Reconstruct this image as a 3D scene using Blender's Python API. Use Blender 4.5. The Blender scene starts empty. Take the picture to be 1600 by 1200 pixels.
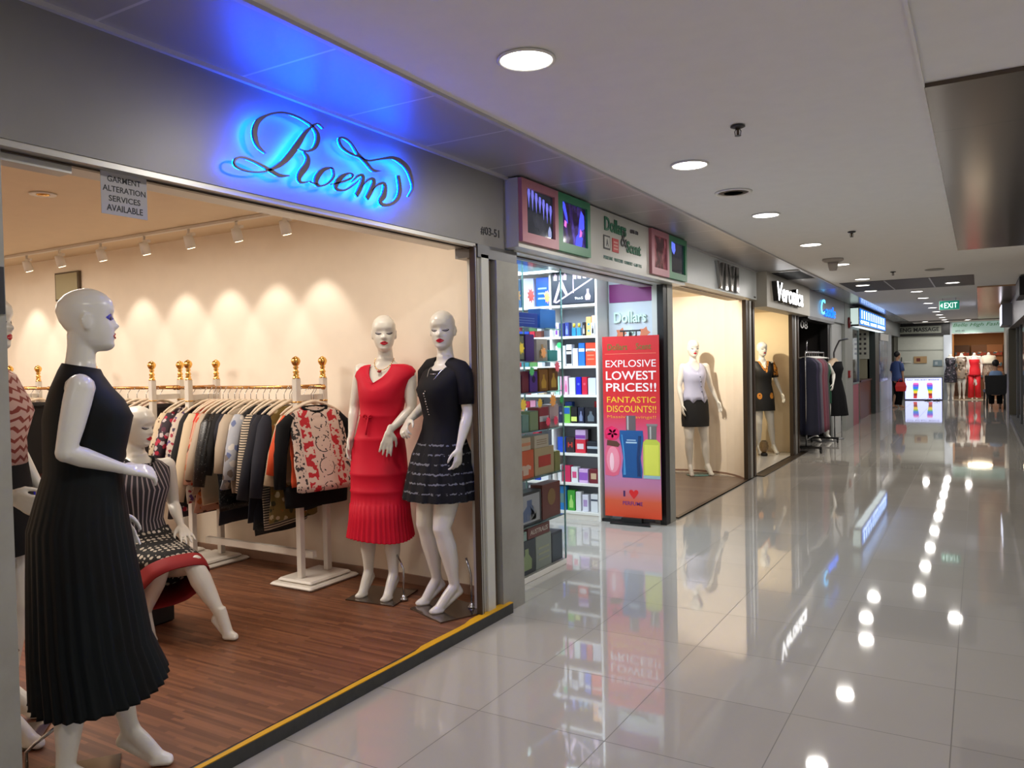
import bpy, math, random
from mathutils import Vector, Matrix, Euler
rnd = random.Random(7)
PI = math.pi
sc = bpy.context.scene
COL = sc.collection

# ---------------------------------------------------------------- camera
cam_d = bpy.data.cameras.new('camera'); cam = bpy.data.objects.new('camera', cam_d); COL.objects.link(cam)
_yaw, _pitch, _roll = 0.535, -0.024, -0.021
_f = Vector((-math.sin(_yaw)*math.cos(_pitch), math.cos(_yaw)*math.cos(_pitch), math.sin(_pitch)))
_r = Vector((math.cos(_yaw), math.sin(_yaw), 0)); _u = _r.cross(_f)
_r2 = _r*math.cos(_roll) + _u*math.sin(_roll); _u2 = -_r*math.sin(_roll) + _u*math.cos(_roll)
_m = Matrix((_r2, _u2, -_f)).transposed().to_4x4(); _m.translation = Vector((2.503, -2.865, 1.516))
cam.matrix_world = _m
cam_d.sensor_width = 36; cam_d.lens = 1232.5/1600*36; cam_d.clip_start = .05; cam_d.clip_end = 100
sc.camera = cam

# ---------------------------------------------------------------- world, exposure
w = bpy.data.worlds.new('world'); sc.world = w; w.use_nodes = True
w.node_tree.nodes['Background'].inputs[0].default_value = (.75, .8, .85, 1)
w.node_tree.nodes['Background'].inputs[1].default_value = .05
sc.view_settings.view_transform = 'Standard'
try: sc.view_settings.look = 'None'
except Exception: pass
sc.view_settings.exposure = 0.0; sc.view_settings.gamma = 1.0; sc.view_settings.use_curve_mapping = False
sc.cycles.max_bounces = 8; sc.cycles.diffuse_bounces = 4; sc.cycles.glossy_bounces = 4; sc.cycles.transparent_max_bounces = 12
sc.cycles.sample_clamp_indirect = 6.0

# light powers (W) used by the lamps below
P_DOWN, P_SPOT, P_ROEM, P_PERF, P_ALC, P_VER = 13, 11.5, 64, 64, 118, 38
NEUTRAL = (1.0, .955, .90); WARM = (1.0, .90, .79); COOL = (.70, .86, 1.0)

def light(name, kind, loc, power, col, size=.17, target=None, spot=None, blend=.6, parent=None, shape='DISK', size_y=None):
    d = bpy.data.lights.new(name, kind); d.energy = power; d.color = col
    if kind == 'AREA':
        d.shape = shape; d.size = size
        if size_y: d.size_y = size_y
    else: d.shadow_soft_size = size
    if kind == 'SPOT': d.spot_size = spot; d.spot_blend = blend
    o = bpy.data.objects.new(name, d); COL.objects.link(o)
    o.location = loc
    if target is not None:
        o.rotation_euler = (Vector(target) - Vector(loc)).to_track_quat('-Z', 'Y').to_euler()
    return o

# ---------------------------------------------------------------- materials
def lin(c):
    c = c/255
    return c/12.92 if c <= .04045 else ((c+.055)/1.055)**2.4
def rgb(t): return (lin(t[0]), lin(t[1]), lin(t[2]), 1)
_mats = {}
def mat(name, col=(128, 128, 128), rough=.5, metal=0, emit=None, es=1.0, trans=0, spec=None, fn=None, coat=0, alpha=None, bump=None):
    if name in _mats: return _mats[name]
    m = bpy.data.materials.new(name); m.use_nodes = True; nt = m.node_tree; b = nt.nodes['Principled BSDF']
    b.inputs['Base Color'].default_value = rgb(col); b.inputs['Roughness'].default_value = rough; b.inputs['Metallic'].default_value = metal
    if emit: b.inputs['Emission Color'].default_value = rgb(emit); b.inputs['Emission Strength'].default_value = es
    if trans: b.inputs['Transmission Weight'].default_value = trans
    if spec is not None: b.inputs['Specular IOR Level'].default_value = spec
    if coat: b.inputs['Coat Weight'].default_value = coat
    if alpha is not None: b.inputs['Alpha'].default_value = alpha
    # every surface gets a slight procedural variation so that nothing is perfectly uniform
    if fn: fn(nt, b)
    elif not emit and not trans:
        n = N(nt, 'ShaderNodeTexNoise', Scale=9.0, Detail=3.0); tc = N(nt, 'ShaderNodeTexCoord'); L(nt, tc.outputs['Object'], n.inputs['Vector'])
        mx = N(nt, 'ShaderNodeMix'); mx.data_type = 'RGBA'; c = rgb(col)
        mx.inputs[6].default_value = tuple(v*.965 for v in c[:3])+(1,); mx.inputs[7].default_value = tuple(min(1, v*1.035) for v in c[:3])+(1,)
        L(nt, n.outputs['Fac'], mx.inputs[0]); L(nt, mx.outputs[2], b.inputs['Base Color'])
    if bump:
        n = N(nt, 'ShaderNodeTexNoise', Scale=bump[0], Detail=2.0); tc = N(nt, 'ShaderNodeTexCoord'); L(nt, tc.outputs['Object'], n.inputs['Vector'])
        bp = N(nt, 'ShaderNodeBump', Strength=bump[1], Distance=.01); L(nt, n.outputs['Fac'], bp.inputs['Height']); L(nt, bp.outputs[0], b.inputs['Normal'])
    _mats[name] = m
    return m
def N(nt, t, **kw):
    n = nt.nodes.new(t)
    for k, v in kw.items():
        k2 = k.replace('_', ' ')
        if k2 in n.inputs: n.inputs[k2].default_value = v
        else: setattr(n, k, v)
    return n
def L(nt, a, b): nt.links.new(a, b)
def M2(nt, op, a, b=None, c=None):
    n = nt.nodes.new('ShaderNodeMath'); n.operation = op
    for i, v in enumerate((a, b, c)):
        if v is None: continue
        if isinstance(v, (int, float)): n.inputs[i].default_value = v
        else: nt.links.new(v, n.inputs[i])
    return n.outputs[0]
def MIX(nt, fac, a, b):
    n = nt.nodes.new('ShaderNodeMix'); n.data_type = 'RGBA'
    if isinstance(fac, (int, float)): n.inputs[0].default_value = fac
    else: nt.links.new(fac, n.inputs[0])
    for i, v in ((6, a), (7, b)):
        if isinstance(v, tuple): n.inputs[i].default_value = v if len(v) == 4 and max(v) <= 1 else rgb(v)
        else: nt.links.new(v, n.inputs[i])
    return n.outputs[2]
def XYZ(nt, kind='Object'):
    tc = N(nt, 'ShaderNodeTexCoord'); s = N(nt, 'ShaderNodeSeparateXYZ'); L(nt, tc.outputs[kind], s.inputs[0])
    return s.outputs[0], s.outputs[1], s.outputs[2], tc.outputs[kind]

def f_tiles(nt, b):
    x, y, z, v = XYZ(nt)
    def line(c):
        f = M2(nt, 'FRACT', M2(nt, 'DIVIDE', M2(nt, 'ADD', c, 60.0), .6))
        d = M2(nt, 'MINIMUM', f, M2(nt, 'SUBTRACT', 1.0, f))
        return M2(nt, 'LESS_THAN', d, .0036)
    g = M2(nt, 'MAXIMUM', line(x), line(y))
    cell = N(nt, 'ShaderNodeTexWhiteNoise'); cx = N(nt, 'ShaderNodeCombineXYZ')
    L(nt, M2(nt, 'FLOOR', M2(nt, 'DIVIDE', x, .6)), cx.inputs[0]); L(nt, M2(nt, 'FLOOR', M2(nt, 'DIVIDE', y, .6)), cx.inputs[1]); L(nt, cx.outputs[0], cell.inputs['Vector'])
    n = N(nt, 'ShaderNodeTexNoise', Scale=3.0, Detail=4.0); L(nt, v, n.inputs['Vector'])
    base = MIX(nt, cell.outputs['Value'], (166, 161, 153), (174, 169, 161))
    base = MIX(nt, M2(nt, 'MULTIPLY', n.outputs['Fac'], .25), base, (158, 152, 145))
    L(nt, MIX(nt, g, base, (96, 90, 82)), b.inputs['Base Color'])
    L(nt, M2(nt, 'ADD', M2(nt, 'MULTIPLY', g, .5), .04), b.inputs['Roughness'])
    n2 = N(nt, 'ShaderNodeTexNoise', Scale=2.2, Detail=1.0); L(nt, v, n2.inputs['Vector'])
    bp = N(nt, 'ShaderNodeBump', Strength=.03, Distance=.01); L(nt, n2.outputs['Fac'], bp.inputs['Height']); L(nt, bp.outputs[0], b.inputs['Normal'])
def f_planks(a, c, d, w=.012, ln=.5):
    def fn(nt, b):
        x, y, z, v = XYZ(nt)
        row = M2(nt, 'FLOOR', M2(nt, 'DIVIDE', y, w))
        wn = N(nt, 'ShaderNodeTexWhiteNoise'); wn.noise_dimensions = '1D'; L(nt, row, wn.inputs['W'])
        xo = M2(nt, 'ADD', M2(nt, 'DIVIDE', x, ln), M2(nt, 'MULTIPLY', wn.outputs['Value'], 7.3))
        cx = N(nt, 'ShaderNodeCombineXYZ'); L(nt, M2(nt, 'FLOOR', xo), cx.inputs[0]); L(nt, row, cx.inputs[1])
        w2 = N(nt, 'ShaderNodeTexWhiteNoise'); L(nt, cx.outputs[0], w2.inputs['Vector'])
        mp = N(nt, 'ShaderNodeMapping'); mp.inputs['Scale'].default_value = (3, 70, 1); L(nt, v, mp.inputs['Vector'])
        n = N(nt, 'ShaderNodeTexNoise', Scale=1.0, Detail=5.0); L(nt, mp.outputs[0], n.inputs['Vector'])
        base = MIX(nt, w2.outputs['Value'], a, c)
        L(nt, MIX(nt, M2(nt, 'MULTIPLY', n.outputs['Fac'], .7), base, d), b.inputs['Base Color'])
    return fn
def f_stripes(c1, c2, period=.03, axis=2, duty=.5, wob=0):
    def fn(nt, b):
        o = XYZ(nt); a = o[axis]
        if wob:
            n = N(nt, 'ShaderNodeTexNoise', Scale=14.0); L(nt, o[3], n.inputs['Vector']); a = M2(nt, 'ADD', a, M2(nt, 'MULTIPLY', n.outputs['Fac'], wob))
        f = M2(nt, 'FRACT', M2(nt, 'DIVIDE', M2(nt, 'ADD', a, 10.0), period))
        L(nt, MIX(nt, M2(nt, 'LESS_THAN', f, duty), c1, c2), b.inputs['Base Color'])
    return fn
def f_spots(base, cols, scale=22, thr=.32, rand=1.0):
    def fn(nt, b):
        x, y, z, v = XYZ(nt)
        vo = N(nt, 'ShaderNodeTexVoronoi', Scale=float(scale), Randomness=rand); L(nt, v, vo.inputs['Vector'])
        s = N(nt, 'ShaderNodeSeparateColor'); L(nt, vo.outputs['Color'], s.inputs[0])
        c = MIX(nt, M2(nt, 'GREATER_THAN', s.outputs[0], .5), cols[0], cols[-1])
        if len(cols) > 2: c = MIX(nt, M2(nt, 'GREATER_THAN', s.outputs[1], .55), c, cols[1])
        n = N(nt, 'ShaderNodeTexNoise', Scale=scale*2.2, Detail=2.0); L(nt, v, n.inputs['Vector'])
        d = M2(nt, 'ADD', vo.outputs['Distance'], M2(nt, 'MULTIPLY', M2(nt, 'SUBTRACT', n.outputs['Fac'], .5), .5))
        L(nt, MIX(nt, M2(nt, 'LESS_THAN', d, thr), base, c), b.inputs['Base Color'])
    return fn
def f_chevron(c1, c2, p=.035, amp=.02, px=.05):
    def fn(nt, b):
        x, y, z, v = XYZ(nt)
        u = M2(nt, 'ADD', x, y)
        t = M2(nt, 'ABSOLUTE', M2(nt, 'SUBTRACT', M2(nt, 'FRACT', M2(nt, 'DIVIDE', M2(nt, 'ADD', u, 5.0), px)), .5))
        f = M2(nt, 'FRACT', M2(nt, 'DIVIDE', M2(nt, 'ADD', M2(nt, 'ADD', z, M2(nt, 'MULTIPLY', t, amp*2)), 5.0), p))
        L(nt, MIX(nt, M2(nt, 'LESS_THAN', f, .36), c1, c2), b.inputs['Base Color'])
    return fn
def f_dirty(base, dark, scale=2.5, amt=.6):
    def fn(nt, b):
        x, y, z, v = XYZ(nt)
        n = N(nt, 'ShaderNodeTexNoise', Scale=float(scale), Detail=6.0, Roughness=.65); L(nt, v, n.inputs['Vector'])
        f = M2(nt, 'MULTIPLY', M2(nt, 'POWER', n.outputs['Fac'], 2.2), amt*2)
        L(nt, MIX(nt, M2(nt, 'MINIMUM', f, 1.0), base, dark), b.inputs['Base Color'])
    return fn
def f_seams(base, seam, p, axis=1, off=0.0, wd=.012):
    def fn(nt, b):
        o = XYZ(nt); a = M2(nt, 'FRACT', M2(nt, 'DIVIDE', M2(nt, 'ADD', o[axis], 60.0+off), p))
        L(nt, MIX(nt, M2(nt, 'LESS_THAN', a, wd), base, seam), b.inputs['Base Color'])
    return fn

M = {}
def mm(key, *a, **k): M[key] = mat(key, *a, **k); return M[key]
mm('floor_tiles', fn=f_tiles, spec=.75)
mm('brown_strip_floor', rough=.42, fn=f_planks((104, 64, 42), (150, 98, 66), (66, 36, 22), .018, .36))
mm('grey_laminate', rough=.35, fn=f_planks((128, 110, 98), (146, 127, 113), (104, 88, 78), .12, 1.0))
mm('ceiling_white', (236, 234, 231), .8)
mm('ceiling_cream', (226, 208, 178), .75)
mm('metal_ceiling_panel', rough=.38, metal=.55, fn=f_seams((176, 174, 176), (215, 213, 215), .6, 1, .105, .02))
mm('panel_frame', (190, 188, 190), .4, .3)
mm('fascia_grey', (134, 131, 126), .42, .25)
mm('jamb_grey', rough=.45, metal=.2, fn=f_dirty((168, 167, 160), (118, 112, 98), 3.0, .5))
mm('jamb_dark', (72, 60, 48), .35, .5)
mm('aluminium', (190, 188, 182), .35, .6)
mm('alu_light', (206, 205, 198), .45, .2)
mm('bronze_frame', (96, 80, 66), .35, .6)
mm('black_frame', (22, 20, 20), .35, .2)
mm('wall_cream', (245, 234, 217), .8)
mm('wall_cream2', (240, 226, 206), .8)
mm('wall_white', (226, 226, 222), .7)
mm('wall_yellowish', (232, 212, 176), .75)
mm('baseboard_mat', (150, 118, 100), .5)
mm('mirror_bronze', rough=.16, metal=.75, fn=f_seams((96, 84, 74), (60, 52, 46), 2.0, 1, .3, .006))
mm('rib_metal', rough=.2, metal=.9, fn=f_seams((186, 150, 118), (120, 92, 70), .3, 1, 0, .12))
mm('slat_brown', rough=.5, fn=f_seams((62, 50, 44), (30, 24, 22), .06, 1, 0, .25))
mm('yellow_tape', (214, 160, 12), .55, fn=f_dirty((216, 162, 14), (150, 110, 20), 9.0, .3))
mm('rubber_edge', rough=.6, fn=f_dirty((62, 63, 62), (32, 32, 32), 14.0, .6))
mm('steel', (185, 185, 188), .22, .95)
mm('steel_dull', (120, 120, 122), .35, .8)
mm('base_plate', (110, 96, 84), .12, .85)
mm('gold', (238, 188, 104), .14, 1.0)
mm('brass', (214, 160, 100), .25, .9)
mm('mannequin_white', (226, 222, 212), .28, spec=.5, coat=.15)
mm('lip_red', (190, 20, 45), .25)
mm('lash_black', (28, 22, 40), .4)
mm('eye_blue', (70, 70, 170), .4)
mm('white_plastic', (232, 230, 224), .35)
mm('white_paint', (222, 216, 206), .4)
mm('black', (16, 16, 18), .5)
mm('black_gloss', (14, 14, 16), .15)
mm('dark_grey', (52, 52, 54), .5)
mm('lamp_glow', (255, 255, 255), emit=(255, 250, 242), es=9)
mm('lamp_glow_warm', (255, 255, 255), emit=(255, 226, 180), es=7)
mm('glass', (255, 255, 255), .02, trans=1.0)
M['glass'].node_tree.nodes['Principled BSDF'].inputs['IOR'].default_value = 1.06
mm('glass_edge', (150, 200, 195), .1, trans=.6)

def col(c, rough=.5, metal=0):
    k = 'paint_%d_%d_%d' % c + ('_m' if metal else '') + ('_g' if rough < .3 else '')
    if k not in M: mm(k, c, rough, metal)
    return M[k]
def glow(c, s):
    k = 'glow_%d_%d_%d_%g' % (c + (s,))
    if k not in M: mm(k, c, .6, emit=c, es=s)
    return M[k]

# ---------------------------------------------------------------- mesh building
class MB:
    def __init__(s): s.v = []; s.f = []; s.m = []; s.mats = []; s.sm = []
    def mi(s, m):
        if m not in s.mats: s.mats.append(m)
        return s.mats.index(m)
    def add(s, vs, fs, m=None, sm=False):
        o = len(s.v); s.v += [tuple(v) for v in vs]; k = s.mi(m) if m is not None else 0
        for f in fs: s.f.append(tuple(i+o for i in f)); s.m.append(k); s.sm.append(sm)
        return s
    def box(s, x0, x1, y0, y1, z0, z1, m=None, bev=0):
        if x1 < x0: x0, x1 = x1, x0
        if y1 < y0: y0, y1 = y1, y0
        if z1 < z0: z0, z1 = z1, z0
        if bev:
            # chamfered box: octagonal in plan, inset at top and bottom
            b = min(bev, (x1-x0)/2.1, (y1-y0)/2.1, (z1-z0)/2.1); rings = []
            for z, i in ((z0, b), (z0+b, 0), (z1-b, 0), (z1, b)):
                X0, X1, Y0, Y1 = x0+i, x1-i, y0+i, y1-i; c = b*.6
                rings.append([(X0+c, Y0, z), (X1-c, Y0, z), (X1, Y0+c, z), (X1, Y1-c, z), (X1-c, Y1, z), (X0+c, Y1, z), (X0, Y1-c, z), (X0, Y0+c, z)])
            return s.loft(rings, m, caps=True)
        v = [(x0, y0, z0), (x1, y0, z0), (x1, y1, z0), (x0, y1, z0), (x0, y0, z1), (x1, y0, z1), (x1, y1, z1), (x0, y1, z1)]
        return s.add(v, [(0, 3, 2, 1), (4, 5, 6, 7), (0, 1, 5, 4), (1, 2, 6, 5), (2, 3, 7, 6), (3, 0, 4, 7)], m)
    def loft(s, rings, m=None, caps=True, closed=True, sm=False):
        n = len(rings[0]); vs = [p for r in rings for p in r]; fs = []
        for i in range(len(rings)-1):
            for j in range(n if closed else n-1):
                a = i*n+j; b = i*n+(j+1) % n; fs.append((a, b, b+n, a+n))
        if caps: fs.append(tuple(range(n-1, -1, -1))); fs.append(tuple(range((len(rings)-1)*n, len(rings)*n)))
        return s.add(vs, fs, m, sm)
    def tube(s, pts, rad, m=None, n=12, caps=True, sm=True, flat=None):
        pts = [Vector(p) for p in pts]
        if not isinstance(rad, (list, tuple)): rad = [rad]*len(pts)
        rings = []; up = None
        for i, p in enumerate(pts):
            t = (pts[min(i+1, len(pts)-1)] - pts[max(i-1, 0)])
            t = t.normalized() if t.length > 1e-9 else Vector((0, 0, 1))
            if up is None:
                up = Vector((0, 0, 1)) if abs(t.z) < .9 else Vector((0, 1, 0))
                if flat is not None: up = Vector(flat[0])
            a = t.cross(up)
            if a.length < 1e-6: a = t.cross(Vector((1, .3, 0)))
            a.normalize(); b = a.cross(t).normalized(); up = b
            k = flat[1] if flat is not None else 1.0
            rings.append([p + a*(math.cos(q)*rad[i]) + b*(math.sin(q)*rad[i]*k) for q in [2*PI*j/n for j in range(n)]])
        return s.loft(rings, m, caps, sm=sm)
    def capsule(s, a, b, ra, rb, m=None, n=10, flat=None):
        a = Vector(a); b = Vector(b); d = (b-a); l = d.length; d = d/l if l > 1e-9 else Vector((0, 0, 1))
        pts = []; rr = []
        for q in (-1, -.85, -.5): pts.append(a + d*(q*ra)); rr.append(max(.0006, ra*math.sqrt(max(0, 1-q*q))))
        pts += [a, b]; rr += [ra, rb]
        for q in (.5, .85, 1): pts.append(b + d*(q*rb)); rr.append(max(.0006, rb*math.sqrt(max(0, 1-q*q))))
        return s.tube(pts, rr, m, n, flat=flat)
    def cyl(s, c, r, h, m=None, n=20, r2=None, sm=True):
        r2 = r if r2 is None else r2
        c = Vector(c)
        return s.loft([[c+Vector((math.cos(2*PI*j/n)*q, math.sin(2*PI*j/n)*q, z)) for j in range(n)] for q, z in ((r, 0), (r2, h))], m, True, sm=sm)
    def lathe(s, c, prof, m=None, n=20, sm=True):
        c = Vector(c)
        return s.loft([[c+Vector((math.cos(2*PI*j/n)*max(r, .0004), math.sin(2*PI*j/n)*max(r, .0004), z)) for j in range(n)] for r, z in prof], m, True, sm=sm)
    def sphere(s, c, rx, ry=None, rz=None, m=None, n=16, k=10):
        ry = rx if ry is None else ry; rz = rx if rz is None else rz; c = Vector(c)
        rings = []
        for i in range(k+1):
            a = -PI/2+PI*i/k; q = max(math.cos(a), .01)
            rings.append([c+Vector((math.cos(2*PI*j/n)*q*rx, math.sin(2*PI*j/n)*q*ry, math.sin(a)*rz)) for j in range(n)])
        return s.loft(rings, m, True, sm=True)
    def prism(s, poly, fr, d, m=None):
        # poly: 2-D outline, fr: Matrix that takes (u, v, 0..d) to the world
        n = len(poly); vs = [fr @ Vector((u, v, 0)) for u, v in poly]+[fr @ Vector((u, v, d)) for u, v in poly]
        fs = [tuple(range(n-1, -1, -1)), tuple(range(n, 2*n))]+[(j, (j+1) % n, n+(j+1) % n, n+j) for j in range(n)]
        return s.add(vs, fs, m)
    def xf(s, mtx): s.v = [tuple(mtx @ Vector(v)) for v in s.v]; return s
    def mesh(s, name):
        me = bpy.data.meshes.new(name); me.from_pydata(s.v, [], s.f); me.validate()
        if len(me.polygons) == len(s.f):
            me.polygons.foreach_set('material_index', s.m); me.polygons.foreach_set('use_smooth', s.sm)
        for m in s.mats: me.materials.append(m)
        me.update(); return me
    def build(s, name, m=None, parent=None, smooth=None):
        if not s.mats or s.mats == [None]: s.mats = []
        me = s.mesh(name)
        if m is not None: me.materials.clear(); me.materials.append(m)
        if smooth: me.polygons.foreach_set('use_smooth', [True]*len(me.polygons))
        o = bpy.data.objects.new(name, me); COL.objects.link(o)
        if parent is not None: o.parent = parent
        return o

def tag(o, label=None, cat=None, group=None, kind=None):
    if label: o['label'] = label
    if cat: o['category'] = cat
    if group: o['group'] = group
    if kind: o['kind'] = kind
    return o
def thing(name, label, cat, loc=(0, 0, 0), rz=0, group=None):
    o = bpy.data.objects.new(name, None); COL.objects.link(o); o.location = loc; o.rotation_euler = (0, 0, rz)
    o.empty_display_size = .1
    return tag(o, label, cat, group)
def struct(name, mb, m=None):
    return tag(mb.build(name, m), kind='structure')
def copy_tree(o, parent=None):
    c = o.copy(); COL.objects.link(c)
    if parent is not None: c.parent = parent
    for ch in list(o.children): copy_tree(ch, c)
    return c
def bx(*a, **k): return MB().box(*a, **k)
FR_L = Matrix(((0, 0, 1, 0), (1, 0, 0, 0), (0, 1, 0, 0), (0, 0, 0, 1)))     # u -> +y, v -> z, depth -> +x
FR_F = Matrix(((1, 0, 0, 0), (0, 0, -1, 0), (0, 1, 0, 0), (0, 0, 0, 1)))    # u -> +x, v -> z, depth -> -y
FR_R = Matrix(((0, 0, -1, 0), (-1, 0, 0, 0), (0, 1, 0, 0), (0, 0, 0, 1)))   # u -> -y, v -> z, depth -> -x
def fr(base, x, y, z):
    return Matrix.Translation((x, y, z)) @ base
_tc = {}
def text(mb, s, frame, height, m, depth=.004, width=None, align='LEFT', bold=0.0, shear=0.0):
    key = (s, bold, shear)
    if key not in _tc:
        c = bpy.data.curves.new('t', 'FONT'); c.body = s; c.size = 1; c.extrude = .5; c.offset = bold; c.shear = shear; c.resolution_u = 3
        o = bpy.data.objects.new('t', c); COL.objects.link(o)
        dg = bpy.context.evaluated_depsgraph_get(); me = bpy.data.meshes.new_from_object(o.evaluated_get(dg))
        _tc[key] = ([tuple(v.co) for v in me.vertices], [tuple(p.vertices) for p in me.polygons])
        bpy.data.objects.remove(o); bpy.data.curves.remove(c); bpy.data.meshes.remove(me)
    vs, fs = _tc[key]
    if not vs: return mb
    x0 = min(v[0] for v in vs); x1 = max(v[0] for v in vs); y0 = min(v[1] for v in vs); y1 = max(v[1] for v in vs)
    sy = height/max(y1-y0, 1e-6); sx = sy if width is None else width/max(x1-x0, 1e-6)
    ox = {'LEFT': -x0, 'CENTER': -(x0+x1)/2, 'RIGHT': -x1}[align]
    mb.add([frame @ Vector(((v[0]+ox)*sx, (v[1]-y0)*sy, (v[2]+.5)*depth)) for v in vs], fs, m)
    return mb
# ================================================================ the setting
# corridor floor
fl = MB().box(-3.4, 4.4, -9, 33.0, -.06, 0.0)
struct('floor', fl, M['floor_tiles'])
struct('floor_clothes_shop', MB().box(-7.0, -.005, -2.6, 1.40, 0.001, .06), M['brown_strip_floor'])
struct('trim_1', MB().box(-.005, .04, -1.9, 1.25, 0.001, .058), M['rubber_edge'])
yt = MB(); pts = []
for i in range(41):
    y = -1.9 + 3.16*i/40; w_ = .019 + .002*math.sin(i*.9) + (.010 if y > .35 else 0) + (.010 if y > .8 else 0)
    pts.append((y, w_))
yt.loft([[(.038-wd*1.5, y, .0585), (.036, y, .0585), (.036, y, .062), (.038-wd*1.5, y, .062)] for y, wd in pts])
tag(yt.build('floor_tape', M['yellow_tape']), 'strip of yellow floor tape along the raised edge of the brown floor', 'tape')
struct('floor_alcove', MB().box(-2.4, .0, 4.47, 7.35, .0005, .012), M['grey_laminate'])
struct('trim_2', MB().box(-.04, .0, 4.46, 10.0, .0006, .014), M['bronze_frame'])
# ceilings
struct('ceiling', MB().box(.55, 3.3, -9, 33, 2.67, 2.75), M['ceiling_white'])
struct('ceiling_metal_strip', MB().box(-.3, .55, -9, 11.2, 2.672, 2.75), M['metal_ceiling_panel'])
struct('ceiling_far_strip', MB().box(-.3, .55, 11.2, 33, 2.672, 2.75), mat('metal_ceiling_gloss', rough=.22, metal=.6, fn=f_seams((176, 178, 182), (130, 130, 134), .15, 1, 0, .06)))
e = MB(); e.box(.535, .56, -9, 11.2, 2.655, 2.675); e.box(.0, .02, -1.8, 11, 2.655, 2.672)
struct('trim_3', e, M['panel_frame'])
struct('ceiling_clothes_shop', MB().box(-7, -.14, -2.6, 1.5, 2.60, 2.66), M['ceiling_cream'])
# roof shell keeps the outside out
struct('roof_slab', MB().box(-7.5, 6, -9.3, 33.5, 2.95, 3.05), M['ceiling_white'])
# walls
struct('wall_right', MB().box(3.30, 3.4, -9, 8.0, 0, 2.67), M['wall_white'])
struct('wall_back', MB().box(-.3, 3.4, -9.1, -9.0, 0, 2.67), M['wall_white'])
struct('wall_left', MB().box(-.3, -.0, -9, -2.3, 0, 2.67), M['wall_white'])
# Roem shop shell: wall bends a little at the window end
def slab(ring, nm, m):
    k = len(ring); q = MB().add([(x, y, .0) for x, y in ring]+[(x, y, 2.66) for x, y in ring], [tuple(range(k-1, -1, -1)), tuple(range(k, 2*k))]+[(j, (j+1) % k, k+(j+1) % k, k+j) for j in range(k)])
    return struct(nm, q, m)
slab([(-.03, 1.268), (-1.0, 1.345), (-1.0, 1.43), (-.17, 1.43), (-.03, 1.30)], 'wall_shop_return', M['wall_cream'])
slab([(-1.0, 1.345), (-7.0, 1.36), (-7.0, 1.43), (-1.0, 1.43)], 'wall_shop_side', M['wall_cream'])
struct('wall_shop_rear', MB().box(-7.1, -7.0, -2.7, 1.44, 0, 2.66), M['wall_cream'])
struct('wall_shop_near', MB().box(-7.1, -.15, -2.7, -2.6, 0, 2.66), M['wall_cream'])
b_ = MB(); pr_ = [(-.06, 1.268), (-1.0, 1.343), (-6.9, 1.35)]
for (a, c), (d, f_) in zip(pr_, pr_[1:]):
    b_.add([(a, c-.012, .06), (d, f_-.012, .06), (d, f_-.012, .12), (a, c-.012, .12), (a, c+.01, .06), (d, f_+.01, .06), (d, f_+.01, .12), (a, c+.01, .12)],
           [(0, 1, 2, 3), (7, 6, 5, 4), (0, 4, 5, 1), (3, 2, 6, 7), (0, 3, 7, 4), (1, 5, 6, 2)])
struct('baseboard_shop', b_, M['baseboard_mat'])
# fascia over the shop with its dark shutter slot beneath
fa = MB().box(-.14, 0, -2.3, 1.305, 2.226, 2.664)
struct('wall_fascia', fa, M['fascia_grey'])
so = MB(); so.box(-.20, -.005, -2.3, .985, 2.205, 2.226, M['aluminium']); so.box(-.075, -.05, -2.3, .985, 2.198, 2.2045, M['jamb_dark']); so.box(-.20, -.15, -2.3, 1.1, 2.226, 2.66, M['ceiling_cream'])
struct('trim_4', so)
# left jamb of the shop (frame edge) and right jamb: profiles side by side
lj = MB(); lj.box(-.20, .0, -2.3, -1.60, 0, 2.226, M['jamb_grey']); lj.box(-.05, .006, -1.66, -1.605, 1.7, 1.84, M['dark_grey'])
struct('wall_left_jamb', lj)
rj = MB()
rj.box(-.035, -.002, .962, .99, .0, 2.21, M['jamb_dark']); rj.box(-.03, .002, .970, .976, .06, 2.2, M['aluminium'])
rj.box(-.05, -.012, .99, 1.035, .0, 2.19, M['aluminium']); rj.box(-.10, .0, 1.035, 1.115, .0, 2.17, M['alu_light'])
rj.box(-.10, -.04, 1.115, 1.19, .0, 2.15, M['jamb_dark']); rj.box(-.10, -.02, 1.13, 1.165, .06, 2.15, M['bronze_frame'])
rj.box(-.16, .008, 1.19, 1.45, .0, 2.15, M['jamb_grey']); rj.box(-.16, -.0, 1.0, 1.45, 2.15, 2.226, M['steel_dull'])
struct('wall_right_jamb', rj)
# number on the fascia
nm = MB(); text(nm, '#03-51', fr(FR_L, .0, 1.035, 2.283), .052, None, .003, width=.205)
tag(nm.build('unit_number', M['black']), 'black unit number #03-51 at the corner of the grey fascia', 'number')

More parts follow.
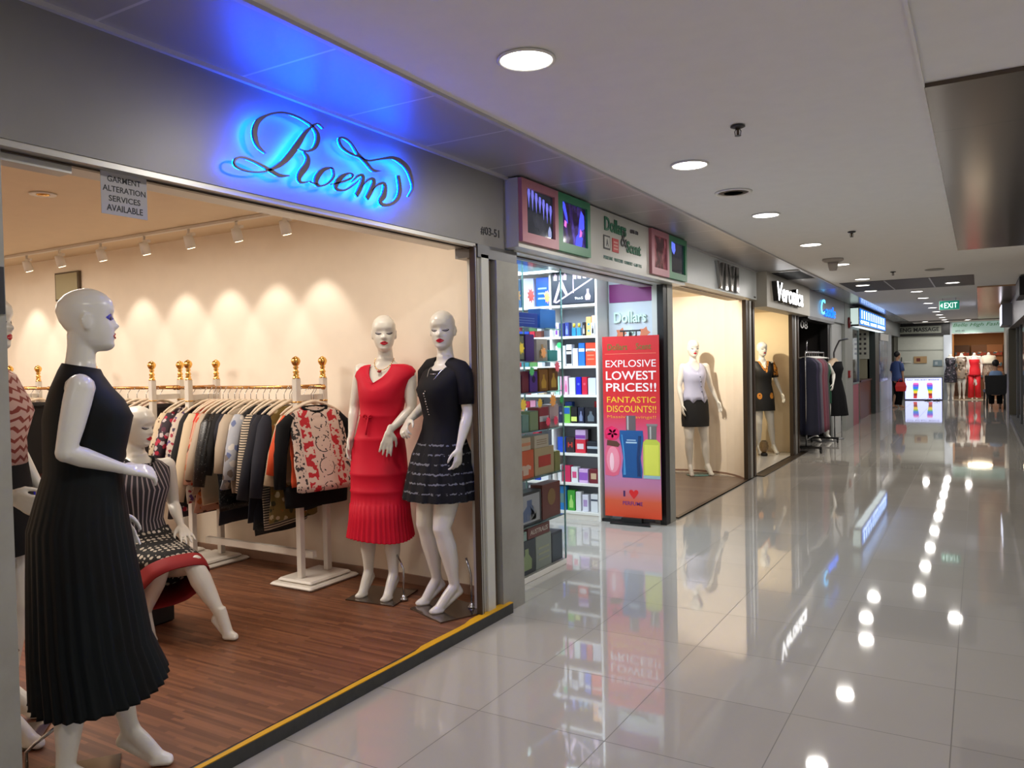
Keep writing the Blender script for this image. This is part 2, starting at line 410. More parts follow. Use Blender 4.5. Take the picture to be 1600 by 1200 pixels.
# ---- downlights of the corridor
def downlight(x, y, z, label, group, power, colr=NEUTRAL, r=.10, warm=False):
    t = thing('ceiling_downlight', label, 'light', (x, y, z), 0, group)
    MB().lathe((0, 0, 0), [(r*1.0, -.0), (r*1.10, -.002), (r*1.12, -.008), (r*1.02, -.011), (r*.97, -.006), (r*.97, .0)], n=28).build('trim_ring', M['white_plastic'], t)
    MB().lathe((0, 0, -.006), [(.001, -.001), (r*.96, -.001), (r*.96, .003), (.001, .003)], n=28).build('diffuser', M['lamp_glow_warm' if warm else 'lamp_glow'], t)
    if power: 
        l = light('lamp', 'AREA', (0, 0, -.02), power, colr, r*1.8); l.parent = t
    return t
cnt = ['nearest big round ceiling downlight, close to the blue sign', 'second round ceiling downlight, nearest the round vent', 'third round ceiling downlight, beyond the round vent',
       'fourth round ceiling downlight, before the white camera dome', 'round ceiling downlight just behind the white camera housing', 'round ceiling downlight on the near edge of the dark slatted strip',
       'round ceiling downlight set within the dark slatted strip at its left', 'round ceiling downlight just past the dark slatted strip']
for (x, y), lb in zip([(1.04, -.24), (1.05, 1.68), (1.05, 3.6), (1.05, 5.55), (1.05, 7.55), (1.04, 9.72), (.92, 10.79), (.90, 12.06)], cnt):
    downlight(x, y, 2.67, lb, 'corridor downlights', P_DOWN)
downlight(2.15, 11.37, 2.67, 'round ceiling downlight at the right end of the dark slatted strip', 'corridor downlights', P_DOWN)
ordn = ['first', 'second', 'third', 'fourth', 'fifth', 'sixth', 'seventh', 'eighth', 'last']
for i, y in enumerate([12.82, 14.64, 16.45, 18.35, 20.3, 22.1, 24.0, 25.75, 27.4]):
    downlight(1.56, y, 2.67, '%s small downlight in the far line running towards the exit sign and beyond' % ordn[i], 'corridor downlights', P_DOWN)
downlight(2.19, 26.4, 2.665, 'far downlight over the warm lit shop at the corridor end', 'corridor downlights', P_DOWN)
downlight(.97, 26.5, 2.665, 'far downlight over the closed massage shutter', 'corridor downlights', P_DOWN)
for y in (-2.2, -4.2, -6.2, -8.0):   # the corridor goes on behind the camera
    downlight(1.04, y, 2.67, 'round ceiling downlight in the corridor behind the viewpoint, %s row' % {-2.2: 'first', -4.2: 'second', -6.2: 'third', -8.0: 'fourth'}[y], 'corridor downlights', P_DOWN*.8)
# sprinklers, vent, detector camera
def sprinkler(x, y, label):
    t = thing('fire_sprinkler', label, 'sprinkler', (x, y, 2.67), 0, 'ceiling sprinklers')
    MB().lathe((0, 0, -.004), [(.034, 0), (.036, -.005), (.024, -.010), (.008, -.014), (.008, 0)], n=20).build('escutcheon', M['dark_grey'], t)
    MB().tube([(0, 0, -.01), (0, 0, -.05)], .007).build('pipe', M['bronze_frame'], t)
    s = MB().lathe((0, 0, -.055), [(.002, 0), (.015, .001), (.016, .004), (.004, .006)], n=14)
    s.tube([(.012, 0, -.05), (.015, 0, -.03), (.004, 0, -.012)], .0025, n=6); s.tube([(-.012, 0, -.05), (-.015, 0, -.03), (-.004, 0, -.012)], .0025, n=6)
    s.build('deflector', M['steel_dull'], t)
sprinkler(1.49, 1.07, 'nearest small fire sprinkler hanging from the white ceiling')
sprinkler(1.51, 4.94, 'fire sprinkler in the middle of the white ceiling, second from the viewer')
sprinkler(1.51, 8.96, 'fire sprinkler just before the dark slatted ceiling strip')
t = thing('ceiling_vent', 'round dark ceiling air vent with a pale rim', 'vent', (1.06, 2.6, 2.67))
MB().lathe((0, 0, 0), [(.10, 0), (.125, -.002), (.122, -.012), (.105, -.010), (.10, 0)], n=32).build('rim', M['white_plastic'], t)
v = MB().cyl((0, 0, -.004), .103, .004, n=32)
for i in range(1, 5): v.lathe((0, 0, -.009), [(i*.022, 0), (i*.022+.008, .003), (i*.022+.006, .006), (i*.022, .004)], n=24)
v.build('louvre', mat('vent_brown', (70, 58, 46), .5), t)
t = thing('ceiling_vent', 'faint flat round vent on the far ceiling, right of the slatted strip', 'vent', (2.0, 9.05, 2.67))
MB().lathe((0, 0, 0), [(.10, 0), (.12, -.003), (.11, -.010), (.02, -.006)], n=24).build('rim', mat('vent_grey', (150, 146, 140), .6), t)
t = thing('security_camera', 'white cone shaped ceiling camera housing hanging under the ceiling', 'camera', (1.05, 6.95, 2.67))
MB().lathe((0, 0, 0), [(.115, 0), (.118, -.02), (.095, -.035), (.055, -.045), (.055, 0)], n=24).build('base', mat('camera_grey', (170, 162, 156), .5), t)
MB().lathe((0, 0, -.04), [(.058, 0), (.052, -.05), (.040, -.095), (.001, -.10)], n=24).build('housing', mat('camera_grey', (170, 162, 156), .5), t)
# ceiling panels on the right and the dark strip
struct('ceiling_bronze_panel', MB().box(2.31, 3.30, .93, 6.95, 2.650, 2.6695), M['mirror_bronze'])
struct('trim_5', MB().box(2.30, 2.312, -9, 6.96, 2.652, 2.6698), M['ceiling_white'])
struct('ceiling_slat_strip', MB().box(.655, 2.445, 10.2, 12.1, 2.664, 2.6695), M['slat_brown'])
ss = MB()
for x in (1.27, 1.87): ss.box(x, x+.02, 10.2, 12.1, 2.660, 2.6638)
struct('trim_6', ss, M['panel_frame'])
struct('ceiling_ribbed_panel', MB().box(2.48, 3.30, 12.5, 25.5, 2.645, 2.6695), M['rib_metal'])
struct('ceiling_end_strip', MB().box(-.1, 3.3, 25.9, 27.0, 2.664, 2.6695), M['slat_brown'])

# ---- Roem sign: metal letters standing off the fascia with blue light behind
STROKES = {'R':[[(-0.622,2.385,0.004),(-0.654,2.401,0.0128),(-0.671,2.427,0.0206),(-0.674,2.461,0.0225),(-0.657,2.501,0.0177),(-0.617,2.534,0.01),(-0.562,2.561,0.0072),(-0.499,2.575,0.0074),(-0.442,2.576,0.0075),(-0.399,2.569,0.0077),(-0.354,2.556,0.0101),(-0.328,2.529,0.0192),(-0.33,2.496,0.0214),(-0.354,2.463,0.0134),(-0.396,2.442,0.0066),(-0.436,2.442,0.0043)],[(-0.292,2.565,0.0023),(-0.323,2.577,0.0057),(-0.354,2.561,0.0078),(-0.4,2.52,0.0165),(-0.443,2.464,0.0248),(-0.491,2.406,0.0254),(-0.542,2.358,0.0186),(-0.597,2.325,0.0101),(-0.651,2.304,0.0059),(-0.715,2.295,0.0058),(-0.765,2.3,0.0066),(-0.779,2.316,0.0066),(-0.763,2.336,0.0075),(-0.726,2.344,0.0086),(-0.669,2.337,0.0098),(-0.604,2.322,0.0141),(-0.551,2.31,0.0134),(-0.498,2.319,0.0042)],[(-0.411,2.435,0.0055),(-0.389,2.417,0.0198),(-0.398,2.383,0.0264),(-0.429,2.347,0.0271),(-0.444,2.32,0.0194),(-0.43,2.304,0.0087),(-0.378,2.319,0.0033)]],'o':[[(-0.247,2.402,0.007),(-0.291,2.388,0.0149),(-0.331,2.353,0.0237),(-0.344,2.323,0.0213),(-0.325,2.309,0.0091),(-0.277,2.327,0.0069),(-0.236,2.366,0.0094),(-0.239,2.399,0.0082),(-0.259,2.4,0.007)],[(-0.378,2.316,0.0033),(-0.34,2.313,0.0079)]],'e':[[(-0.254,2.329,0.0047),(-0.188,2.351,0.0084),(-0.128,2.378,0.0086),(-0.11,2.399,0.0086),(-0.144,2.398,0.0085),(-0.191,2.369,0.0215),(-0.221,2.335,0.0236),(-0.214,2.314,0.0118),(-0.164,2.32,0.0072),(-0.103,2.357,0.0062),(-0.058,2.394,0.0038)]],'m':[[(-0.12,2.365,0.0037),(-0.076,2.4,0.0087),(-0.04,2.407,0.0164),(-0.055,2.36,0.0239),(-0.088,2.31,0.0211)],[(-0.056,2.354,0.005),(-0.005,2.396,0.009),(0.036,2.404,0.0182),(0.021,2.362,0.0259),(-0.017,2.309,0.0217)],[(0.016,2.349,0.0052),(0.068,2.389,0.0092),(0.115,2.397,0.0187),(0.109,2.347,0.0294),(0.079,2.312,0.0198),(0.102,2.297,0.0147),(0.16,2.31,0.015),(0.211,2.346,0.0194),(0.232,2.394,0.0223),(0.22,2.461,0.0181)]],'f':[[(0.089,2.456,0.0027),(0.033,2.448,0.0143),(-0.016,2.474,0.0166),(-0.072,2.503,0.0137),(-0.114,2.54,0.0086),(-0.164,2.554,0.0084),(-0.193,2.542,0.0083),(-0.178,2.511,0.0108),(-0.124,2.494,0.0098),(-0.064,2.49,0.0075),(-0.002,2.486,0.009),(0.091,2.514,0.0093),(0.178,2.538,0.0151),(0.248,2.532,0.0252),(0.298,2.508,0.0286),(0.327,2.462,0.0202),(0.334,2.419,0.0087),(0.298,2.371,0.0057)]]}
sg = thing('shop_sign', 'blue halo lit script sign reading Roem on the grey fascia', 'sign', (0.0, -.2, 2.3))
mm('sign_metal', (112, 104, 108), .45, .6)
mm('sign_blue', (0, 60, 255), .5, emit=(0, 70, 255), es=150)
def catmull(P, k=5):
    out = []
    for i in range(len(P)-1):
        p0, p1, p2, p3 = P[max(i-1, 0)], P[i], P[i+1], P[min(i+2, len(P)-1)]
        for j in range(k):
            t_ = j/k
            out.append(tuple(.5*((2*p1[q])+(-p0[q]+p2[q])*t_+(2*p0[q]-5*p1[q]+4*p2[q]-p3[q])*t_*t_+(-p0[q]+3*p1[q]-3*p2[q]+p3[q])*t_**3) for q in range(3)))
    out.append(tuple(P[-1])); return out
def ribbon(mb, st, x0, x1, extra=0.0):
    P_ = catmull(st); rings = []
    for i, (y, z, wd) in enumerate(P_):
        a = P_[max(i-1, 0)]; b = P_[min(i+1, len(P_)-1)]; dy, dz = b[0]-a[0], b[1]-a[1]; l_ = math.hypot(dy, dz) or 1
        ny, nz = -dz/l_, dy/l_; h = max(wd/2, .0015)+extra
        rings.append([(x0, y+ny*h, z+nz*h), (x0, y-ny*h, z-nz*h), (x1, y-ny*h, z-nz*h), (x1, y+ny*h, z+nz*h)])
    mb.loft([[(p[0], p[1]+.2, p[2]-2.3) for p in r] for r in rings])
for nme, strokes in STROKES.items():
    a = MB(); g = MB()
    for st in strokes: ribbon(a, st, .043, .053); ribbon(g, st, .037, .0428, -.0022)
    lo = a.build('letter' if nme != 'f' else 'flourish', M['sign_metal'], sg); g.build('backlight', M['sign_blue'], lo)
# paper notice taped behind the header
t = thing('paper_notice', 'translucent paper notice reading GARMENT ALTERATION SERVICES AVAILABLE under the fascia', 'notice', (-.05, -1.17, 2.138))
MB().box(-.0008, .0008, -.088, .084, -.078, .077).build('sheet', mat('notice_paper', (176, 172, 174), .6), t)
tx = MB()
for i, (s_, h_, w_) in enumerate([('GARMENT', .020, .125), ('ALTERATION', .020, .160), ('SERVICES', .020, .118), ('AVAILABLE', .022, .135)]):
    text(tx, s_, fr(FR_L, .0009, -.002, .034-.033*i), h_, None, .0006, width=w_, align='CENTER', bold=.012)
tx.build('lettering', M['black'], t)

# ---- track lighting in the clothes shop
tr = thing('light_track', 'white ceiling light track running along the cream shop wall', 'light track', (-3.2, .99, 2.59))
tb = MB().box(-2.6, 1.75, -.018, .018, -.012, .008); tb.build('rail', M['white_paint'], tr)
sb = MB().box(-2.6, 1.75, .12, .13, -.16, -.02)
TX = [-4.75, -4.24, -3.65, -3.08, -2.55, -2.03, -1.55, -5.3]
names = ['third spotlight from the pillar end', 'fourth', 'x', 'x', 'x', 'x', 'x', 'x']
def track_spot(x, label):
    t = thing('track_spotlight', label, 'spotlight', (x, .99, 2.575), 0, 'track spotlights along the cream wall')
    s = MB().tube([(.0, 0, .0), (.0, 0, -.035)], .010, n=8); s.build('stem', M['white_paint'], t)
    MB().box(-.012, .062, -.012, .012, -.05, -.03).build('bracket', M['white_paint'], t)
    h = MB().tube([(0, -.012, -.045), (0, 0, -.075), (0, .020, -.135)], [.030, .036, .036], n=18); h.build('head', M['white_paint'], t)
    d = MB().tube([(0, .0202, -.1352), (0, .0212, -.138)], [.029, .028], n=18); d.build('lens', M['lamp_glow_warm'], t)
    light('spot_lamp', 'SPOT', (x, 1.025, 2.415), P_SPOT, WARM, .03, target=(x, 1.40, 1.35), spot=math.radians(68), blend=.55)
o_ = ['leftmost visible', 'second', 'third', 'fourth', 'fifth', 'sixth', 'seventh', 'hidden']
for i, x in enumerate(sorted(TX)):
    track_spot(x, '%s white spotlight head on the ceiling track, counting from the left pillar' % ['first', 'second', 'third', 'fourth', 'fifth', 'sixth', 'seventh', 'eighth'][i])
t = thing('recessed_spotlight', 'small recessed swivel spotlight in the cream shop ceiling', 'light', (-2.31, -.2, 2.60))
MB().lathe((0, 0, 0), [(.055, 0), (.075, -.003), (.072, -.009), (.05, -.006)], n=24).build('rim', M['white_paint'], t)
MB().lathe((0, 0, -.007), [(.001, -.006), (.03, -.006), (.038, 0), (.001, .0)], n=18).build('lamp_face', M['gold'], t)
light('roem_fill', 'AREA', (-2.6, -.6, 2.55), P_ROEM, WARM, 1.6, shape='RECTANGLE', size_y=.8)
light('roem_fill', 'AREA', (-.62, .45, 2.56), 9, WARM, .25)
light('roem_fill', 'AREA', (-5.2, -.4, 2.55), P_ROEM*.8, WARM, 1.2)
# small panel high on the wall
t = thing('wall_notice_board', 'small greenish framed board high on the cream wall behind the black dress', 'board', (-4.73, 1.352, 2.33))
MB().box(-.19, .19, -.025, 0, -.13, .13).build('frame', mat('board_edge', (88, 76, 60), .5), t)
MB().box(-.175, .17, -.028, -.0255, -.115, .115).build('face', mat('board_face', (176, 170, 138), .5), t)
struct('trim_8', MB().box(-.13, -.06, -1.60, -1.35, 2.175, 2.2046), M['aluminium'])

# recessed air grille in the metal strip
gr = thing('air_grille', 'dark rectangular air grille in the metal ceiling strip before the Veronica sign', 'grille', (.33, 8.45, 2.67))
q = MB(); q.box(-.30, .22, -.62, -.58, -.012, .0); q.box(-.30, .22, .58, .62, -.012, .0); q.box(-.30, -.26, -.58, .58, -.012, 0); q.box(.18, .22, -.58, .58, -.012, 0); q.build('frame', M['aluminium'], gr)
q = MB(); q.box(-.26, .18, -.58, .58, -.004, .0)
for i in range(12): q.box(-.26, .18, -.56+.095*i, -.53+.095*i, -.011, -.003)
q.build('louvre', mat('grille_dark', (44, 42, 42), .5), gr)
# ================================================================ mannequins
# local frame: +x is the figure's own right hand, +y the way it faces, z up, floor at 0, height about 1.79 m
HEADC = Vector((0, .01, 1.675))
def interp(tab, s):
    for (a, va), (b, vb) in zip(tab, tab[1:]):
        if s <= b:
            t_ = (s-a)/(b-a); t_ = max(0, min(1, t_)); t2 = t_*t_*(3-2*t_)*.35+t_*.65
            return va+(vb-va)*t2
    return tab[-1][1]
HF = [(-1, .055), (-.93, .074), (-.82, .082), (-.68, .077), (-.55, .081), (-.42, .079), (-.3, .080), (-.05, .079), (.12, .083), (.3, .088), (.55, .083), (.78, .063), (.92, .038), (1, .004)]
HB = [(-1, -.02), (-.9, -.005), (-.75, .02), (-.6, .045), (-.4, .066), (-.2, .084), (0, .096), (.3, .104), (.55, .097), (.78, .074), (.92, .046), (1, .004)]
HW = [(-1, .020), (-.92, .033), (-.82, .045), (-.65, .056), (-.4, .064), (-.1, .070), (.15, .074), (.45, .073), (.7, .061), (.88, .041), (.96, .024), (1, .004)]
HH = .116
def g(x, s): return math.exp(-(x/s)**2/2)
def head_front(x, s):
    """y of the face surface at lateral x and height s (-1 chin .. 1 crown)"""
    w_ = interp(HW, s); f_ = interp(HF, s); q = min(.999, abs(x)/w_)
    y = f_*(1-q**2.5)**(1/2.2)
    nose = .0
    if -.36 < s < .12: nose = .0235*max(0, (.12-s)/.34)**1.25*g(x, .0085) if s > -.22 else .0235*max(0, (s+.36)/.14)**.5*g(x, .0100)
    y += nose
    y += .0045*g(x, .017)*(g(s+.47, .045)+g(s+.60, .045)) - .004*g(x, .02)*g(s+.535, .02)
    y -= .0085*(g(x-.031, .014)+g(x+.031, .014))*g(s-.04, .10)
    y += .003*(g(x-.033, .013)+g(x+.033, .013))*g(s-.0, .05)
    y += .004*(g(x-.042, .016)+g(x+.042, .016))*g(s+.28, .14)
    return y
def head_mesh(mb, mtx, face=True):
    n, k = 40, 40; rings = []
    for i in range(k+1):
        s = -1+2*(i+.0)/k; s = max(-.999, min(.999, s)); w_ = interp(HW, s); b_ = interp(HB, s); r = []
        for j in range(n):
            a = 2*PI*j/n; x = w_*math.sin(a)
            if math.cos(a) >= 0: y = head_front(x, s) if face else interp(HF, s)*math.cos(a)
            else: y = b_*math.cos(a) if b_ > 0 else -b_*.4*math.cos(a)*0 + .0
            if math.cos(a) < 0 and b_ <= 0: y = -b_*(1.0) * (1) + 0.0
            r.append(mtx @ Vector((x, y, s*HH)))
        rings.append(r)
    mb.loft(rings, None, True, sm=True)
    for sx in (-1, 1):
        e = MB().sphere((sx*.0735, -.006, -.012), .007, .0165, .029, n=10, k=8); e.v = [mtx @ Vector(v) for v in e.v]; mb.add(e.v, e.f)
        e = MB().tube([(sx*.076, -.016+.004, -.038), (sx*.080, -.024, -.008), (sx*.080, -.016, .014), (sx*.077, .002, .012)], .0035, n=6); e.v = [mtx @ Vector(v) for v in e.v]; mb.add(e.v, e.f)
def face_patch(pts_fn, nu, nv, mtx, off, m, name, parent):
    vs = []; fs = []
    for i in range(nu+1):
        for j in range(nv+1):
            x, s = pts_fn(i/nu, j/nv); vs.append(mtx @ Vector((x, head_front(x, s)+off*(1 if 0 < j < nv else .35), s*HH)))
    for i in range(nu):
        for j in range(nv):
            a = i*(nv+1)+j; fs.append((a, a+1, a+nv+2, a+nv+1))
    b = MB().add(vs, fs, None, True); return b.build(name, m, parent)
def makeup(mtx, parent, eyes='closed'):
    def lips(u, v):
        x = -.0265+.053*u; q = 1-abs(2*u-1)**1.6; cup = .030*g(abs(2*u-1)-.22, .16)
        top = -.535+(.095+cup*.6)*q; bot = -.535-.115*q
        return x, bot+(top-bot)*v
    face_patch(lips, 14, 6, mtx, .0022, M['lip_red'], 'lips', parent)
    for sx in (-1, 1):
        if eyes == 'closed':
            def lash(u, v, sx=sx):
                x = sx*(.015+.038*u); c = .015-.085*math.sin(PI*(u*.85+.05))+.06*u
                return x, c-(.036+.030*u)*(1-v)
            face_patch(lash, 10, 3, mtx, .0028, M['lash_black'], 'eyelash', parent)
            def lid(u, v, sx=sx):
                x = sx*(.018+.031*u); c = .015-.085*math.sin(PI*(u*.85+.05))+.06*u
                return x, c+.008+.05*v*math.sin(PI*u*.9+.1)
            face_patch(lid, 10, 2, mtx, .0016, mat('lid_shade', (120, 112, 130), .4), 'eyelid_shadow', parent)
        else:
            def eye(u, v, sx=sx):
                x = sx*(.012+.045*u); q = math.sin(PI*min(1, u*.92+.04)); return x, .005+.03*u+q*(-.08+.22*v)
            face_patch(eye, 10, 5, mtx, .0022, M['eye_blue'], 'eye_shadow', parent)
            def iris(u, v, sx=sx):
                a = 2*PI*u; return sx*.034+.0095*v*math.cos(a), .02+.070*v*math.sin(a)
            face_patch(iris, 12, 3, mtx, .0040, M['lash_black'], 'iris', parent)
def hand(mb, W, d, nrm, curl=.35, spread=1.0, side=1, s=1.0):
    """W wrist, d direction of the fingers, nrm palm side, side +1/-1 puts the thumb"""
    W = Vector(W); d = Vector(d).normalized(); nrm = Vector(nrm); nrm = (nrm-d*nrm.dot(d)).normalized(); lat = d.cross(nrm)*side
    mb.capsule(W-d*.02, W+d*.020*s, .021*s, .024*s, n=12, flat=(nrm, .8))
    for q in (-.024, -.008, .008, .024): mb.capsule(W+d*.015*s+lat*q*.6*s, W+d*.078*s+lat*q*1.05*s, .014*s, .0115*s, n=8)
    for q, ln in ((-.030, .060), (-.0105, .074), (.0105, .080), (.030, .070)):
        base = W+d*.082*s+lat*q*s; dr = (d+lat*q*3.2*spread).normalized(); p = base; seg = (.43, .32, .25); a = curl*.5; rr = (.0098, .0086, .0078, .0062)
        for i, k in enumerate(seg):
            di = (dr*math.cos(a)+nrm*math.sin(a)).normalized(); p2 = p+di*ln*k*s; mb.capsule(p, p2, rr[i]*s, rr[i+1]*s, n=8); p = p2; a += curl*(1.0 if i == 0 else .8)
    p = W+d*.022*s+lat*.022*s; t1 = p+(d*.55+lat*.62+nrm*.25)*.036*s; t2 = t1+(d*.80+lat*.30+nrm*.35)*.034*s; t3 = t2+(d*.9+lat*.05+nrm*.3)*.024*s
    mb.capsule(p, t1, .0135*s, .0115*s, n=8); mb.capsule(t1, t2, .0108*s, .0092*s, n=8); mb.capsule(t2, t3, .0090*s, .0068*s, n=8)
TORSO = [(.80, .10, .085, -.005), (.86, .158, .105, -.012), (.93, .172, .113, -.012), (1.0, .158, .105, -.006), (1.08, .128, .090, .0), (1.14, .117, .084, .002), (1.21, .124, .092, .006), (1.28, .140, .108, .012), (1.33, .144, .112, .012), (1.38, .150, .094, .0), (1.43, .150, .074, -.012), (1.465, .105, .060, -.014), (1.495, .058, .052, -.010), (1.52, .050, .048, -.004)]
def ellring(cx, cy, z, rx, ry, n=32, fn=None, p=2.0):
    out = []
    for j in range(n):
        a = 2*PI*j/n; c, s_ = math.cos(a), math.sin(a)
        c2 = math.copysign(abs(c)**(2/p), c); s2 = math.copysign(abs(s_)**(2/p), s_)
        k = 1.0; dz = 0
        if fn: k, dz = fn(a)
        out.append(Vector((cx+c2*rx*k, cy+s2*ry*k, z+dz)))
    return out
LEGR = [(0, .088), (.12, .086), (.3, .076), (.45, .060), (.5, .055), (.56, .053), (.66, .057), (.8, .047), (.92, .034), (1, .031)]
def leg(mb, hip, knee, ankle, toe, heel=None):
    hip, knee, ankle, toe = map(Vector, (hip, knee, ankle, toe)); pts = []; rr = []
    for t_, r in LEGR:
        p = hip.lerp(knee, t_/.5) if t_ <= .5 else knee.lerp(ankle, (t_-.5)/.5)
        if .5 < t_ < .95: p = p+Vector((0, -.012*math.sin(PI*(t_-.5)/.45), 0)) if abs((toe-ankle).y) > .03 else p
        pts.append(p); rr.append(r)
    mb.tube(pts, rr, n=16)
    d = toe-ankle; dh = Vector((d.x, d.y, 0)).normalized()
    hl = Vector(heel) if heel else ankle - dh*.030 - Vector((0, 0, .035))
    ball = toe - dh*.045; ball.z = toe.z+.004
    mid = ankle.lerp(ball, .45)+Vector((0, 0, .012))
    mb.tube([ankle+Vector((0, 0, .03)), ankle-Vector((0, 0, .002))+dh*.008, mid, ball+Vector((0, 0, .010)), toe+Vector((0, 0, .0)), toe+dh*.012], [.029, .032, .031, .029, .021, .008], n=14)
    mb.capsule(ball-dh*.01+dh.cross(Vector((0, 0, 1)))*.012+Vector((0, 0, .0)), toe+dh.cross(Vector((0, 0, 1)))*.016, .019, .013, n=8); mb.capsule(ball-dh*.01-dh.cross(Vector((0, 0, 1)))*.014, toe-dh.cross(Vector((0, 0, 1)))*.018-dh*.014, .018, .012, n=8)
    mb.capsule(ankle-dh*.006, hl, .027, .024, n=10); mb.capsule(hl, ball, .023, .024, n=10)
ARMR = [(0, .047), (.12, .046), (.3, .041), (.48, .034), (.55, .034), (.65, .035), (.8, .028), (.95, .021), (1, .0205)]
def arm(mb, sh, el, wr):
    sh, el, wr = map(Vector, (sh, el, wr)); pts = []; rr = []
    for t_, r in ARMR:
        p = sh.lerp(el, t_/.5) if t_ <= .5 else el.lerp(wr, (t_-.5)/.5); pts.append(p); rr.append(r)
    mb.tube(pts, rr, n=14); mb.sphere(sh, .049, .045, .050, n=14, k=8); mb.sphere(el, .035, n=10, k=6)
def remesh(mb, name, m, parent, vox=.006, it=3):
    me = mb.mesh('tmp'); o = bpy.data.objects.new('tmp', me); COL.objects.link(o)
    r = o.modifiers.new('r', 'REMESH'); r.mode = 'VOXEL'; r.voxel_size = vox
    s = o.modifiers.new('s', 'SMOOTH'); s.factor = .5; s.iterations = it
    dg = bpy.context.evaluated_depsgraph_get(); out = bpy.data.meshes.new_from_object(o.evaluated_get(dg)); out.name = name
    bpy.data.objects.remove(o); bpy.data.meshes.remove(me)
    out.materials.clear(); out.materials.append(m); out.polygons.foreach_set('use_smooth', [True]*len(out.polygons))
    ob = bpy.data.objects.new(name, out); COL.objects.link(ob)
    if parent is not None: ob.parent = parent
    return ob
def figure(root, P, skin='mannequin_white', vox=.006, name='body'):
    """P: dict with head yaw/pitch, arms, legs. Torso may be shifted and scaled."""
    mb = MB(); ms = P.get('mid', lambda z: (0, 0))
    rings = []
    z0 = P.get('torso_dz', 0)
    tm = P.get('tmtx', Matrix.Identity(4))
    for z, rx, ry, yo in TORSO:
        sx, sy = ms(z); rings.append([tm @ p for p in ellring(sx, yo+sy, z+z0, rx, ry, 28, None, 2.25)])
    mb.loft(rings, None, True, sm=True)
    sx, sy = ms(1.32)
    for q in (-1, 1): 
        e = MB().sphere((q*.066+sx, .068+sy, 1.315+z0), .056, .050, .054, n=14, k=10); mb.add([tm @ Vector(v) for v in e.v], e.f)
    hm = None
    nsx, nsy = ms(1.5)
    if not P.get('headless'):
        hm = Matrix.Translation(Vector((nsx, nsy, z0))+HEADC+Vector(P.get('hoff', (0, 0, 0)))) @ Matrix.Rotation(math.radians(P.get('hyaw', 0)), 4, 'Z') @ Matrix.Rotation(math.radians(P.get('hpitch', 0)), 4, 'X') @ Matrix.Rotation(math.radians(P.get('hroll', 0)), 4, 'Y')
        hm = tm @ hm
        head_mesh(mb, hm, P.get('face', True))
        a = tm @ Vector((nsx, -.012+nsy, 1.48+z0)); b = hm @ Vector((0, -.022, -.055)); mb.tube([a-Vector((0, 0, .03)), a+(b-a)*.35, a+(b-a)*.7, b], [.060, .049, .047, .052], n=18)
    else:
        mb.tube([tm @ Vector((nsx, nsy-.01, 1.48+z0)), tm @ Vector((nsx, nsy-.004, 1.56+z0)), tm @ Vector((nsx, nsy, 1.575+z0))], [.053, .045, .040], n=16)
    for k in ('R', 'L'):
        if 'arm'+k in P:
            A = P['arm'+k]; arm(mb, A[0], A[1], A[2]); mb.capsule(tm @ Vector((nsx+(.09 if k == 'R' else -.09), nsy-.012, 1.425+z0)), A[0], .055, .046, n=12)
            hand(mb, A[2], A[3], A[4], A[5] if len(A) > 5 else .35, A[6] if len(A) > 6 else 1.0, A[7] if len(A) > 7 else 1)
        if 'leg'+k in P:
            leg(mb, *P['leg'+k])
    b = remesh(mb, name, M[skin], root, vox)
    if hm is not None and P.get('face', True): makeup(hm, b, P.get('eyes', 'closed'))
    return b, hm
def lean(k):
    return lambda z: (-k*max(0, min(1, (z-.93)/.5)), 0)
def garment(name, m, parent, rings, n=72, th=.004, extra=None, mid=None):
    """rings: (z, rx, ry, cx, cy, fn) open tube with a thin inner skin"""
    out = []; inn = []
    for r in rings:
        z, rx, ry, cx, cy = r[:5]; fn = r[5] if len(r) > 5 else None
        if mid: cx += mid(z)[0]; cy += mid(z)[1]
        out.append(ellring(cx, cy, z, rx, ry, n, fn, 2.2)); inn.append(ellring(cx, cy, z, max(rx-th, .01), max(ry-th, .01), n, fn, 2.2))
    mb = MB(); mb.loft(out+inn[::-1]+[out[0]], None, False, sm=True)
    if extra: extra(mb)
    return mb.build(name, m, parent)
def sleeve(mb, a, b, ra, rb, th=.004, n=20, mid=None):
    a = Vector(a); b = Vector(b); pts = [a, Vector(mid) if mid else a.lerp(b, .5), b]
    rr = [ra, (ra+rb)/2, rb]
    mb.tube(pts+pts[::-1]+[pts[0]], rr+[r-th for r in rr[::-1]]+[rr[0]], None, n, caps=False)
def pleats(k, amp, zf=0.0, ph=0.0, hem=None):
    def fn(a):
        t_ = (a*k/(2*PI)+ph) % 1.0; s = (t_/.7 if t_ < .7 else (1-t_)/.3)
        return 1+amp*(s-.5), (hem(a) if hem else 0)
    return fn
def place(o, x, y, face_deg, z=.06, s=1.0):
    o.location = (x, y, z); o.rotation_euler = (0, 0, math.radians(face_deg-90)); o.scale = (s, s, s)
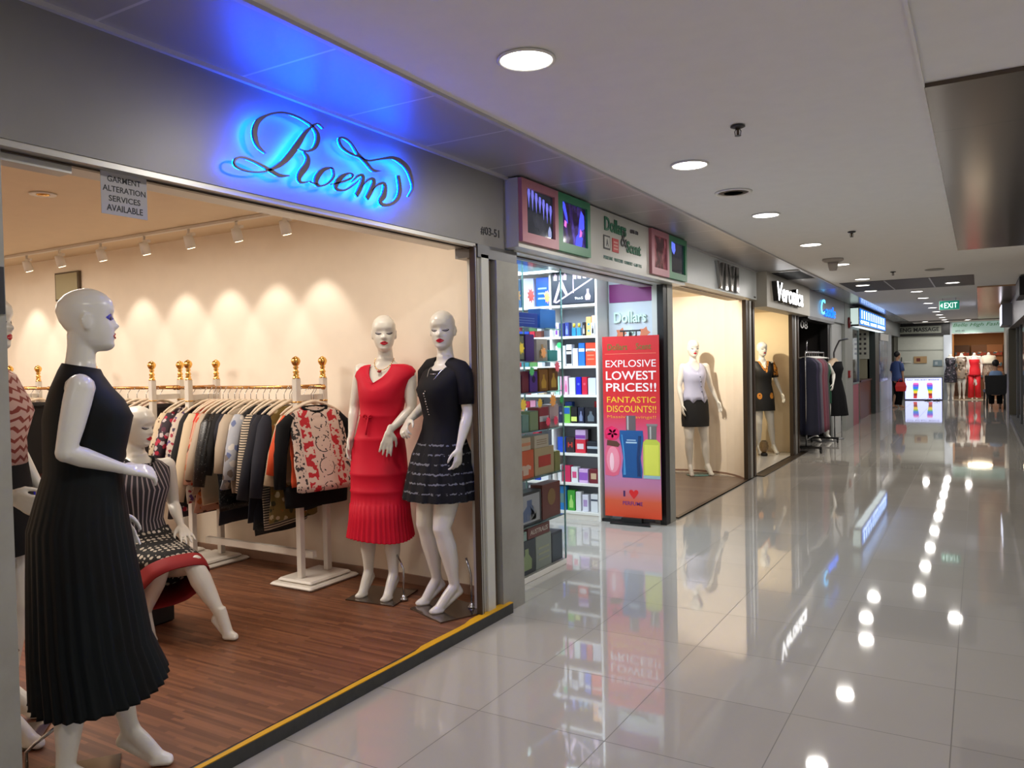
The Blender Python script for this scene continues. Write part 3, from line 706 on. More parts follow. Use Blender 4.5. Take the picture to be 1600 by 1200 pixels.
def stand(o, corners, rod_xy, rod_h, rod_to):
    inv = Matrix.Translation(o.location) @ Matrix.Rotation(o.rotation_euler.z, 4, 'Z') @ Matrix.Scale(o.scale[0], 4); inv.invert()
    q = lambda p, z=0.0: inv @ Vector((p[0], p[1], o.location.z+z))
    cs = [q(c) for c in corners]
    MB().prism([(c.x, c.y) for c in cs], Matrix.Translation((0, 0, .0015)), .007).build('base_plate', M['base_plate'], o)
    r = MB(); a_ = q(rod_xy); b_ = q(rod_to)
    r.lathe((a_.x, a_.y, .008), [(.026, 0), (.026, .008), (.012, .018), (.012, .03)], n=20)
    d = b_-a_
    r.tube([(a_.x, a_.y, .03), (a_.x, a_.y, rod_h), (a_.x+d.x*.25, a_.y+d.y*.25, rod_h+.03), (b_.x, b_.y, rod_h+.10)], .0065, n=10)
    r.build('calf_rod', M['steel'], o)
# fabrics
mm('fab_black', (13, 13, 16), .85, spec=.25); mm('fab_black_knit', (14, 14, 20), .8, spec=.3)
mm('fab_teal_black', rough=.65, spec=.25, fn=f_stripes((7, 9, 11), (6, 13, 17), .11, 0, .5, .05))
mm('fab_red', (206, 10, 46), .6, spec=.3); mm('fab_red_pleat', (196, 10, 40), .5, spec=.4)

# ---- woman mannequin in the black dress (nearest)
t = thing('mannequin', 'white mannequin in a long black pleated dress nearest the left pillar, seen in profile', 'mannequin', group='display mannequins')
x0 = -.0
P1 = dict(hyaw=0, hpitch=2, eyes='open', hoff=(0, .012, 0),
  armR=[(.168, -.01, 1.43), (.205, -.060, 1.215), (.10, .115, 1.135), (-.30, 1.0, -.22), (-.55, -.25, -1), .62, .35, 1],
  armL=[(-.168, -.01, 1.43), (-.215, -.02, 1.16), (-.20, .10, .93), (.0, .3, -1), (1, 0, 0), .3, 1, -1],
  legR=[(.095, -.01, .86), (.13, -.03, .50), (.185, -.095, .125), (.20, .055, .016)],
  legL=[(-.075, -.01, .86), (-.045, .07, .50), (-.005, .115, .135), (.045, .245, .016)])
figure(t, P1, vox=.0055)
hem1 = lambda a: -.028*math.cos(a)+.022*math.sin(a)
R1 = [(1.507, .060, .062, 0, -.006, lambda a: (1, .012*math.sin(-a))), (1.492, .083, .070, 0, -.012), (1.472, .125, .078, 0, -.012), (1.43, .152, .100, 0, -.008), (1.38, .165, .128, 0, .005), (1.32, .170, .148, 0, .012), (1.24, .158, .140, 0, .002), (1.13, .148, .128, 0, -.010), (1.04, .166, .145, 0, -.02, pleats(34, .01)), (.93, .190, .165, 0, -.03, pleats(34, .025)), (.75, .205, .180, 0, -.02, pleats(34, .045)), (.5, .232, .200, 0, -.005, pleats(34, .06)), (.345, .250, .224, 0, .022, pleats(34, .075, hem=hem1)), (.335, .252, .226, 0, .022, pleats(34, .08, hem=hem1))]
garment('dress', M['fab_teal_black'], t, R1, n=204)
place(t, -.256, -1.217, 59, s=.985)
stand(t, [(-.56, -1.40), (-.26, -1.62), (-.02, -1.30), (-.32, -1.08)], (-.33, -1.42), .16, (-.22, -1.36))

# ---- mannequin in the red dress
t = thing('mannequin', 'white mannequin in a bright red dress with pleated hem by the cream wall', 'mannequin', group='display mannequins')
P2 = dict(mid=lean(.060), hyaw=20, hpitch=-2,
  armR=[(.105, -.01, 1.44), (.165, -.02, 1.205), (.165, .045, 1.03), (.10, .12, -1), (-1, .1, 0), .25, .6, 1],
  armL=[(-.215, -.01, 1.40), (-.235, .02, 1.19), (-.135, .150, 1.068), (.20, .14, -1), (.3, -.9, -.1), .12, 1.1, 1],
  legR=[(.085, -.01, .86), (.088, .02, .50), (.092, -.01, .14), (.115, .105, .016)],
  legL=[(-.085, -.01, .86), (-.082, .045, .50), (-.092, .03, .14), (-.075, .16, .016)])
figure(t, P2, vox=.0055)
def vneck(dz, k=.0, ph=1.35, wd=.75):
    # V shaped drop centred at angle ph (pi/2 is straight ahead)
    def fn(a):
        d = abs((a-ph+PI) % (2*PI)-PI); q = max(0, 1-d/wd); return 1+k*q, -dz*q
    return fn
vv = lambda dz, k: vneck(dz, k, 1.42, .62)
R2 = [(1.478, .118, .066, .0, -.012, vv(.118, .95)), (1.474, .140, .074, 0, -.010, vv(.115, .80)), (1.462, .172, .080, 0, -.008, vv(.107, .62)), (1.435, .196, .092, 0, -.006, vv(.086, .38)), (1.405, .200, .104, 0, -.002, vv(.064, .22)), (1.375, .178, .116, 0, .004, vv(.044, .11)), (1.32, .158, .138, 0, .014, vv(.012, .0)), (1.24, .145, .122, 0, .008), (1.165, .136, .108, 0, .004), (1.157, .141, .113, 0, .004), (1.148, .136, .108, 0, .004), (1.05, .152, .122, 0, 0), (1.022, .158, .127, 0, 0), (1.014, .163, .132, 0, 0), (1.0, .160, .128, 0, 0), (.93, .176, .138, 0, -.004), (.80, .184, .150, 0, -.004), (.792, .190, .156, 0, -.004), (.778, .184, .150, 0, -.004), (.69, .184, .150, 0, -.002), (.682, .190, .156, 0, -.002), (.670, .184, .15, 0, -.002), (.60, .187, .154, 0, 0), (.596, .191, .158, 0, 0, pleats(40, .03)), (.5, .196, .166, 0, 0, pleats(40, .06)), (.38, .212, .182, 0, 0, pleats(40, .085, hem=lambda a: .012*math.sin(2*a))), (.375, .213, .183, 0, 0, pleats(40, .085, hem=lambda a: .012*math.sin(2*a)))]
garment('dress', M['fab_red'], t, R2, n=200, mid=lean(.06))
bow = MB().tube([(.05, .112, 1.15), (.038, .125, 1.17), (.02, .122, 1.15), (.035, .118, 1.14), (.015, .122, 1.152), (.0, .122, 1.165), (-.005, .118, 1.15), (.015, .122, 1.148), (.025, .125, 1.09), (.03, .132, 1.04)], .006, n=8)
bow.build('belt_bow', M['fab_red'], t)
nk = MB()
for i in range(22):
    a = PI*i/21; nk.sphere((-.056+.062*math.cos(a), .0+.075*math.sin(a), 1.512-.070*math.sin(a)), .0038, n=8, k=5)
nl = nk.build('necklace', M['gold'], t)
MB().lathe((-.05, .082, 1.425), [(.002, 0), (.013, .004), (.014, .012), (.003, .018)], n=14).build('pendant', mat('pendant_rose', (170, 50, 60), .2, .4), nl)
place(t, -.80, 1.02, -71)
stand(t, [(-.93, .82), (-.57, .85), (-.65, 1.20), (-.99, 1.14)], (-.59, .98), .20, (-.70, 1.03))

# ---- mannequin in black knit dress
t = thing('mannequin', 'white mannequin in a short black knit dress with grey wavy lines by the frame', 'mannequin', group='display mannequins')
P3 = dict(mid=lean(.050), hyaw=34, hpitch=-3,
  armR=[(.115, -.012, 1.438), (.195, -.070, 1.225), (.165, .105, 1.135), (-.35, .75, -.5), (-.6, -.3, -1), .7, .5, 1],
  armL=[(-.203, -.012, 1.402), (-.222, -.02, 1.175), (-.212, .05, .985), (.08, .10, -1), (1, .2, 0), .5, .5, -1],
  legR=[(.085, -.01, .86), (.095, .06, .50), (.085, -.02, .145), (.13, .10, .016)],
  legL=[(-.085, -.01, .86), (-.09, .09, .50), (-.105, .01, .145), (-.06, .155, .016)])
figure(t, P3, vox=.0055)
def f_knit(nt, b):
    x, y, z, v = XYZ(nt); c = N(nt, 'ShaderNodeTexNoise', Scale=60.0, Detail=1.0); L(nt, v, c.inputs['Vector'])
    zz = M2(nt, 'ADD', z, M2(nt, 'MULTIPLY', M2(nt, 'SUBTRACT', c.outputs['Fac'], .5), .022))
    f = M2(nt, 'FRACT', M2(nt, 'DIVIDE', M2(nt, 'SUBTRACT', zz, .690), .0555))
    ln = M2(nt, 'MULTIPLY', M2(nt, 'LESS_THAN', M2(nt, 'ABSOLUTE', M2(nt, 'SUBTRACT', f, .5)), .085), M2(nt, 'LESS_THAN', z, 1.03))
    n2 = N(nt, 'ShaderNodeTexNoise', Scale=30.0); L(nt, v, n2.inputs['Vector']); ln = M2(nt, 'MULTIPLY', ln, M2(nt, 'GREATER_THAN', n2.outputs['Fac'], .44))
    L(nt, MIX(nt, ln, (14, 14, 19), (116, 118, 124)), b.inputs['Base Color'])
mm('fab_knit_lines', rough=.8, spec=.3, fn=f_knit)
neck3 = lambda a: (1, -.055*max(0, math.sin(a))**2)
def rneck(dz, k=.12): return lambda a: (1+k*max(0, math.sin(a))**3, -dz*max(0, math.sin(a))**1.5)
R3 = [(1.482, .088, .062, 0, -.010, rneck(.050, .32)), (1.478, .104, .068, 0, -.010, rneck(.047, .26)), (1.465, .142, .076, 0, -.010, rneck(.040, .18)), (1.44, .166, .084, 0, -.008, rneck(.026, .1)), (1.41, .168, .098, 0, -.004, rneck(.008, .03)), (1.375, .162, .116, 0, .006), (1.32, .155, .142, 0, .016), (1.24, .136, .116, 0, .010), (1.15, .124, .094, 0, .004), (1.08, .136, .104, 0, 0), (1.02, .158, .124, 0, -.004, pleats(16, .01)), (.93, .190, .160, 0, -.004, pleats(16, .03)), (.80, .218, .196, 0, -.002, pleats(16, .05)), (.672, .240, .220, 0, 0, pleats(16, .07)), (.665, .241, .221, 0, 0, pleats(16, .07))]
def sl3(mb):
    for P_ in ([(-.09, 1.458, .054), (-.165, 1.434, .061), (-.212, 1.392, .061), (-.219, 1.32, .055), (-.221, 1.235, .051)], [(.0, 1.466, .054), (.075, 1.450, .061), (.125, 1.412, .061), (.145, 1.35, .055), (.168, 1.275, .051)]):
        pts = [(x, -.012-.05*max(0, 1.42-z)*(3 if x > 0 else .6), z) for x, z, r in P_]; rr = [r for _, _, r in P_]
        mb.tube(pts+pts[::-1]+[pts[0]], rr+[r-.004 for r in rr[::-1]]+[rr[0]], None, 22, caps=False)
garment('dress', M['fab_knit_lines'], t, R3, n=192, extra=sl3, mid=lean(.045))
nk = MB(); nk.tube([(.030, .0, 1.492), (.012, .072, 1.435), (-.012, .115, 1.37), (-.045, .158, 1.31)], .0030, n=6); nk.tube([(-.135, .0, 1.485), (-.100, .075, 1.43), (-.070, .12, 1.37), (-.047, .158, 1.31)], .0030, n=6)
nk.tube([(-.070, .090, 1.412), (-.020, .092, 1.412)], .0028, n=6)
nl = nk.build('necklace', M['steel'], t)
ns = MB()
for i in range(9): ns.sphere((-.045+.002*math.sin(i*2), .166-.0045*i, 1.30-.0155*i), .006 if i % 3 == 0 else .0042, n=8, k=5)
ns.build('bead_strand', M['steel'], nl)
place(t, -.295, 1.0, -102)
stand(t, [(-.45, .86), (-.13, .73), (.0-.03, .95), (-.05, 1.09), (-.42, 1.15)], (-.125, 1.04), .20, (-.165, 1.05))

# ---- seated mannequin in the striped dress
t = thing('mannequin', 'seated white mannequin in a grey striped top and patterned skirt with a red border', 'mannequin', group='display mannequins')
dz = -.52
P4 = dict(hyaw=34, hpitch=-8, torso_dz=dz,
  armR=[(.163, .02, 1.40+dz), (.185, .015, 1.17+dz), (.165, .130, 1.06+dz), (.05, .85, -.55), (.3, -.5, -1), .12, 1.6, 1],
  armL=[(-.163, .0, 1.43+dz), (-.225, -.07, 1.19+dz), (-.18, .12, 1.09+dz), (.10, .85, -.40), (.0, -.5, -1), .14, 1.7, -1],
  legR=[(.085, .0, .88+dz), (.05, .36, .40), (.07, .20, .14), (.08, .32, .016)],
  legL=[(-.085, .0, .88+dz), (-.10, .43, .41), (-.19, .54, .14), (-.235, .62, .016)])
figure(t, P4, vox=.006)
def f_sail(nt, b):
    x, y, z, v = XYZ(nt)
    at = M2(nt, 'ARCTAN2', x, M2(nt, 'ADD', y, .02)); f = M2(nt, 'FRACT', M2(nt, 'MULTIPLY', M2(nt, 'ADD', at, 10.0), 5.6))
    L(nt, MIX(nt, M2(nt, 'LESS_THAN', f, .3), (38, 36, 44), (150, 138, 142)), b.inputs['Base Color'])
mm('fab_sail', rough=.8, fn=f_sail)
mm('fab_scallop', rough=.8, fn=f_spots((16, 15, 17), [(188, 178, 164), (200, 190, 176)], 34, .36, .12))
mm('fab_dark_red', (140, 14, 20), .7)
R4 = [(1.49+dz, .082, .074, 0, -.002, neck3), (1.465+dz, .128, .085, 0, -.006), (1.43+dz, .176, .094, 0, -.004), (1.375+dz, .168, .114, 0, .006), (1.32+dz, .156, .138, 0, .014), (1.22+dz, .134, .108, 0, .008), (1.14+dz, .124, .092, 0, .002), (1.05+dz, .15, .118, 0, .0), (.97+dz, .176, .14, 0, 0)]
garment('top', M['fab_sail'], t, R4, n=64, extra=lambda mb: sleeve(mb, (.160, .01, 1.415+dz), (.178, .018, 1.31+dz), .060, .055))
col_ = MB().tube([(.078*math.cos(a), .002+.088*math.sin(a), 1.490+dz-.058*max(0, math.sin(a))**2) for a in [PI*2*i/24 for i in range(25)]], .0085, n=8); col_.build('collar', M['fab_black'], t)
badge = MB().sphere((.045, .098, 1.435+dz), .018, .006, .018, n=12, k=6); badge.build('brooch', mat('brooch_blue', (60, 60, 140), .3, .3), t)
def lap(name, m, ks, n=72):
    """ks: (top_y, top_z, low_y, low_z, half_width, shift_x)"""
    o_, i_ = [], []
    for ty, tz, ly, lz, rx, sx in ks:
        for th, dst in ((0, o_), (.006, i_)):
            r = []
            for j in range(n):
                a = 2*PI*j/n; u = math.sin(a); k = 1+.03*math.sin(a*11)*(.3+.7*(1-u)/2)
                q = .5+.5*math.copysign(abs(u)**.8, u); px = math.cos(a)
                px = math.copysign(abs(px)**.75, px)*(rx-th)*k
                r.append(Vector((sx+px, ly+(ty-ly)*q, (lz+th)+(tz-th-lz-th)*q)))
            dst.append(r)
    return MB().loft(o_+i_[::-1]+[o_[0]], None, False, sm=True).build(name, m, t)
lap('skirt', M['fab_scallop'], [(.09, .585, -.12, .54, .155, 0), (.13, .545, -.14, .44, .175, 0), (.24, .515, -.12, .34, .18, -.01), (.34, .500, -.06, .27, .18, -.02), (.42, .475, .06, .215, .18, -.03)])
lap('skirt_border', M['fab_dark_red'], [(.42, .476, .06, .214, .1815, -.03), (.465, .455, .16, .165, .182, -.03), (.49, .425, .22, .150, .181, -.03)])
place(t, -1.62, -.10, -12)
# stool below her
t = thing('stool', 'low black cube stool under the seated mannequin in the patterned skirt', 'stool', (-1.70, -.08, .06))
MB().box(-.15, .13, -.15, .15, .0, .26, None, .01).build('seat', M['black'], t)

# ---- mannequin with chevron top, mostly behind the pillar
t = thing('mannequin', 'white mannequin in a rust chevron top and black trousers half hidden by the left pillar', 'mannequin', group='display mannequins')
P5 = dict(hyaw=0, hpitch=0,
  armR=[(.163, -.01, 1.43), (.205, .0, 1.18), (.19, .16, 1.0), (-.1, .9, -.5), (-1, 0, -.3), .4, .8, 1],
  armL=[(-.163, -.01, 1.43), (-.20, -.02, 1.17), (-.19, .10, .96), (.1, .3, -1), (1, 0, 0), .3, 1, -1],
  legR=[(.085, -.01, .86), (.09, .03, .50), (.13, .08, .13), (.17, .24, .016)],
  legL=[(-.085, -.01, .86), (-.10, .03, .50), (-.12, -.03, .13), (-.12, .12, .016)])
figure(t, P5, vox=.006)
mm('fab_chevron', rough=.8, fn=f_chevron((196, 160, 150), (130, 52, 42), .040, .018, .06))
garment('top', M['fab_chevron'], t, [(1.50, .08, .075, 0, -.004, neck3), (1.46, .145, .088, 0, -.006), (1.42, .172, .098, 0, -.004), (1.36, .165, .125, 0, .008), (1.31, .158, .14, 0, .014), (1.2, .140, .115, 0, .006), (1.08, .155, .12, 0, 0)], n=48)
garment('trousers', M['fab_black'], t, [(1.12, .150, .118, 0, 0), (1.0, .178, .132, 0, -.004), (.9, .190, .14, 0, -.006), (.74, .186, .15, 0, 0), (.735, .185, .15, 0, 0)], n=48)
place(t, -.95, -1.20, 36)
stand(t, [(-1.06, -1.30), (-.84, -1.44), (-.66, -1.22), (-.86, -1.04)], (-1.0, -1.2), .22, (-.93, -1.13))
# ================================================================ clothes racks along the cream wall
RY, RZ = 1.075, 1.395
def rack(x0, x1, posts, label):
    t = thing('clothes_rack', label, 'clothes rack', ((x0+x1)/2, RY, .06), 0, 'white clothes racks with gold finials'); cx = (x0+x1)/2
    for px in posts:
        p = px-cx; b = MB()
        b.box(p-.19, p+.19, -.235, .235, .0, .028, None, .012); b.box(p-.155, p+.155, -.195, .195, .028, .052, None, .014)
        b.build('foot', M['white_paint'], t)
        for q in (-.125, .125):
            s = MB().tube([(p, q, .05), (p, q, 1.405)], .0235, n=4); s = MB().box(p-.021, p+.021, q-.021, q+.021, .05, 1.40, None, .005)
            po = s.build('post', M['white_paint'], t)
            MB().lathe((p, q, 1.395), [(.024, 0), (.024, .008), (.017, .014), (.021, .024), (.014, .032), (.022, .044), (.015, .056), (.012, .066), (.020, .074), (.013, .084), (.024, .096), (.031, .112), (.031, .124), (.022, .140), (.006, .150), (.001, .152)], n=18).build('finial', M['gold'], po)
            MB().lathe((p, q, 1.235), [(.028, 0), (.031, .004), (.028, .008)], n=16).build('collar', M['gold'], po)
        c = MB().box(p-.012, p+.012, -.11, .11, 1.245, 1.285); c.build('crossbar', M['white_paint'], t)
        c2 = MB().tube([(p, -.11, RZ-.06+.01), (p, .11, RZ-.06+.01)], .008, n=8); c2.build('rail_support', M['brass'], t)
    r = MB().tube([(x0-cx+.02, 0, RZ-.06), (x1-cx-.02, 0, RZ-.06)], .0125, n=14)
    for e_, d in ((x0-cx+.02, -1), (x1-cx-.02, 1)):
        r.tube([(e_, 0, RZ-.06), (e_+d*.006, 0, RZ-.06), (e_+d*.010, 0, RZ-.06), (e_+d*.02, 0, RZ-.06), (e_+d*.032, 0, RZ-.06)], [.014, .018, .012, .018, .006], n=14)
    r.build('rail', M['brass'], t)
    lb = MB().box(posts[0]-cx, posts[-1]-cx, -.018, .018, .16, .205) if len(posts) > 1 else None
    if lb: lb.build('lower_bar', M['white_paint'], t)
    return t
rack(-2.84, -1.31, [-2.55, -1.44], 'white clothes rack with gold ball finials nearest the red dress mannequin')
rack(-4.45, -2.87, [-4.15, -2.98], 'second white clothes rack with gold ball finials, left of the nearest rack')
rack(-6.10, -4.62, [-5.90, -5.02], 'farthest clothes rack with gold ball finials, seen behind the black dress mannequin')

def hanger_proto():
    t = thing('clothes_hanger', 'cream wooden clothes hanger', 'hanger', (0, 0, 0))
    b = MB(); P_ = [(0, -.205, -.085), (0, -.15, -.050), (0, -.06, -.012), (0, 0, .0), (0, .06, -.012), (0, .15, -.050), (0, .205, -.085)]
    b.tube(P_, [.007, .009, .010, .012, .010, .009, .007], n=8, flat=((1, 0, 0), 1.0)); b.build('hanger_body', mat('hanger_cream', (226, 208, 184), .4), t)
    h = MB().tube([(0, 0, .0), (0, 0, .05), (0, .012, .062), (0, .0225, .078), (0, .018, .095), (0, .0, .1035), (0, -.017, .094), (0, -.021, .080)], .0026, n=6); h.build('hook', M['steel'], t)
    return t
def garment_mesh(ln, hw, th, sleeve_len, flare, neck, seed, long_sleeve_dir=.30):
    r = random.Random(seed); mb = MB(); n = 36; rings = []; K = 14; ph = r.random()*6; f1 = r.choice([3, 4, 5]); lean_ = r.uniform(-.012, .012)
    for i in range(K+1):
        u = i/K; z = -.085-(ln-.085)*u if i > 0 else -.03
        if i == 0: w_, t_ = .075, .022
        elif i == 1: w_, t_, z = .15, .03, -.055
        elif i == 2: w_, t_, z = hw*.98, th*.8, -.095
        else:
            q = (i-3)/(K-3); w_ = hw*(1+(-.10 if q < .4 else -.10+.0)*1 + flare*q); t_ = th*(1+.5*q); z = -.12-(ln-.12)*q
        row = []
        for j in range(n):
            a = 2*PI*j/n; k = 1+.16*min(1, max(0, i-2)/6)*math.sin(a*f1+ph+i*.12)
            row.append(Vector((math.cos(a)*t_*k+lean_*i, math.copysign(abs(math.sin(a))**.8, math.sin(a))*w_*(1+.02*math.sin(i*1.3+ph)), z+(.006*math.sin(3*a+ph) if i == K else 0)-(.035*neck*max(0, math.cos(a)) if i == 0 else 0))))
        rings.append(row)
    mb.loft(rings, None, True, sm=True)
    if sleeve_len:
        for q in (-1, 1):
            a = Vector((.0, q*(hw-.035), -.105)); d = Vector((r.uniform(-.06, .1), q*(long_sleeve_dir if q < 0 else .03), -1)).normalized(); s = .056
            pts = [a, a+Vector((.005, q*.035, -.06)), a+d*sleeve_len*.5+Vector((.012, q*.045, -.02)), a+d*sleeve_len+Vector((.006, q*.02, 0))]
            mb.tube(pts, [s*.8, s, s*.85, s*.72], None, 14, flat=((1, 0, 0), 1))
    return mb
hang0 = hanger_proto(); used_h = [False]
def hang(x, label, m, ln=.62, hw=.20, th=.016, sl=.45, flare=.20, rz=0.0, kind='top', name='shirt', dy=0.0, neck=1.0, side='rack', extra=None):
    if not used_h[0]: h = hang0; used_h[0] = True
    else: h = copy_tree(hang0)
    z = RZ-.06+.06+.0125-.1035-.003
    h.location = (x, RY+dy, z); h.rotation_euler = (0, 0, rz); h['label'] = 'cream hanger on the rail holding the ' + label.split(' on the ')[0].split(' hanging')[0]; h['group'] = 'cream hangers on the racks'
    words = h['label'].split()
    if len(words) > 16: h['label'] = ' '.join(words[:16])
    o = garment_mesh(ln*1.09, hw, th, sl, flare, neck, int(abs(x)*1000)+3).build(name, m)
    o.location = (x, RY+dy, z-.002); o.rotation_euler = (0, 0, rz)
    tag(o, label, kind, 'clothes on the '+side)
    if extra: extra(o)
    return o
F_ = {}
def fab(k, **kw): F_[k] = mm('cloth_'+k, **kw); return F_[k]
def f_sweater(nt, b):
    x, y, z, v = XYZ(nt); ay = M2(nt, 'ABSOLUTE', y)
    n = N(nt, 'ShaderNodeTexNoise', Scale=26.0, Detail=2.0); L(nt, v, n.inputs['Vector']); n2 = N(nt, 'ShaderNodeTexNoise', Scale=48.0, Detail=1.0); L(nt, v, n2.inputs['Vector'])
    colm = M2(nt, 'LESS_THAN', M2(nt, 'ABSOLUTE', M2(nt, 'SUBTRACT', ay, .105)), .034)
    red = M2(nt, 'MULTIPLY', colm, M2(nt, 'GREATER_THAN', n.outputs['Fac'], .50))
    edge = M2(nt, 'MULTIPLY', M2(nt, 'GREATER_THAN', ay, .15), M2(nt, 'GREATER_THAN', n2.outputs['Fac'], .54))
    rr = M2(nt, 'ADD', M2(nt, 'POWER', M2(nt, 'DIVIDE', y, .055), 2.0), M2(nt, 'POWER', M2(nt, 'DIVIDE', M2(nt, 'SUBTRACT', M2(nt, 'FRACT', M2(nt, 'DIVIDE', M2(nt, 'ADD', z, 2.0), .15)), .5), .36), 2.0))
    ring = M2(nt, 'LESS_THAN', M2(nt, 'ABSOLUTE', M2(nt, 'SUBTRACT', rr, 1.0)), .11)
    dots = M2(nt, 'MULTIPLY', M2(nt, 'LESS_THAN', ay, .07), M2(nt, 'GREATER_THAN', n2.outputs['Fac'], .66))
    c = MIX(nt, M2(nt, 'MAXIMUM', M2(nt, 'MAXIMUM', edge, M2(nt, 'MULTIPLY', ring, M2(nt, 'GREATER_THAN', n.outputs['Fac'], .46))), dots), (206, 184, 170), (44, 38, 40))
    L(nt, MIX(nt, red, c, (178, 24, 36)), b.inputs['Base Color'])
fab('flor_cream', rough=.75, fn=f_sweater)
fab('orange', col=(214, 78, 34), rough=.8); fab('cream', col=(206, 186, 156), rough=.8); fab('beige', col=(190, 168, 140), rough=.85)
fab('olive', rough=.75, fn=f_spots((120, 100, 48), [(60, 62, 30), (190, 176, 140), (150, 96, 40)], 20, .4))
fab('navy', col=(12, 13, 28), rough=.85); fab('navy2', col=(14, 17, 34), rough=.8); fab('blackc', col=(16, 15, 17), rough=.85)
fab('stripe', rough=.8, fn=f_stripes((22, 20, 24), (196, 180, 158), .017, 2, .55, .003))
fab('lace', rough=.7, fn=f_spots((14, 14, 16), [(60, 56, 54), (44, 42, 40)], 60, .25))
fab('bluewhite', rough=.75, fn=f_spots((168, 172, 182), [(96, 108, 150), (206, 202, 196), (120, 110, 104)], 16, .42))
fab('sheer', col=(176, 160, 140), rough=.6); fab('grey', col=(112, 104, 100), rough=.8)
fab('sequin', rough=.35, fn=f_spots((12, 12, 14), [(120, 118, 116), (60, 60, 62)], 90, .22))
fab('orangeprint', rough=.75, fn=f_spots((198, 150, 128), [(196, 62, 30), (190, 110, 60), (90, 60, 50)], 18, .42))
fab('redc', col=(196, 22, 20), rough=.7); fab('floralpurple', rough=.75, fn=f_spots((196, 182, 168), [(88, 60, 120), (150, 40, 60), (60, 50, 70)], 24, .34))
fab('floralred', rough=.75, fn=f_spots((46, 34, 44), [(176, 40, 66), (190, 176, 176), (90, 40, 60)], 24, .42))
fab('leopard', rough=.75, fn=f_spots((206, 186, 156), [(84, 60, 48), (120, 92, 70)], 30, .26))
fab('brownblack', col=(36, 26, 26), rough=.85); fab('pinkc', col=(196, 140, 138), rough=.8)
fab('maroonprint', rough=.8, fn=f_spots((60, 24, 24), [(130, 70, 50), (100, 36, 40), (30, 20, 24)], 22, .4))
fab('blueflat', col=(30, 34, 150), rough=.6)
A_ = 'nearest rack'
ss_ = hang(-1.35, 'black sleeved top with cream and red printed front on the end of the nearest rack', F_['flor_cream'], .525, .215, .03, 0, .12, rz=-.27, kind='sweater', name='sweater', dy=-.06)
# its black sleeves, collar and hem are parts
for q in (-1, 1):
    bs = MB(); bs.tube([(0, q*.165, -.10), (.0, q*.225, -.16), (.004, q*.258, -.34), (.01, q*.268, -.56)], [.040, .050, .046, .038], None, 14)
    bs.build('sleeve', M['fab_black'], ss_)
hm_ = MB()
for zz, k in ((-.54, 1.0),): 
    rr_ = []
    for i in range(5):
        z = -.555-.034*i; rr_.append([Vector((math.cos(a)*(.054+.001*i)+.008, math.copysign(abs(math.sin(a))**.8, math.sin(a))*(.242-.003*i), z)) for a in [2*PI*j/40 for j in range(40)]])
    hm_.loft(rr_, None, True, sm=True)
hm_.build('hem', M['fab_black'], ss_)
nb = MB().tube([(.026*math.cos(a)+.01, .088*math.sin(a), -.035-.03*max(0, math.cos(a))) for a in [2*PI*i/28 for i in range(29)]], .010, n=8); nb.build('collar', M['fab_black'], ss_)
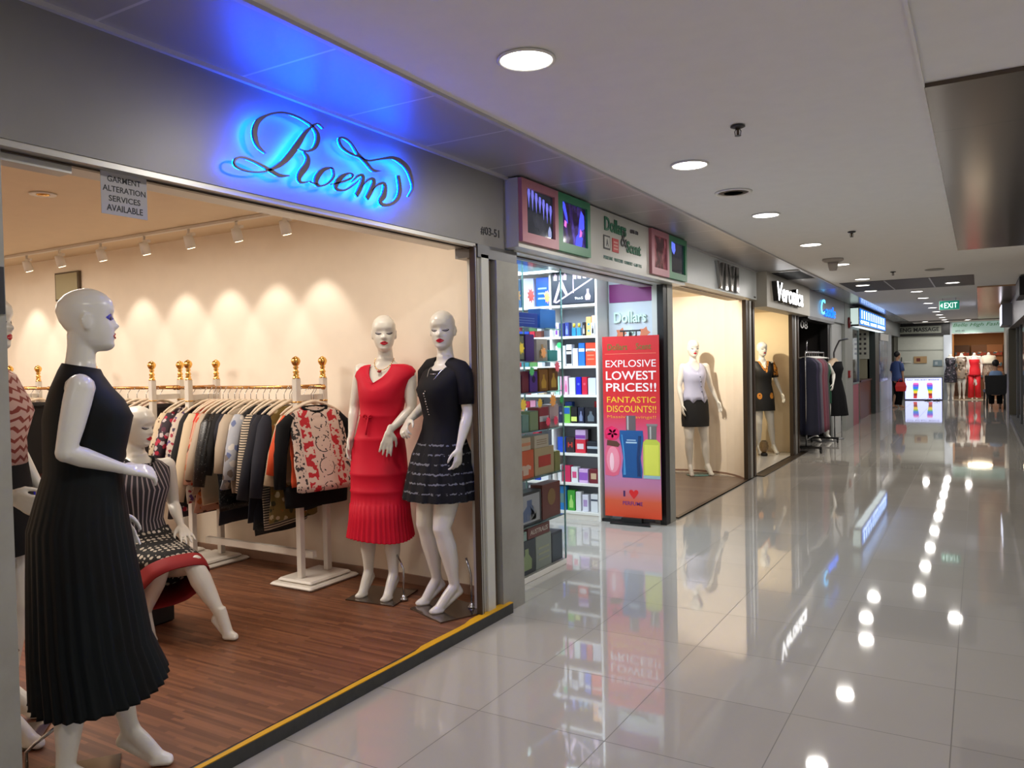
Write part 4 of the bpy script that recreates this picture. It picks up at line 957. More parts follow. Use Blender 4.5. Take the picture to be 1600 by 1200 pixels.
RACK_A = [
 (-1.385, 'bright orange cardigan behind the printed sweater on the nearest rack', 'orange', dict(sl=.38, ln=.50, kind='cardigan', name='cardigan', rz=-.25, dy=-.045, hw=.205)),
 (-1.49, 'cream blouse just behind the orange cardigan on the nearest rack', 'cream', dict(sl=.46, ln=.50, kind='blouse', name='blouse', rz=-.05, dy=-.01, hw=.185)),
 (-1.575, 'olive and yellow printed dress hanging below the orange cardigan', 'olive', dict(sl=0, ln=.74, kind='dress', name='dress', dy=-.04)),
 (-1.635, 'plain dark blue coat hanging between the rack post and the navy jacket', 'navy2', dict(sl=.54, ln=.70, hw=.23, kind='coat', name='coat')),
 (-1.69, 'long navy jacket with a small button beside the rack post', 'navy', dict(sl=.56, ln=.76, kind='jacket', name='jacket', hw=.235)),
 (-1.77, 'dark navy dress hanging left of the navy jacket', 'navy2', dict(sl=.48, ln=.80, kind='dress', name='dress')),
 (-1.84, 'black and white fine striped top hanging near the nearest rack post', 'stripe', dict(sl=.52, ln=.80, kind='top', name='striped_blouse', rz=.18, hw=.22)),
 (-1.90, 'black lace dress hanging beside the striped top', 'lace', dict(sl=.0, ln=.84, kind='dress', name='dress')),
 (-1.97, 'pale blue and white printed blouse hanging mid rack', 'bluewhite', dict(sl=.44, ln=.56, kind='blouse', name='blouse', rz=.2, hw=.22)),
 (-2.03, 'sheer beige blouse hanging left of the pale blue blouse', 'sheer', dict(sl=.40, ln=.58, kind='blouse', name='blouse', hw=.22)),
 (-2.09, 'dark blue skirted dress hanging low in the middle of the nearest rack', 'navy2', dict(sl=.2, ln=.80, kind='dress', name='dress')),
 (-2.15, 'dark charcoal top hanging mid rack behind the sheer blouse', 'blackc', dict(sl=.42, ln=.60, kind='top', name='top')),
 (-2.20, 'black sequinned jacket hanging in the middle of the nearest rack', 'sequin', dict(sl=.50, ln=.70, kind='jacket', name='jacket', hw=.24)),
 (-2.27, 'translucent sand coloured top left of the sequinned jacket', 'sheer', dict(sl=.46, ln=.62, kind='top', name='top', hw=.22)),
 (-2.325, 'orange and white printed blouse next to the red top', 'orangeprint', dict(sl=.50, ln=.74, kind='blouse', name='blouse')),
 (-2.38, 'bright red sleeveless top between the cream and orange blouses', 'redc', dict(sl=.3, ln=.60, kind='top', name='top', hw=.20)),
 (-2.43, 'long cream cardigan with a wide straight sleeve on the nearest rack', 'cream', dict(sl=.62, ln=.68, kind='cardigan', name='cardigan', hw=.225, rz=.12)),
 (-2.49, 'black wool cardigan left of the long cream one', 'blackc', dict(sl=.5, ln=.70, kind='cardigan', name='cardigan')),
 (-2.55, 'white top with purple flower print left of the long cream cardigan', 'floralpurple', dict(sl=.45, ln=.68, kind='top', name='floral_blouse', hw=.215)),
 (-2.67, 'dark dress with red and white flowers behind the rack post', 'floralred', dict(sl=.40, ln=.80, kind='dress', name='floral_dress', hw=.215)),
 (-2.74, 'cream top with brown leopard spots at the left end of the nearest rack', 'leopard', dict(sl=.4, ln=.66, kind='top', name='leopard_blouse', hw=.215)),
]
for x, lb, k, kw in RACK_A: hang(x, lb, F_[k], side='nearest rack', **kw)
RACK_B = [
 (-3.06, 'dark brown coat at the right end of the second rack', 'brownblack', dict(sl=.55, ln=.72, kind='coat', name='coat')),
 (-3.14, 'pink and black blouse next to the dark brown coat', 'pinkc', dict(sl=.45, ln=.62, kind='blouse', name='blouse')),
 (-3.24, 'black cardigan with white trim on the second rack', 'stripe', dict(sl=.42, ln=.60, kind='cardigan', name='cardigan')),
 (-3.36, 'plain black top on the second rack, over the seated mannequin', 'blackc', dict(sl=.42, ln=.66, kind='top', name='top')),
 (-3.48, 'beige blouse on the second rack, over the seated mannequin', 'beige', dict(sl=.42, ln=.62, kind='blouse', name='blouse')),
 (-3.60, 'dark printed dress on the second rack behind the black dress mannequin', 'floralred', dict(sl=.3, ln=.8, kind='dress', name='dress')),
 (-3.72, 'leopard spotted blouse on the second rack behind the black dress mannequin', 'leopard', dict(sl=.42, ln=.66, kind='blouse', name='blouse')),
 (-3.85, 'black sequin top on the second rack behind the black dress mannequin', 'sequin', dict(sl=.42, ln=.6, kind='top', name='top')),
]
for x, lb, k, kw in RACK_B: hang(x, lb, F_[k], side='second rack', **kw)
RACK_C = [
 (-4.80, 'black blouse with shiny collar on the farthest rack, above the printed dress', 'blackc', dict(sl=.45, ln=.62, kind='blouse', name='blouse')),
 (-4.92, 'brown and maroon printed dress hanging on the farthest rack', 'maroonprint', dict(sl=.42, ln=.92, kind='dress', name='dress', hw=.23)),
 (-5.08, 'plain dark brown jacket on the farthest rack', 'brownblack', dict(sl=.5, ln=.7, kind='jacket', name='jacket')),
 (-5.20, 'second maroon printed dress on the farthest rack, behind the first', 'maroonprint', dict(sl=.42, ln=.88, kind='dress', name='dress', hw=.23)),
 (-5.34, 'dark floral dress at the left of the farthest rack', 'floralred', dict(sl=.42, ln=.8, kind='dress', name='dress')),
]
for x, lb, k, kw in RACK_C: hang(x, lb, F_[k], side='farthest rack', **kw)
t = thing('shopping_bag', 'plain bright blue bag standing low behind the black dress mannequin', 'bag', (-3.30, -.25, .06))
t.location = (-3.32, .1, .06)
t.location = (-2.62, -.20, .06)
bg = MB(); bg.loft([[(-.16, -.06, .0), (.16, -.06, .0), (.16, .06, .0), (-.16, .06, .0)], [(-.16, -.065, .78), (.16, -.065, .78), (.16, .065, .78), (-.16, .065, .78)]], None, True); bg.build('bag_body', mat('blue_bag', (36, 32, 170), .5), t)
hn = MB().tube([(-.07, -.066, .76), (-.07, -.07, .86), (0, -.07, .9), (.07, -.07, .86), (.07, -.066, .76)], .006, n=8); hn.build('handle', mat('blue_bag', (36, 32, 170), .5), t)
# ================================================================ perfume shop
struct('wall_perfume_end', MB().box(-2.6, -.10, 4.30, 4.42, 0, 2.66), M['wall_white'])
struct('wall_perfume_rear', MB().box(-2.7, -2.6, 1.44, 4.42, 0, 2.66), M['wall_white'])
struct('ceiling_perfume_shop', MB().box(-2.6, -.15, 1.44, 4.30, 2.46, 2.52), M['ceiling_white'])
struct('trim_9', MB().box(-.30, -.02, 1.45, 4.40, 2.232, 2.262), M['alu_light'])
hd = MB(); hd.box(-.36, -.30, 1.45, 4.30, 2.30, 2.46, M['wall_white']); hd.box(-.14, -.10, 1.45, 4.12, 2.222, 2.2315, M['jamb_dark'])
struct('trim_10', hd)
jr = MB(); jr.box(-.06, .0, 4.12, 4.225, 0, 2.232, M['black_frame']); jr.box(-.06, .004, 4.225, 4.37, 0, 2.262, M['jamb_grey']); jr.box(-.14, -.06, 4.2, 4.37, 0, 2.25, M['alu_light'])
struct('wall_perfume_jamb', jr)
downlight(-1.2, 3.0, 2.46, 'round ceiling light inside the perfume shop', 'perfume shop ceiling lights', 0)
downlight(-1.55, 4.02, 2.46, 'second round ceiling light inside the perfume shop over the poster', 'perfume shop ceiling lights', 0)
light('perfume_light', 'AREA', (-.95, 3.0, 2.40), P_PERF, COOL, 1.0, shape='RECTANGLE', size_y=1.8)
light('perfume_light', 'AREA', (-.12, 2.3, 2.20), 11, COOL, .12, target=(-.30, 2.2, .6))  # added lamp with no fixture, brightens the glass showcase from the front
# sign band
sg2 = thing('shop_sign', 'white fascia sign reading Dollars & Scent with pink and green framed pictures', 'sign', (0, 2.9, 2.24))
def sub(mb, par=sg2): return mb.xf(Matrix.Translation(-Vector(par.location)))
body = MB().box(-.10, .085, 1.33, 4.50, 2.24, 2.662)
sub(body).build('sign_box', mat('sign_offwhite', (190, 188, 180), .3), sg2)
mm('pink_frame', (176, 112, 124), .35); mm('green_frame', (44, 128, 86), .35)
def f_pic(seed, c1, c2, c3):
    def fn(nt, b):
        x, y, z, v = XYZ(nt); mp = N(nt, 'ShaderNodeMapping'); mp.inputs['Location'].default_value = (seed, seed*1.7, 0); mp.inputs['Scale'].default_value = (9, 9, 5); L(nt, v, mp.inputs['Vector'])
        n = N(nt, 'ShaderNodeTexNoise', Scale=1.0, Detail=3.0, Distortion=.6); L(nt, mp.outputs[0], n.inputs['Vector'])
        r = N(nt, 'ShaderNodeValToRGB'); r.color_ramp.elements[0].position = .42; r.color_ramp.elements[0].color = rgb(c1); r.color_ramp.elements[1].position = .7; r.color_ramp.elements[1].color = rgb(c3)
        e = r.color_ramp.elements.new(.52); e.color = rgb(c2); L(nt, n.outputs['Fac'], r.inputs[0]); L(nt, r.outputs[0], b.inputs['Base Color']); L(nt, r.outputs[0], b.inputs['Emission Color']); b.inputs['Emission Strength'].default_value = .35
    return fn
def picture(y0, y1, fm, pic, label):
    f = MB(); z0, z1 = 2.272, 2.660; w_ = .050; dx = .112
    for a in ((y0, y1, z0, z0+.06), (y0, y1, z1-w_, z1), (y0, y0+w_*1.3, z0+.06, z1-w_), (y1-w_, y1, z0+.06, z1-w_)): f.box(.085, dx, a[0], a[1], a[2], a[3])
    fo = sub(f).build('picture_frame', M[fm], sg2); fo['label'] = label
    sub(MB().box(.0855, .095, y0+w_, y1-w_+.01, z0+.055, z1-w_+.005)).build('picture', pic, fo)
    return fo
pA = mat('picture_people', rough=.08, fn=f_pic(3, (34, 38, 50), (44, 48, 60), (60, 62, 76))); pB = mat('picture_violet', rough=.08, fn=f_pic(8.3, (40, 24, 60), (60, 40, 110), (110, 90, 230)))
pC = mat('picture_couple', rough=.1, fn=f_pic(5.1, (60, 34, 40), (110, 60, 66), (170, 110, 116)))
fA = picture(1.335, 1.82, 'pink_frame', pA, 'pink frame'); fB = picture(1.82, 2.32, 'green_frame', pB, 'green frame')
fC = picture(3.55, 3.99, 'pink_frame', pC, 'narrow pink frame'); fD = picture(3.99, 4.49, 'green_frame', pA, 'narrow green frame')
# figures in the first picture: pale drips of faces and a small bottle
pg = MB()
r5 = random.Random(5)
for i in range(7):
    y = 1.45+.048*i; h = .05+.03*r5.random(); z = 2.575-.01*i+.012*r5.random()
    pg.prism([(y-.016, z), (y-.008, z-.035), (y, z-h-.02), (y+.007, z-.035), (y+.018, z), (y+.012, z+.032), (y-.01, z+.034)], fr(FR_L, .095, 0, 0), .0012)
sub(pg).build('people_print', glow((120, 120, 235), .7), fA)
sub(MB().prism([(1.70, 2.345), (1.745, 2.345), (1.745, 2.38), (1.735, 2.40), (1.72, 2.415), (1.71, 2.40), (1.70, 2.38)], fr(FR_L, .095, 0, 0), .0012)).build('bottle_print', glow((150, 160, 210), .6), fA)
pv = MB()
for P_ in ([(1.90, 2.60), (1.93, 2.55), (1.96, 2.50), (1.99, 2.47), (1.98, 2.53), (1.95, 2.60), (1.92, 2.62)], [(2.15, 2.42), (2.20, 2.45), (2.25, 2.47), (2.245, 2.56), (2.20, 2.59), (2.17, 2.52)], [(2.10, 2.34), (2.2, 2.33), (2.22, 2.40), (2.16, 2.43), (2.12, 2.40)]): pv.prism(P_, fr(FR_L, .095, 0, 0), .0012)
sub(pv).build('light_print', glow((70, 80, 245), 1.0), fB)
pv = MB()
for P_ in ([(2.165, 2.40), (2.2, 2.41), (2.21, 2.44), (2.18, 2.46)], [(1.93, 2.45), (1.96, 2.44), (1.97, 2.48), (1.94, 2.49)]): pv.prism(P_, fr(FR_L, .0965, 0, 0), .0012)
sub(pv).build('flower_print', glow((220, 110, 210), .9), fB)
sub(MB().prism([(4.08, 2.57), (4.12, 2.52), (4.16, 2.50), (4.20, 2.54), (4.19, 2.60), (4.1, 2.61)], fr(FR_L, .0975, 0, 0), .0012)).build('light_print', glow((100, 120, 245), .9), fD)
lt = MB(); X_ = .0865
text(lt, 'Dollars', fr(FR_L, X_, 2.62, 2.515), .105, None, .006, width=.42, bold=.02); text(lt, 'Scent', fr(FR_L, X_, 3.05, 2.395), .095, None, .006, width=.30, bold=.02)
lo_ = sub(lt).build('lettering', mat('sign_green', (20, 104, 72), .4), sg2)
la = MB(); text(la, '&', fr(FR_L, X_, 2.93, 2.43), .13, None, .006, width=.12, bold=-.01); pass
sub(la).build('ampersand', mat('sign_charcoal', (60, 60, 64), .4), sg2)
un_ = MB(); text(un_, '#03-50', fr(FR_L, X_, 3.13, 2.56), .034, None, .004, width=.17, bold=.03); sub(un_).build('unit_number', mat('sign_charcoal', (60, 60, 64), .4), sg2)
bd = MB().box(X_-.001, X_+.003, 2.60, 2.72, 2.375, 2.48); sub(bd).build('badge', M['dark_grey'], sg2)
bd = MB().box(X_+.003, X_+.0045, 2.612, 2.708, 2.387, 2.468); sub(bd).build('badge_face', mat('sign_offwhite', (190, 188, 180), .3), sg2)
bd = MB(); text(bd, 'A', fr(FR_L, X_+.0045, 2.66, 2.398), .055, None, .001, width=.045, align='CENTER', bold=.03); sub(bd).build('badge_mark', M['dark_grey'], sg2)
bd = MB().box(X_-.001, X_+.003, 2.765, 2.885, 2.37, 2.475); sub(bd).build('red_badge', mat('badge_red', (196, 24, 30), .4), sg2)
bd = MB()
for q in (2.39, 2.415, 2.44): bd.box(X_+.003, X_+.004, 2.785, 2.865, q, q+.012)
sub(bd).build('badge_lines', mat('badge_pinkish', (226, 160, 150), .4), sg2)
for i, wd_ in enumerate(('PERFUME', 'WATCHES', 'COSMETICS', 'GIFTS')):
    sm_ = MB(); text(sm_, wd_, fr(FR_L, X_, 2.60+.20*i, 2.30), .026, None, .002, width=.17, bold=.01)
    sub(sm_).build('lettering', mat('sign_teal', (96, 140, 130), .5), sg2)

# shelving unit on the end wall: two bays
un = thing('display_shelves', 'tall white perfume shelving unit on the end wall of the perfume shop', 'shelves', (-1.4, 4.16, 0))
U = MB(); SX0, SX1 = -2.18, -.63; SY0, SY1 = 4.02, 4.295
for x in (SX0, -1.135, SX1-.012): U.box(x-.0, x+.022, SY0, SY1, .0, 2.40)
sub(U, un).build('side_panels', M['white_plastic'], un)
sub(MB().box(SX0, SX1, SY1-.012, SY1, .0, 2.40), un).build('back_panel', mat('shelf_back', (172, 178, 190), .6), un)
SZ = [.075, .355, .645, .935, 1.215, 1.495, 1.785, 2.09]
for z in SZ:
    for a, b in ((SX0+.022, -1.135), (-1.113, SX1-.012)):
        sub(MB().box(a, b, SY0+.004, SY1-.012, z-.024, z), un).build('shelf', M['white_plastic'], un)
sub(MB().box(SX0, SX1, SY0+.01, SY1, .0, .05), un).build('plinth', M['white_paint'], un)
# poster in the top bay
po = thing('poster', 'dark group photo poster with pale pink bottle above the white shelves', 'poster', (-.87, 4.03, 2.25))
def subp(mb): return mb.xf(Matrix.Translation(-Vector(po.location)))
subp(MB().box(-1.10, -.648, 4.016, 4.03, 2.10, 2.425)).build('board', mat('poster_dark', (38, 44, 58), .3), po)
pp = MB(); pf = fr(FR_F, 0, 4.0155, 0)
for x in (-1.06, -1.0, -.955, -.85, -.80, -.745, -.70): pp.prism([(x-.018, 2.33+(x+1.1)*.02), (x+.018, 2.33), (x+.022, 2.375), (x, 2.40), (x-.02, 2.37)], pf, .001)
pp.prism([(-1.085, 2.12), (-1.06, 2.12), (-1.0, 2.27), (-.94, 2.17), (-.92, 2.18), (-.985, 2.33), (-1.01, 2.33)], pf, .001)
pp.prism([(-.87, 2.2), (-.86, 2.2), (-.86, 2.34), (-.87, 2.34)], pf, .001); pp.prism([(-1.07, 2.115), (-1.05, 2.11), (-.65, 2.325), (-.65, 2.34)], pf, .0015)
pp.prism([(-.735, 2.125), (-.69, 2.125), (-.683, 2.16), (-.70, 2.19), (-.70, 2.23), (-.722, 2.23), (-.722, 2.19), (-.742, 2.16)], pf, .0015)
subp(pp).build('figures_print', mat('poster_pink', (226, 196, 212), .4), po)
pt = MB(); text(pt, '9to5', fr(FR_F, -.85, 4.0155, 2.135), .025, None, .001, width=.085); subp(pt).build('lettering', M['white_plastic'], po)

# products
pcount = [0]
def pbox(x, y, z, wd, h, d, c, label, grp, deco=None, rz=0.0, kind='perfume box'):
    """box standing on z, x/y is the centre of its front face bottom (front faces -y)"""
    t = MB().box(-wd/2, wd/2, 0, d, 0, h, None, .003).build('perfume_box', col(c, .35)); t.location = (x, y, z+.0006); t.rotation_euler = (0, 0, rz)
    tag(t, label, kind, grp)
    if deco:
        for dd in deco if isinstance(deco, list) else [deco]:
            k, dc = dd[0], dd[1]; m_ = MB()
            if k == 'band': a, b = dd[2:4] if len(dd) > 3 else (.35, .6); m_.box(-wd/2+.002, wd/2-.002, -.0012, .0002, h*a, h*b)
            elif k == 'panel': m_.box(-wd*.32, wd*.32, -.0012, .0002, h*.3, h*.7)
            elif k == 'dot': m_.prism([(math.cos(a)*wd*.22, h*.6+math.sin(a)*wd*.22) for a in [2*PI*i/14 for i in range(14)]], fr(FR_F, 0, .0002, 0), .0014)
            elif k == 'dot2': m_.prism([(math.cos(a)*wd*.22, h*.25+math.sin(a)*wd*.22) for a in [2*PI*i/14 for i in range(14)]], fr(FR_F, 0, .0002, 0), .0014)
            elif k == 'bottle': m_.prism([(-wd*.26, h*.14), (wd*.26, h*.14), (wd*.28, h*.42), (wd*.14, h*.56), (wd*.1, h*.60), (wd*.1, h*.76), (-wd*.1, h*.76), (-wd*.1, h*.60), (-wd*.14, h*.56), (-wd*.28, h*.42)], fr(FR_F, 0, .0002, 0), .0014)
            elif k == 'stripes':
                for i in range(3): m_.box(-wd*.35, wd*.35, -.0012, .0002, h*(.25+.17*i), h*(.31+.17*i))
            elif k == 'H': 
                m_.box(-wd*.28, -wd*.14, -.0012, .0002, h*.35, h*.68); m_.box(wd*.14, wd*.28, -.0012, .0002, h*.35, h*.68); m_.box(-wd*.14, wd*.14, -.0012, .0002, h*.47, h*.56)
            elif k == 'shirt': m_.prism([(-wd*.16, h*.14), (wd*.16, h*.14), (wd*.17, h*.34), (wd*.3, h*.3), (wd*.33, h*.42), (wd*.14, h*.5), (0, h*.46), (-wd*.14, h*.5), (-wd*.33, h*.42), (-wd*.3, h*.3), (-wd*.17, h*.34)], fr(FR_F, 0, .0002, 0), .0014)
            elif k == 'frame': m_.box(-wd*.42, wd*.42, -.0012, .0002, h*.08, h*.92)
            m_.build('print', col(dc, .4), t)
    return t
def bottle(x, y, z, h, c, cap, label, grp):
    t = thing('perfume_bottle', label, 'perfume bottle', (x, y, z+.0005), 0, grp)
    MB().box(-.022, .022, -.012, .012, 0, h*.66, None, .005).build('flask', mat('bottle_%d_%d_%d' % c, c, .1, trans=.35), t)
    MB().lathe((0, 0, h*.66), [(.008, 0), (.008, h*.06), (.013, h*.065), (.013, h*.32), (.001, h*.34)], n=14).build('cap', col(cap, .25), t)
G_ = 'products on the white perfume shelves'
FY = 4.06
W, K_, WH = (226, 228, 232), (26, 26, 34), 0
def row(z, items, level, side='end shelves'):
    for i, it in enumerate(items):
        x0, x1, h, c, desc = it[:5]; deco = it[5] if len(it) > 5 else None; yy = it[6] if len(it) > 6 else FY
        pbox((x0+x1)/2, yy, z, (x1-x0)-.006, h, min(.07, 4.27-yy), c, '%s, %s shelf, white end unit' % (desc, level), G_, deco)
# the bay next to the banner, shelf by shelf (x from -1.11 to -.65)
row(1.785, [(-1.105, -1.055, .135, W, 'white box with a purple bottle print', ('bottle', (120, 60, 150))), (-1.05, -.995, .13, (44, 50, 110), 'dark blue box at the left'), (-.99, -.94, .135, (50, 60, 130), 'blue box with pale bottle print', ('bottle', (120, 140, 210))),
            (-.80, -.765, .13, K_, 'slim black box', ('bottle', (180, 170, 160))), (-.76, -.70, .18, (238, 168, 104), 'tall orange box with blue dots', [('dot', (70, 150, 200)), ('dot2', (70, 150, 200))]), (-.70, -.66, .19, (240, 196, 150), 'pale orange box beside the dotted one', None), (-.695, -.655, .12, W, 'small white box with black bottle', ('bottle', K_), 4.032)], 'second from top')
bottle(-.90, FY+.03, 1.785, .125, (60, 150, 200), (226, 196, 60), 'blue glass bottle with yellow cap on the second shelf, left one', G_); bottle(-.845, FY+.03, 1.785, .125, (70, 160, 210), (220, 190, 60), 'blue glass bottle with yellow cap on the second shelf, right one', G_)
row(1.495, [(-1.10, -.985, .20, W, 'wide white box with faint print', ('band', (214, 216, 222), .2, .25)), (-.98, -.915, .21, W, 'white box with black label bands', [('band', K_, .1, .55), ('band', K_, .68, .74)]), (-.91, -.85, .17, (214, 216, 224), 'pale grey box'), (-.845, -.775, .22, (40, 110, 220), 'blue box with white band', ('band', W, .62, .76)), (-.77, -.66, .22, (226, 70, 44), 'orange red double box', [('band', (236, 200, 190), .62, .74), ('stripes', (240, 120, 90))])], 'third from top')
row(1.215, [(-1.105, -1.06, .18, (180, 226, 206), 'white and green box with green bottle print', ('bottle', (60, 190, 120))), (-1.055, -1.01, .18, (236, 190, 214), 'pale pink box with rose cap print, left', ('bottle', (226, 120, 170))), (-1.007, -.965, .18, (236, 190, 214), 'pale pink box with rose cap print, right', ('bottle', (214, 90, 150))), (-.955, -.885, .165, (214, 230, 232), 'plain pale mint box'), (-.88, -.82, .17, (24, 30, 190), 'royal blue box', ('dot', (90, 110, 220))), (-.817, -.755, .17, (200, 28, 60), 'crimson box', ('dot', (220, 90, 110))), (-.75, -.665, .16, (208, 212, 228), 'pale lilac grey box')], 'middle')
row(.935, [(-1.08, -1.02, .16, (26, 34, 66), 'dark navy box with small bottle', ('dot', (140, 140, 160))), (-1.015, -.945, .165, (120, 190, 70), 'green and blue patterned box', ('band', (30, 90, 170), .55, .92)), (-.94, -.87, .16, (18, 18, 24), 'black box with yellow label', [('band', (206, 216, 110), .12, .4)]), (-.865, -.795, .155, (20, 26, 52), 'dark blue box with silver bottle print', ('bottle', (120, 130, 170))), (-.79, -.66, .155, (18, 20, 32), 'wide black box with grey bottle print', ('bottle', (96, 108, 120)))], 'fourth from bottom')
row(.935, [(-1.05, -.97, .205, (30, 80, 190), 'blue box standing behind the front row', None, 4.15), (-.73, -.665, .21, (200, 24, 40), 'red box standing behind the front row', None, 4.15)], 'fourth from bottom')
row(.645, [(-1.095, -1.005, .15, (34, 80, 200), 'bright blue box'), (-1.0, -.905, .15, (50, 34, 40), 'dark brown box with red mark', ('H', (190, 50, 40))), (-.90, -.785, .13, (206, 40, 60), 'red box with white oval label', ('panel', (226, 200, 206))), (-.775, -.655, .115, (26, 32, 44), 'black box with pale label', ('band', (170, 180, 190), .4, .6))], 'third from bottom')
pbox(-.843, FY+.005, .645+.131, .11, .095, .06, (206, 176, 222), 'lilac box with purple corner stacked on the red box, third shelf from the bottom', G_, ('band', (130, 60, 160), .1, .45))
row(.645, [(-.95, -.80, .225, (22, 22, 30), 'black box standing at the back', ('stripes', (70, 70, 84)), 4.16)], 'third from bottom')
row(.355, [(-1.10, -1.055, .165, W, 'narrow white box'), (-1.045, -.955, .16, (206, 40, 90), 'magenta red box'), (-.95, -.875, .15, W, 'white box beside the magenta one', ('panel', (216, 80, 130))), (-.865, -.765, .135, (214, 176, 224), 'pale violet box', ('band', (150, 90, 190), .2, .75)), (-.755, -.66, .14, (110, 26, 40), 'maroon box with cream label', ('panel', (200, 170, 140)))], 'second from bottom')
row(.075, [(-1.10, -1.005, .235, (22, 120, 190), 'tall teal blue box', ('panel', (90, 130, 130))), (-.995, -.91, .20, (60, 160, 50), 'green patterned box', ('bottle', (170, 220, 120))), (-.905, -.845, .19, W, 'plain white box'), (-.835, -.765, .165, (222, 222, 236), 'white box with lilac print', ('panel', (176, 150, 200))), (-.745, -.665, .175, W, 'white box with black arched mark', ('band', (60, 70, 90), .62, .72))], 'bottom')
# the bay behind the glass showcase
r9 = random.Random(21)
PAL = [('black', (24, 24, 32)), ('grey', (120, 126, 140)), ('blue', (40, 70, 170)), ('white', (222, 224, 230)), ('purple', (96, 50, 140)), ('red', (180, 40, 60)), ('beige', (200, 180, 150)), ('teal', (60, 130, 140)), ('green', (90, 140, 80)), ('pink', (220, 150, 180)), ('brown', (110, 60, 50))]
ords = ['first', 'second', 'third', 'fourth', 'fifth', 'sixth', 'seventh', 'eighth', 'ninth']
for zi, z in enumerate(SZ[:7]):
    x = -1.70; i = 0; lev = ['bottom', 'second from bottom', 'third from bottom', 'fourth from bottom', 'middle', 'third from top', 'second from top'][zi]
    while x < -1.22 and i < 6:
        w_ = .055+.04*r9.random(); nm_, c = r9.choice(PAL); h = .11+.12*r9.random()
        pbox(x+w_/2, FY, z, w_-.008, h, .07, c, '%s box, %s from left behind the showcase, %s shelf' % (nm_, ords[i], lev), 'products behind the glass showcase', r9.choice([None, ('panel', (200, 200, 210)), ('band', (180, 180, 190))])); x += w_; i += 1
for a, b, c, lb in [(-1.66, -1.48, (70, 100, 130), 'large slate blue poster box'), (-1.46, -1.33, (200, 206, 232), 'large pale lilac poster box'), (-1.30, -1.16, (30, 90, 200), 'large blue poster box with text')]:
    pbox((a+b)/2, FY, 2.09, b-a, .29, .05, c, lb+' on top of the shelves behind the showcase', 'products behind the glass showcase', ('stripes', (150, 170, 210)) if c[0] == 30 else None)

# glass showcase by the entrance
gc = thing('glass_showcase', 'narrow glass showcase packed with perfume boxes beside the grey pillar', 'showcase', (-.36, 2.12, 0))
X0, X1, Y0, Y1 = -.54, -.20, 1.72, 2.455
def subg(mb): return mb.xf(Matrix.Translation(-Vector(gc.location)))
subg(MB().box(X0, X1, Y0, Y1, .0, .045, None, .004)).build('plinth', M['white_plastic'], gc)
subg(MB().box(X1-.006, X1, Y0, Y1, .045, 2.23)).build('front_glass', M['glass'], gc)
subg(MB().box(X0+.006, X1-.006, Y1-.006, Y1, .045, 2.23)).build('end_glass', M['glass'], gc)
ed = MB(); ed.box(X1-.010, X1+.001, Y1-.010, Y1+.001, .045, 2.23); ed.box(X0, X0+.010, Y1-.010, Y1, .045, 2.23); ed.box(X0, X1, Y0, Y1, 2.2305, 2.24)
subg(ed).build('edge_strip', M['glass_edge'], gc)
ST = [.045, .385, .715, 1.045, 1.32, 1.54]
for z in ST[1:]+[1.78]:
    subg(MB().box(X0+.008, X1-.008, Y0, Y1-.010, z-.008, z)).build('glass_shelf', mat('shelf_glass', (190, 226, 224), .05, trans=.85), gc)
def qbox(y0, y1, z, h, c, label, deco=None, depth=.10, back=0.0):
    t = pbox(-.225-back, (y0+y1)/2, z, (y1-y0)-.008, h, depth, c, label, 'boxes in the glass showcase', deco, rz=PI/2); return t
qbox(1.76, 2.02, .045, .24, (40, 52, 60), 'dark teal box with pale green bottles in the bottom of the showcase', [('bottle', (150, 170, 120))])
qbox(2.02, 2.26, .045, .24, (150, 160, 150), 'grey green box with pale bottles at the bottom of the showcase', [('stripes', (176, 184, 150))])
qbox(2.26, 2.44, .045, .22, (54, 62, 72), 'dark slate box at the bottom right of the showcase', ('frame', (66, 80, 92)))
qbox(1.76, 1.90, .286, .065, (140, 170, 160), 'pale green box lying on the dark teal box in the showcase', ('stripes', (180, 200, 190)))
t_ = qbox(1.91, 2.24, .286, .08, (110, 50, 44), 'long red brown box with white lettering in the showcase', None); mlt = MB(); text(mlt, 'AUSTRALIS', fr(FR_F, 0, .0002, .025), .035, None, .0012, width=.26, align='CENTER', bold=.02); mlt.build('lettering', col((206, 196, 186), .4), t_)
qbox(1.76, 2.12, .385, .235, (50, 52, 58), 'large dark framed gift box with white bottle picture in the showcase', [('frame', (176, 180, 184)), ('bottle', (90, 110, 150))])
qbox(2.13, 2.42, .385, .255, (110, 52, 44), 'large red brown gift box in the lower showcase', ('dot', (140, 110, 60)))
qbox(1.77, 1.83, .385, .29, (190, 60, 60), 'small red and white bottle box behind the dark gift box', ('band', W, .5, .7), .05, .17); qbox(1.86, 1.92, .385, .29, (70, 150, 90), 'small green and white bottle box behind the dark gift box', ('band', W, .5, .7), .05, .17)
qbox(1.78, 2.02, .715, .20, (216, 100, 60), 'orange box with pale shirt print in the middle of the showcase', ('shirt', (226, 200, 180)))
qbox(2.03, 2.33, .715, .20, (188, 170, 130), 'beige gift box with a small red square in the showcase', ('panel', (190, 60, 50)))
qbox(2.34, 2.43, .715, .15, (150, 150, 90), 'small olive box at the right of the beige gift box')
qbox(1.78, 1.98, .916, .09, (206, 190, 160), 'cream box lying on the orange box in the showcase', ('band', (220, 150, 110))); qbox(2.03, 2.25, .916, .09, (200, 190, 170), 'pale box lying on the beige gift box', ('stripes', (150, 130, 100)))
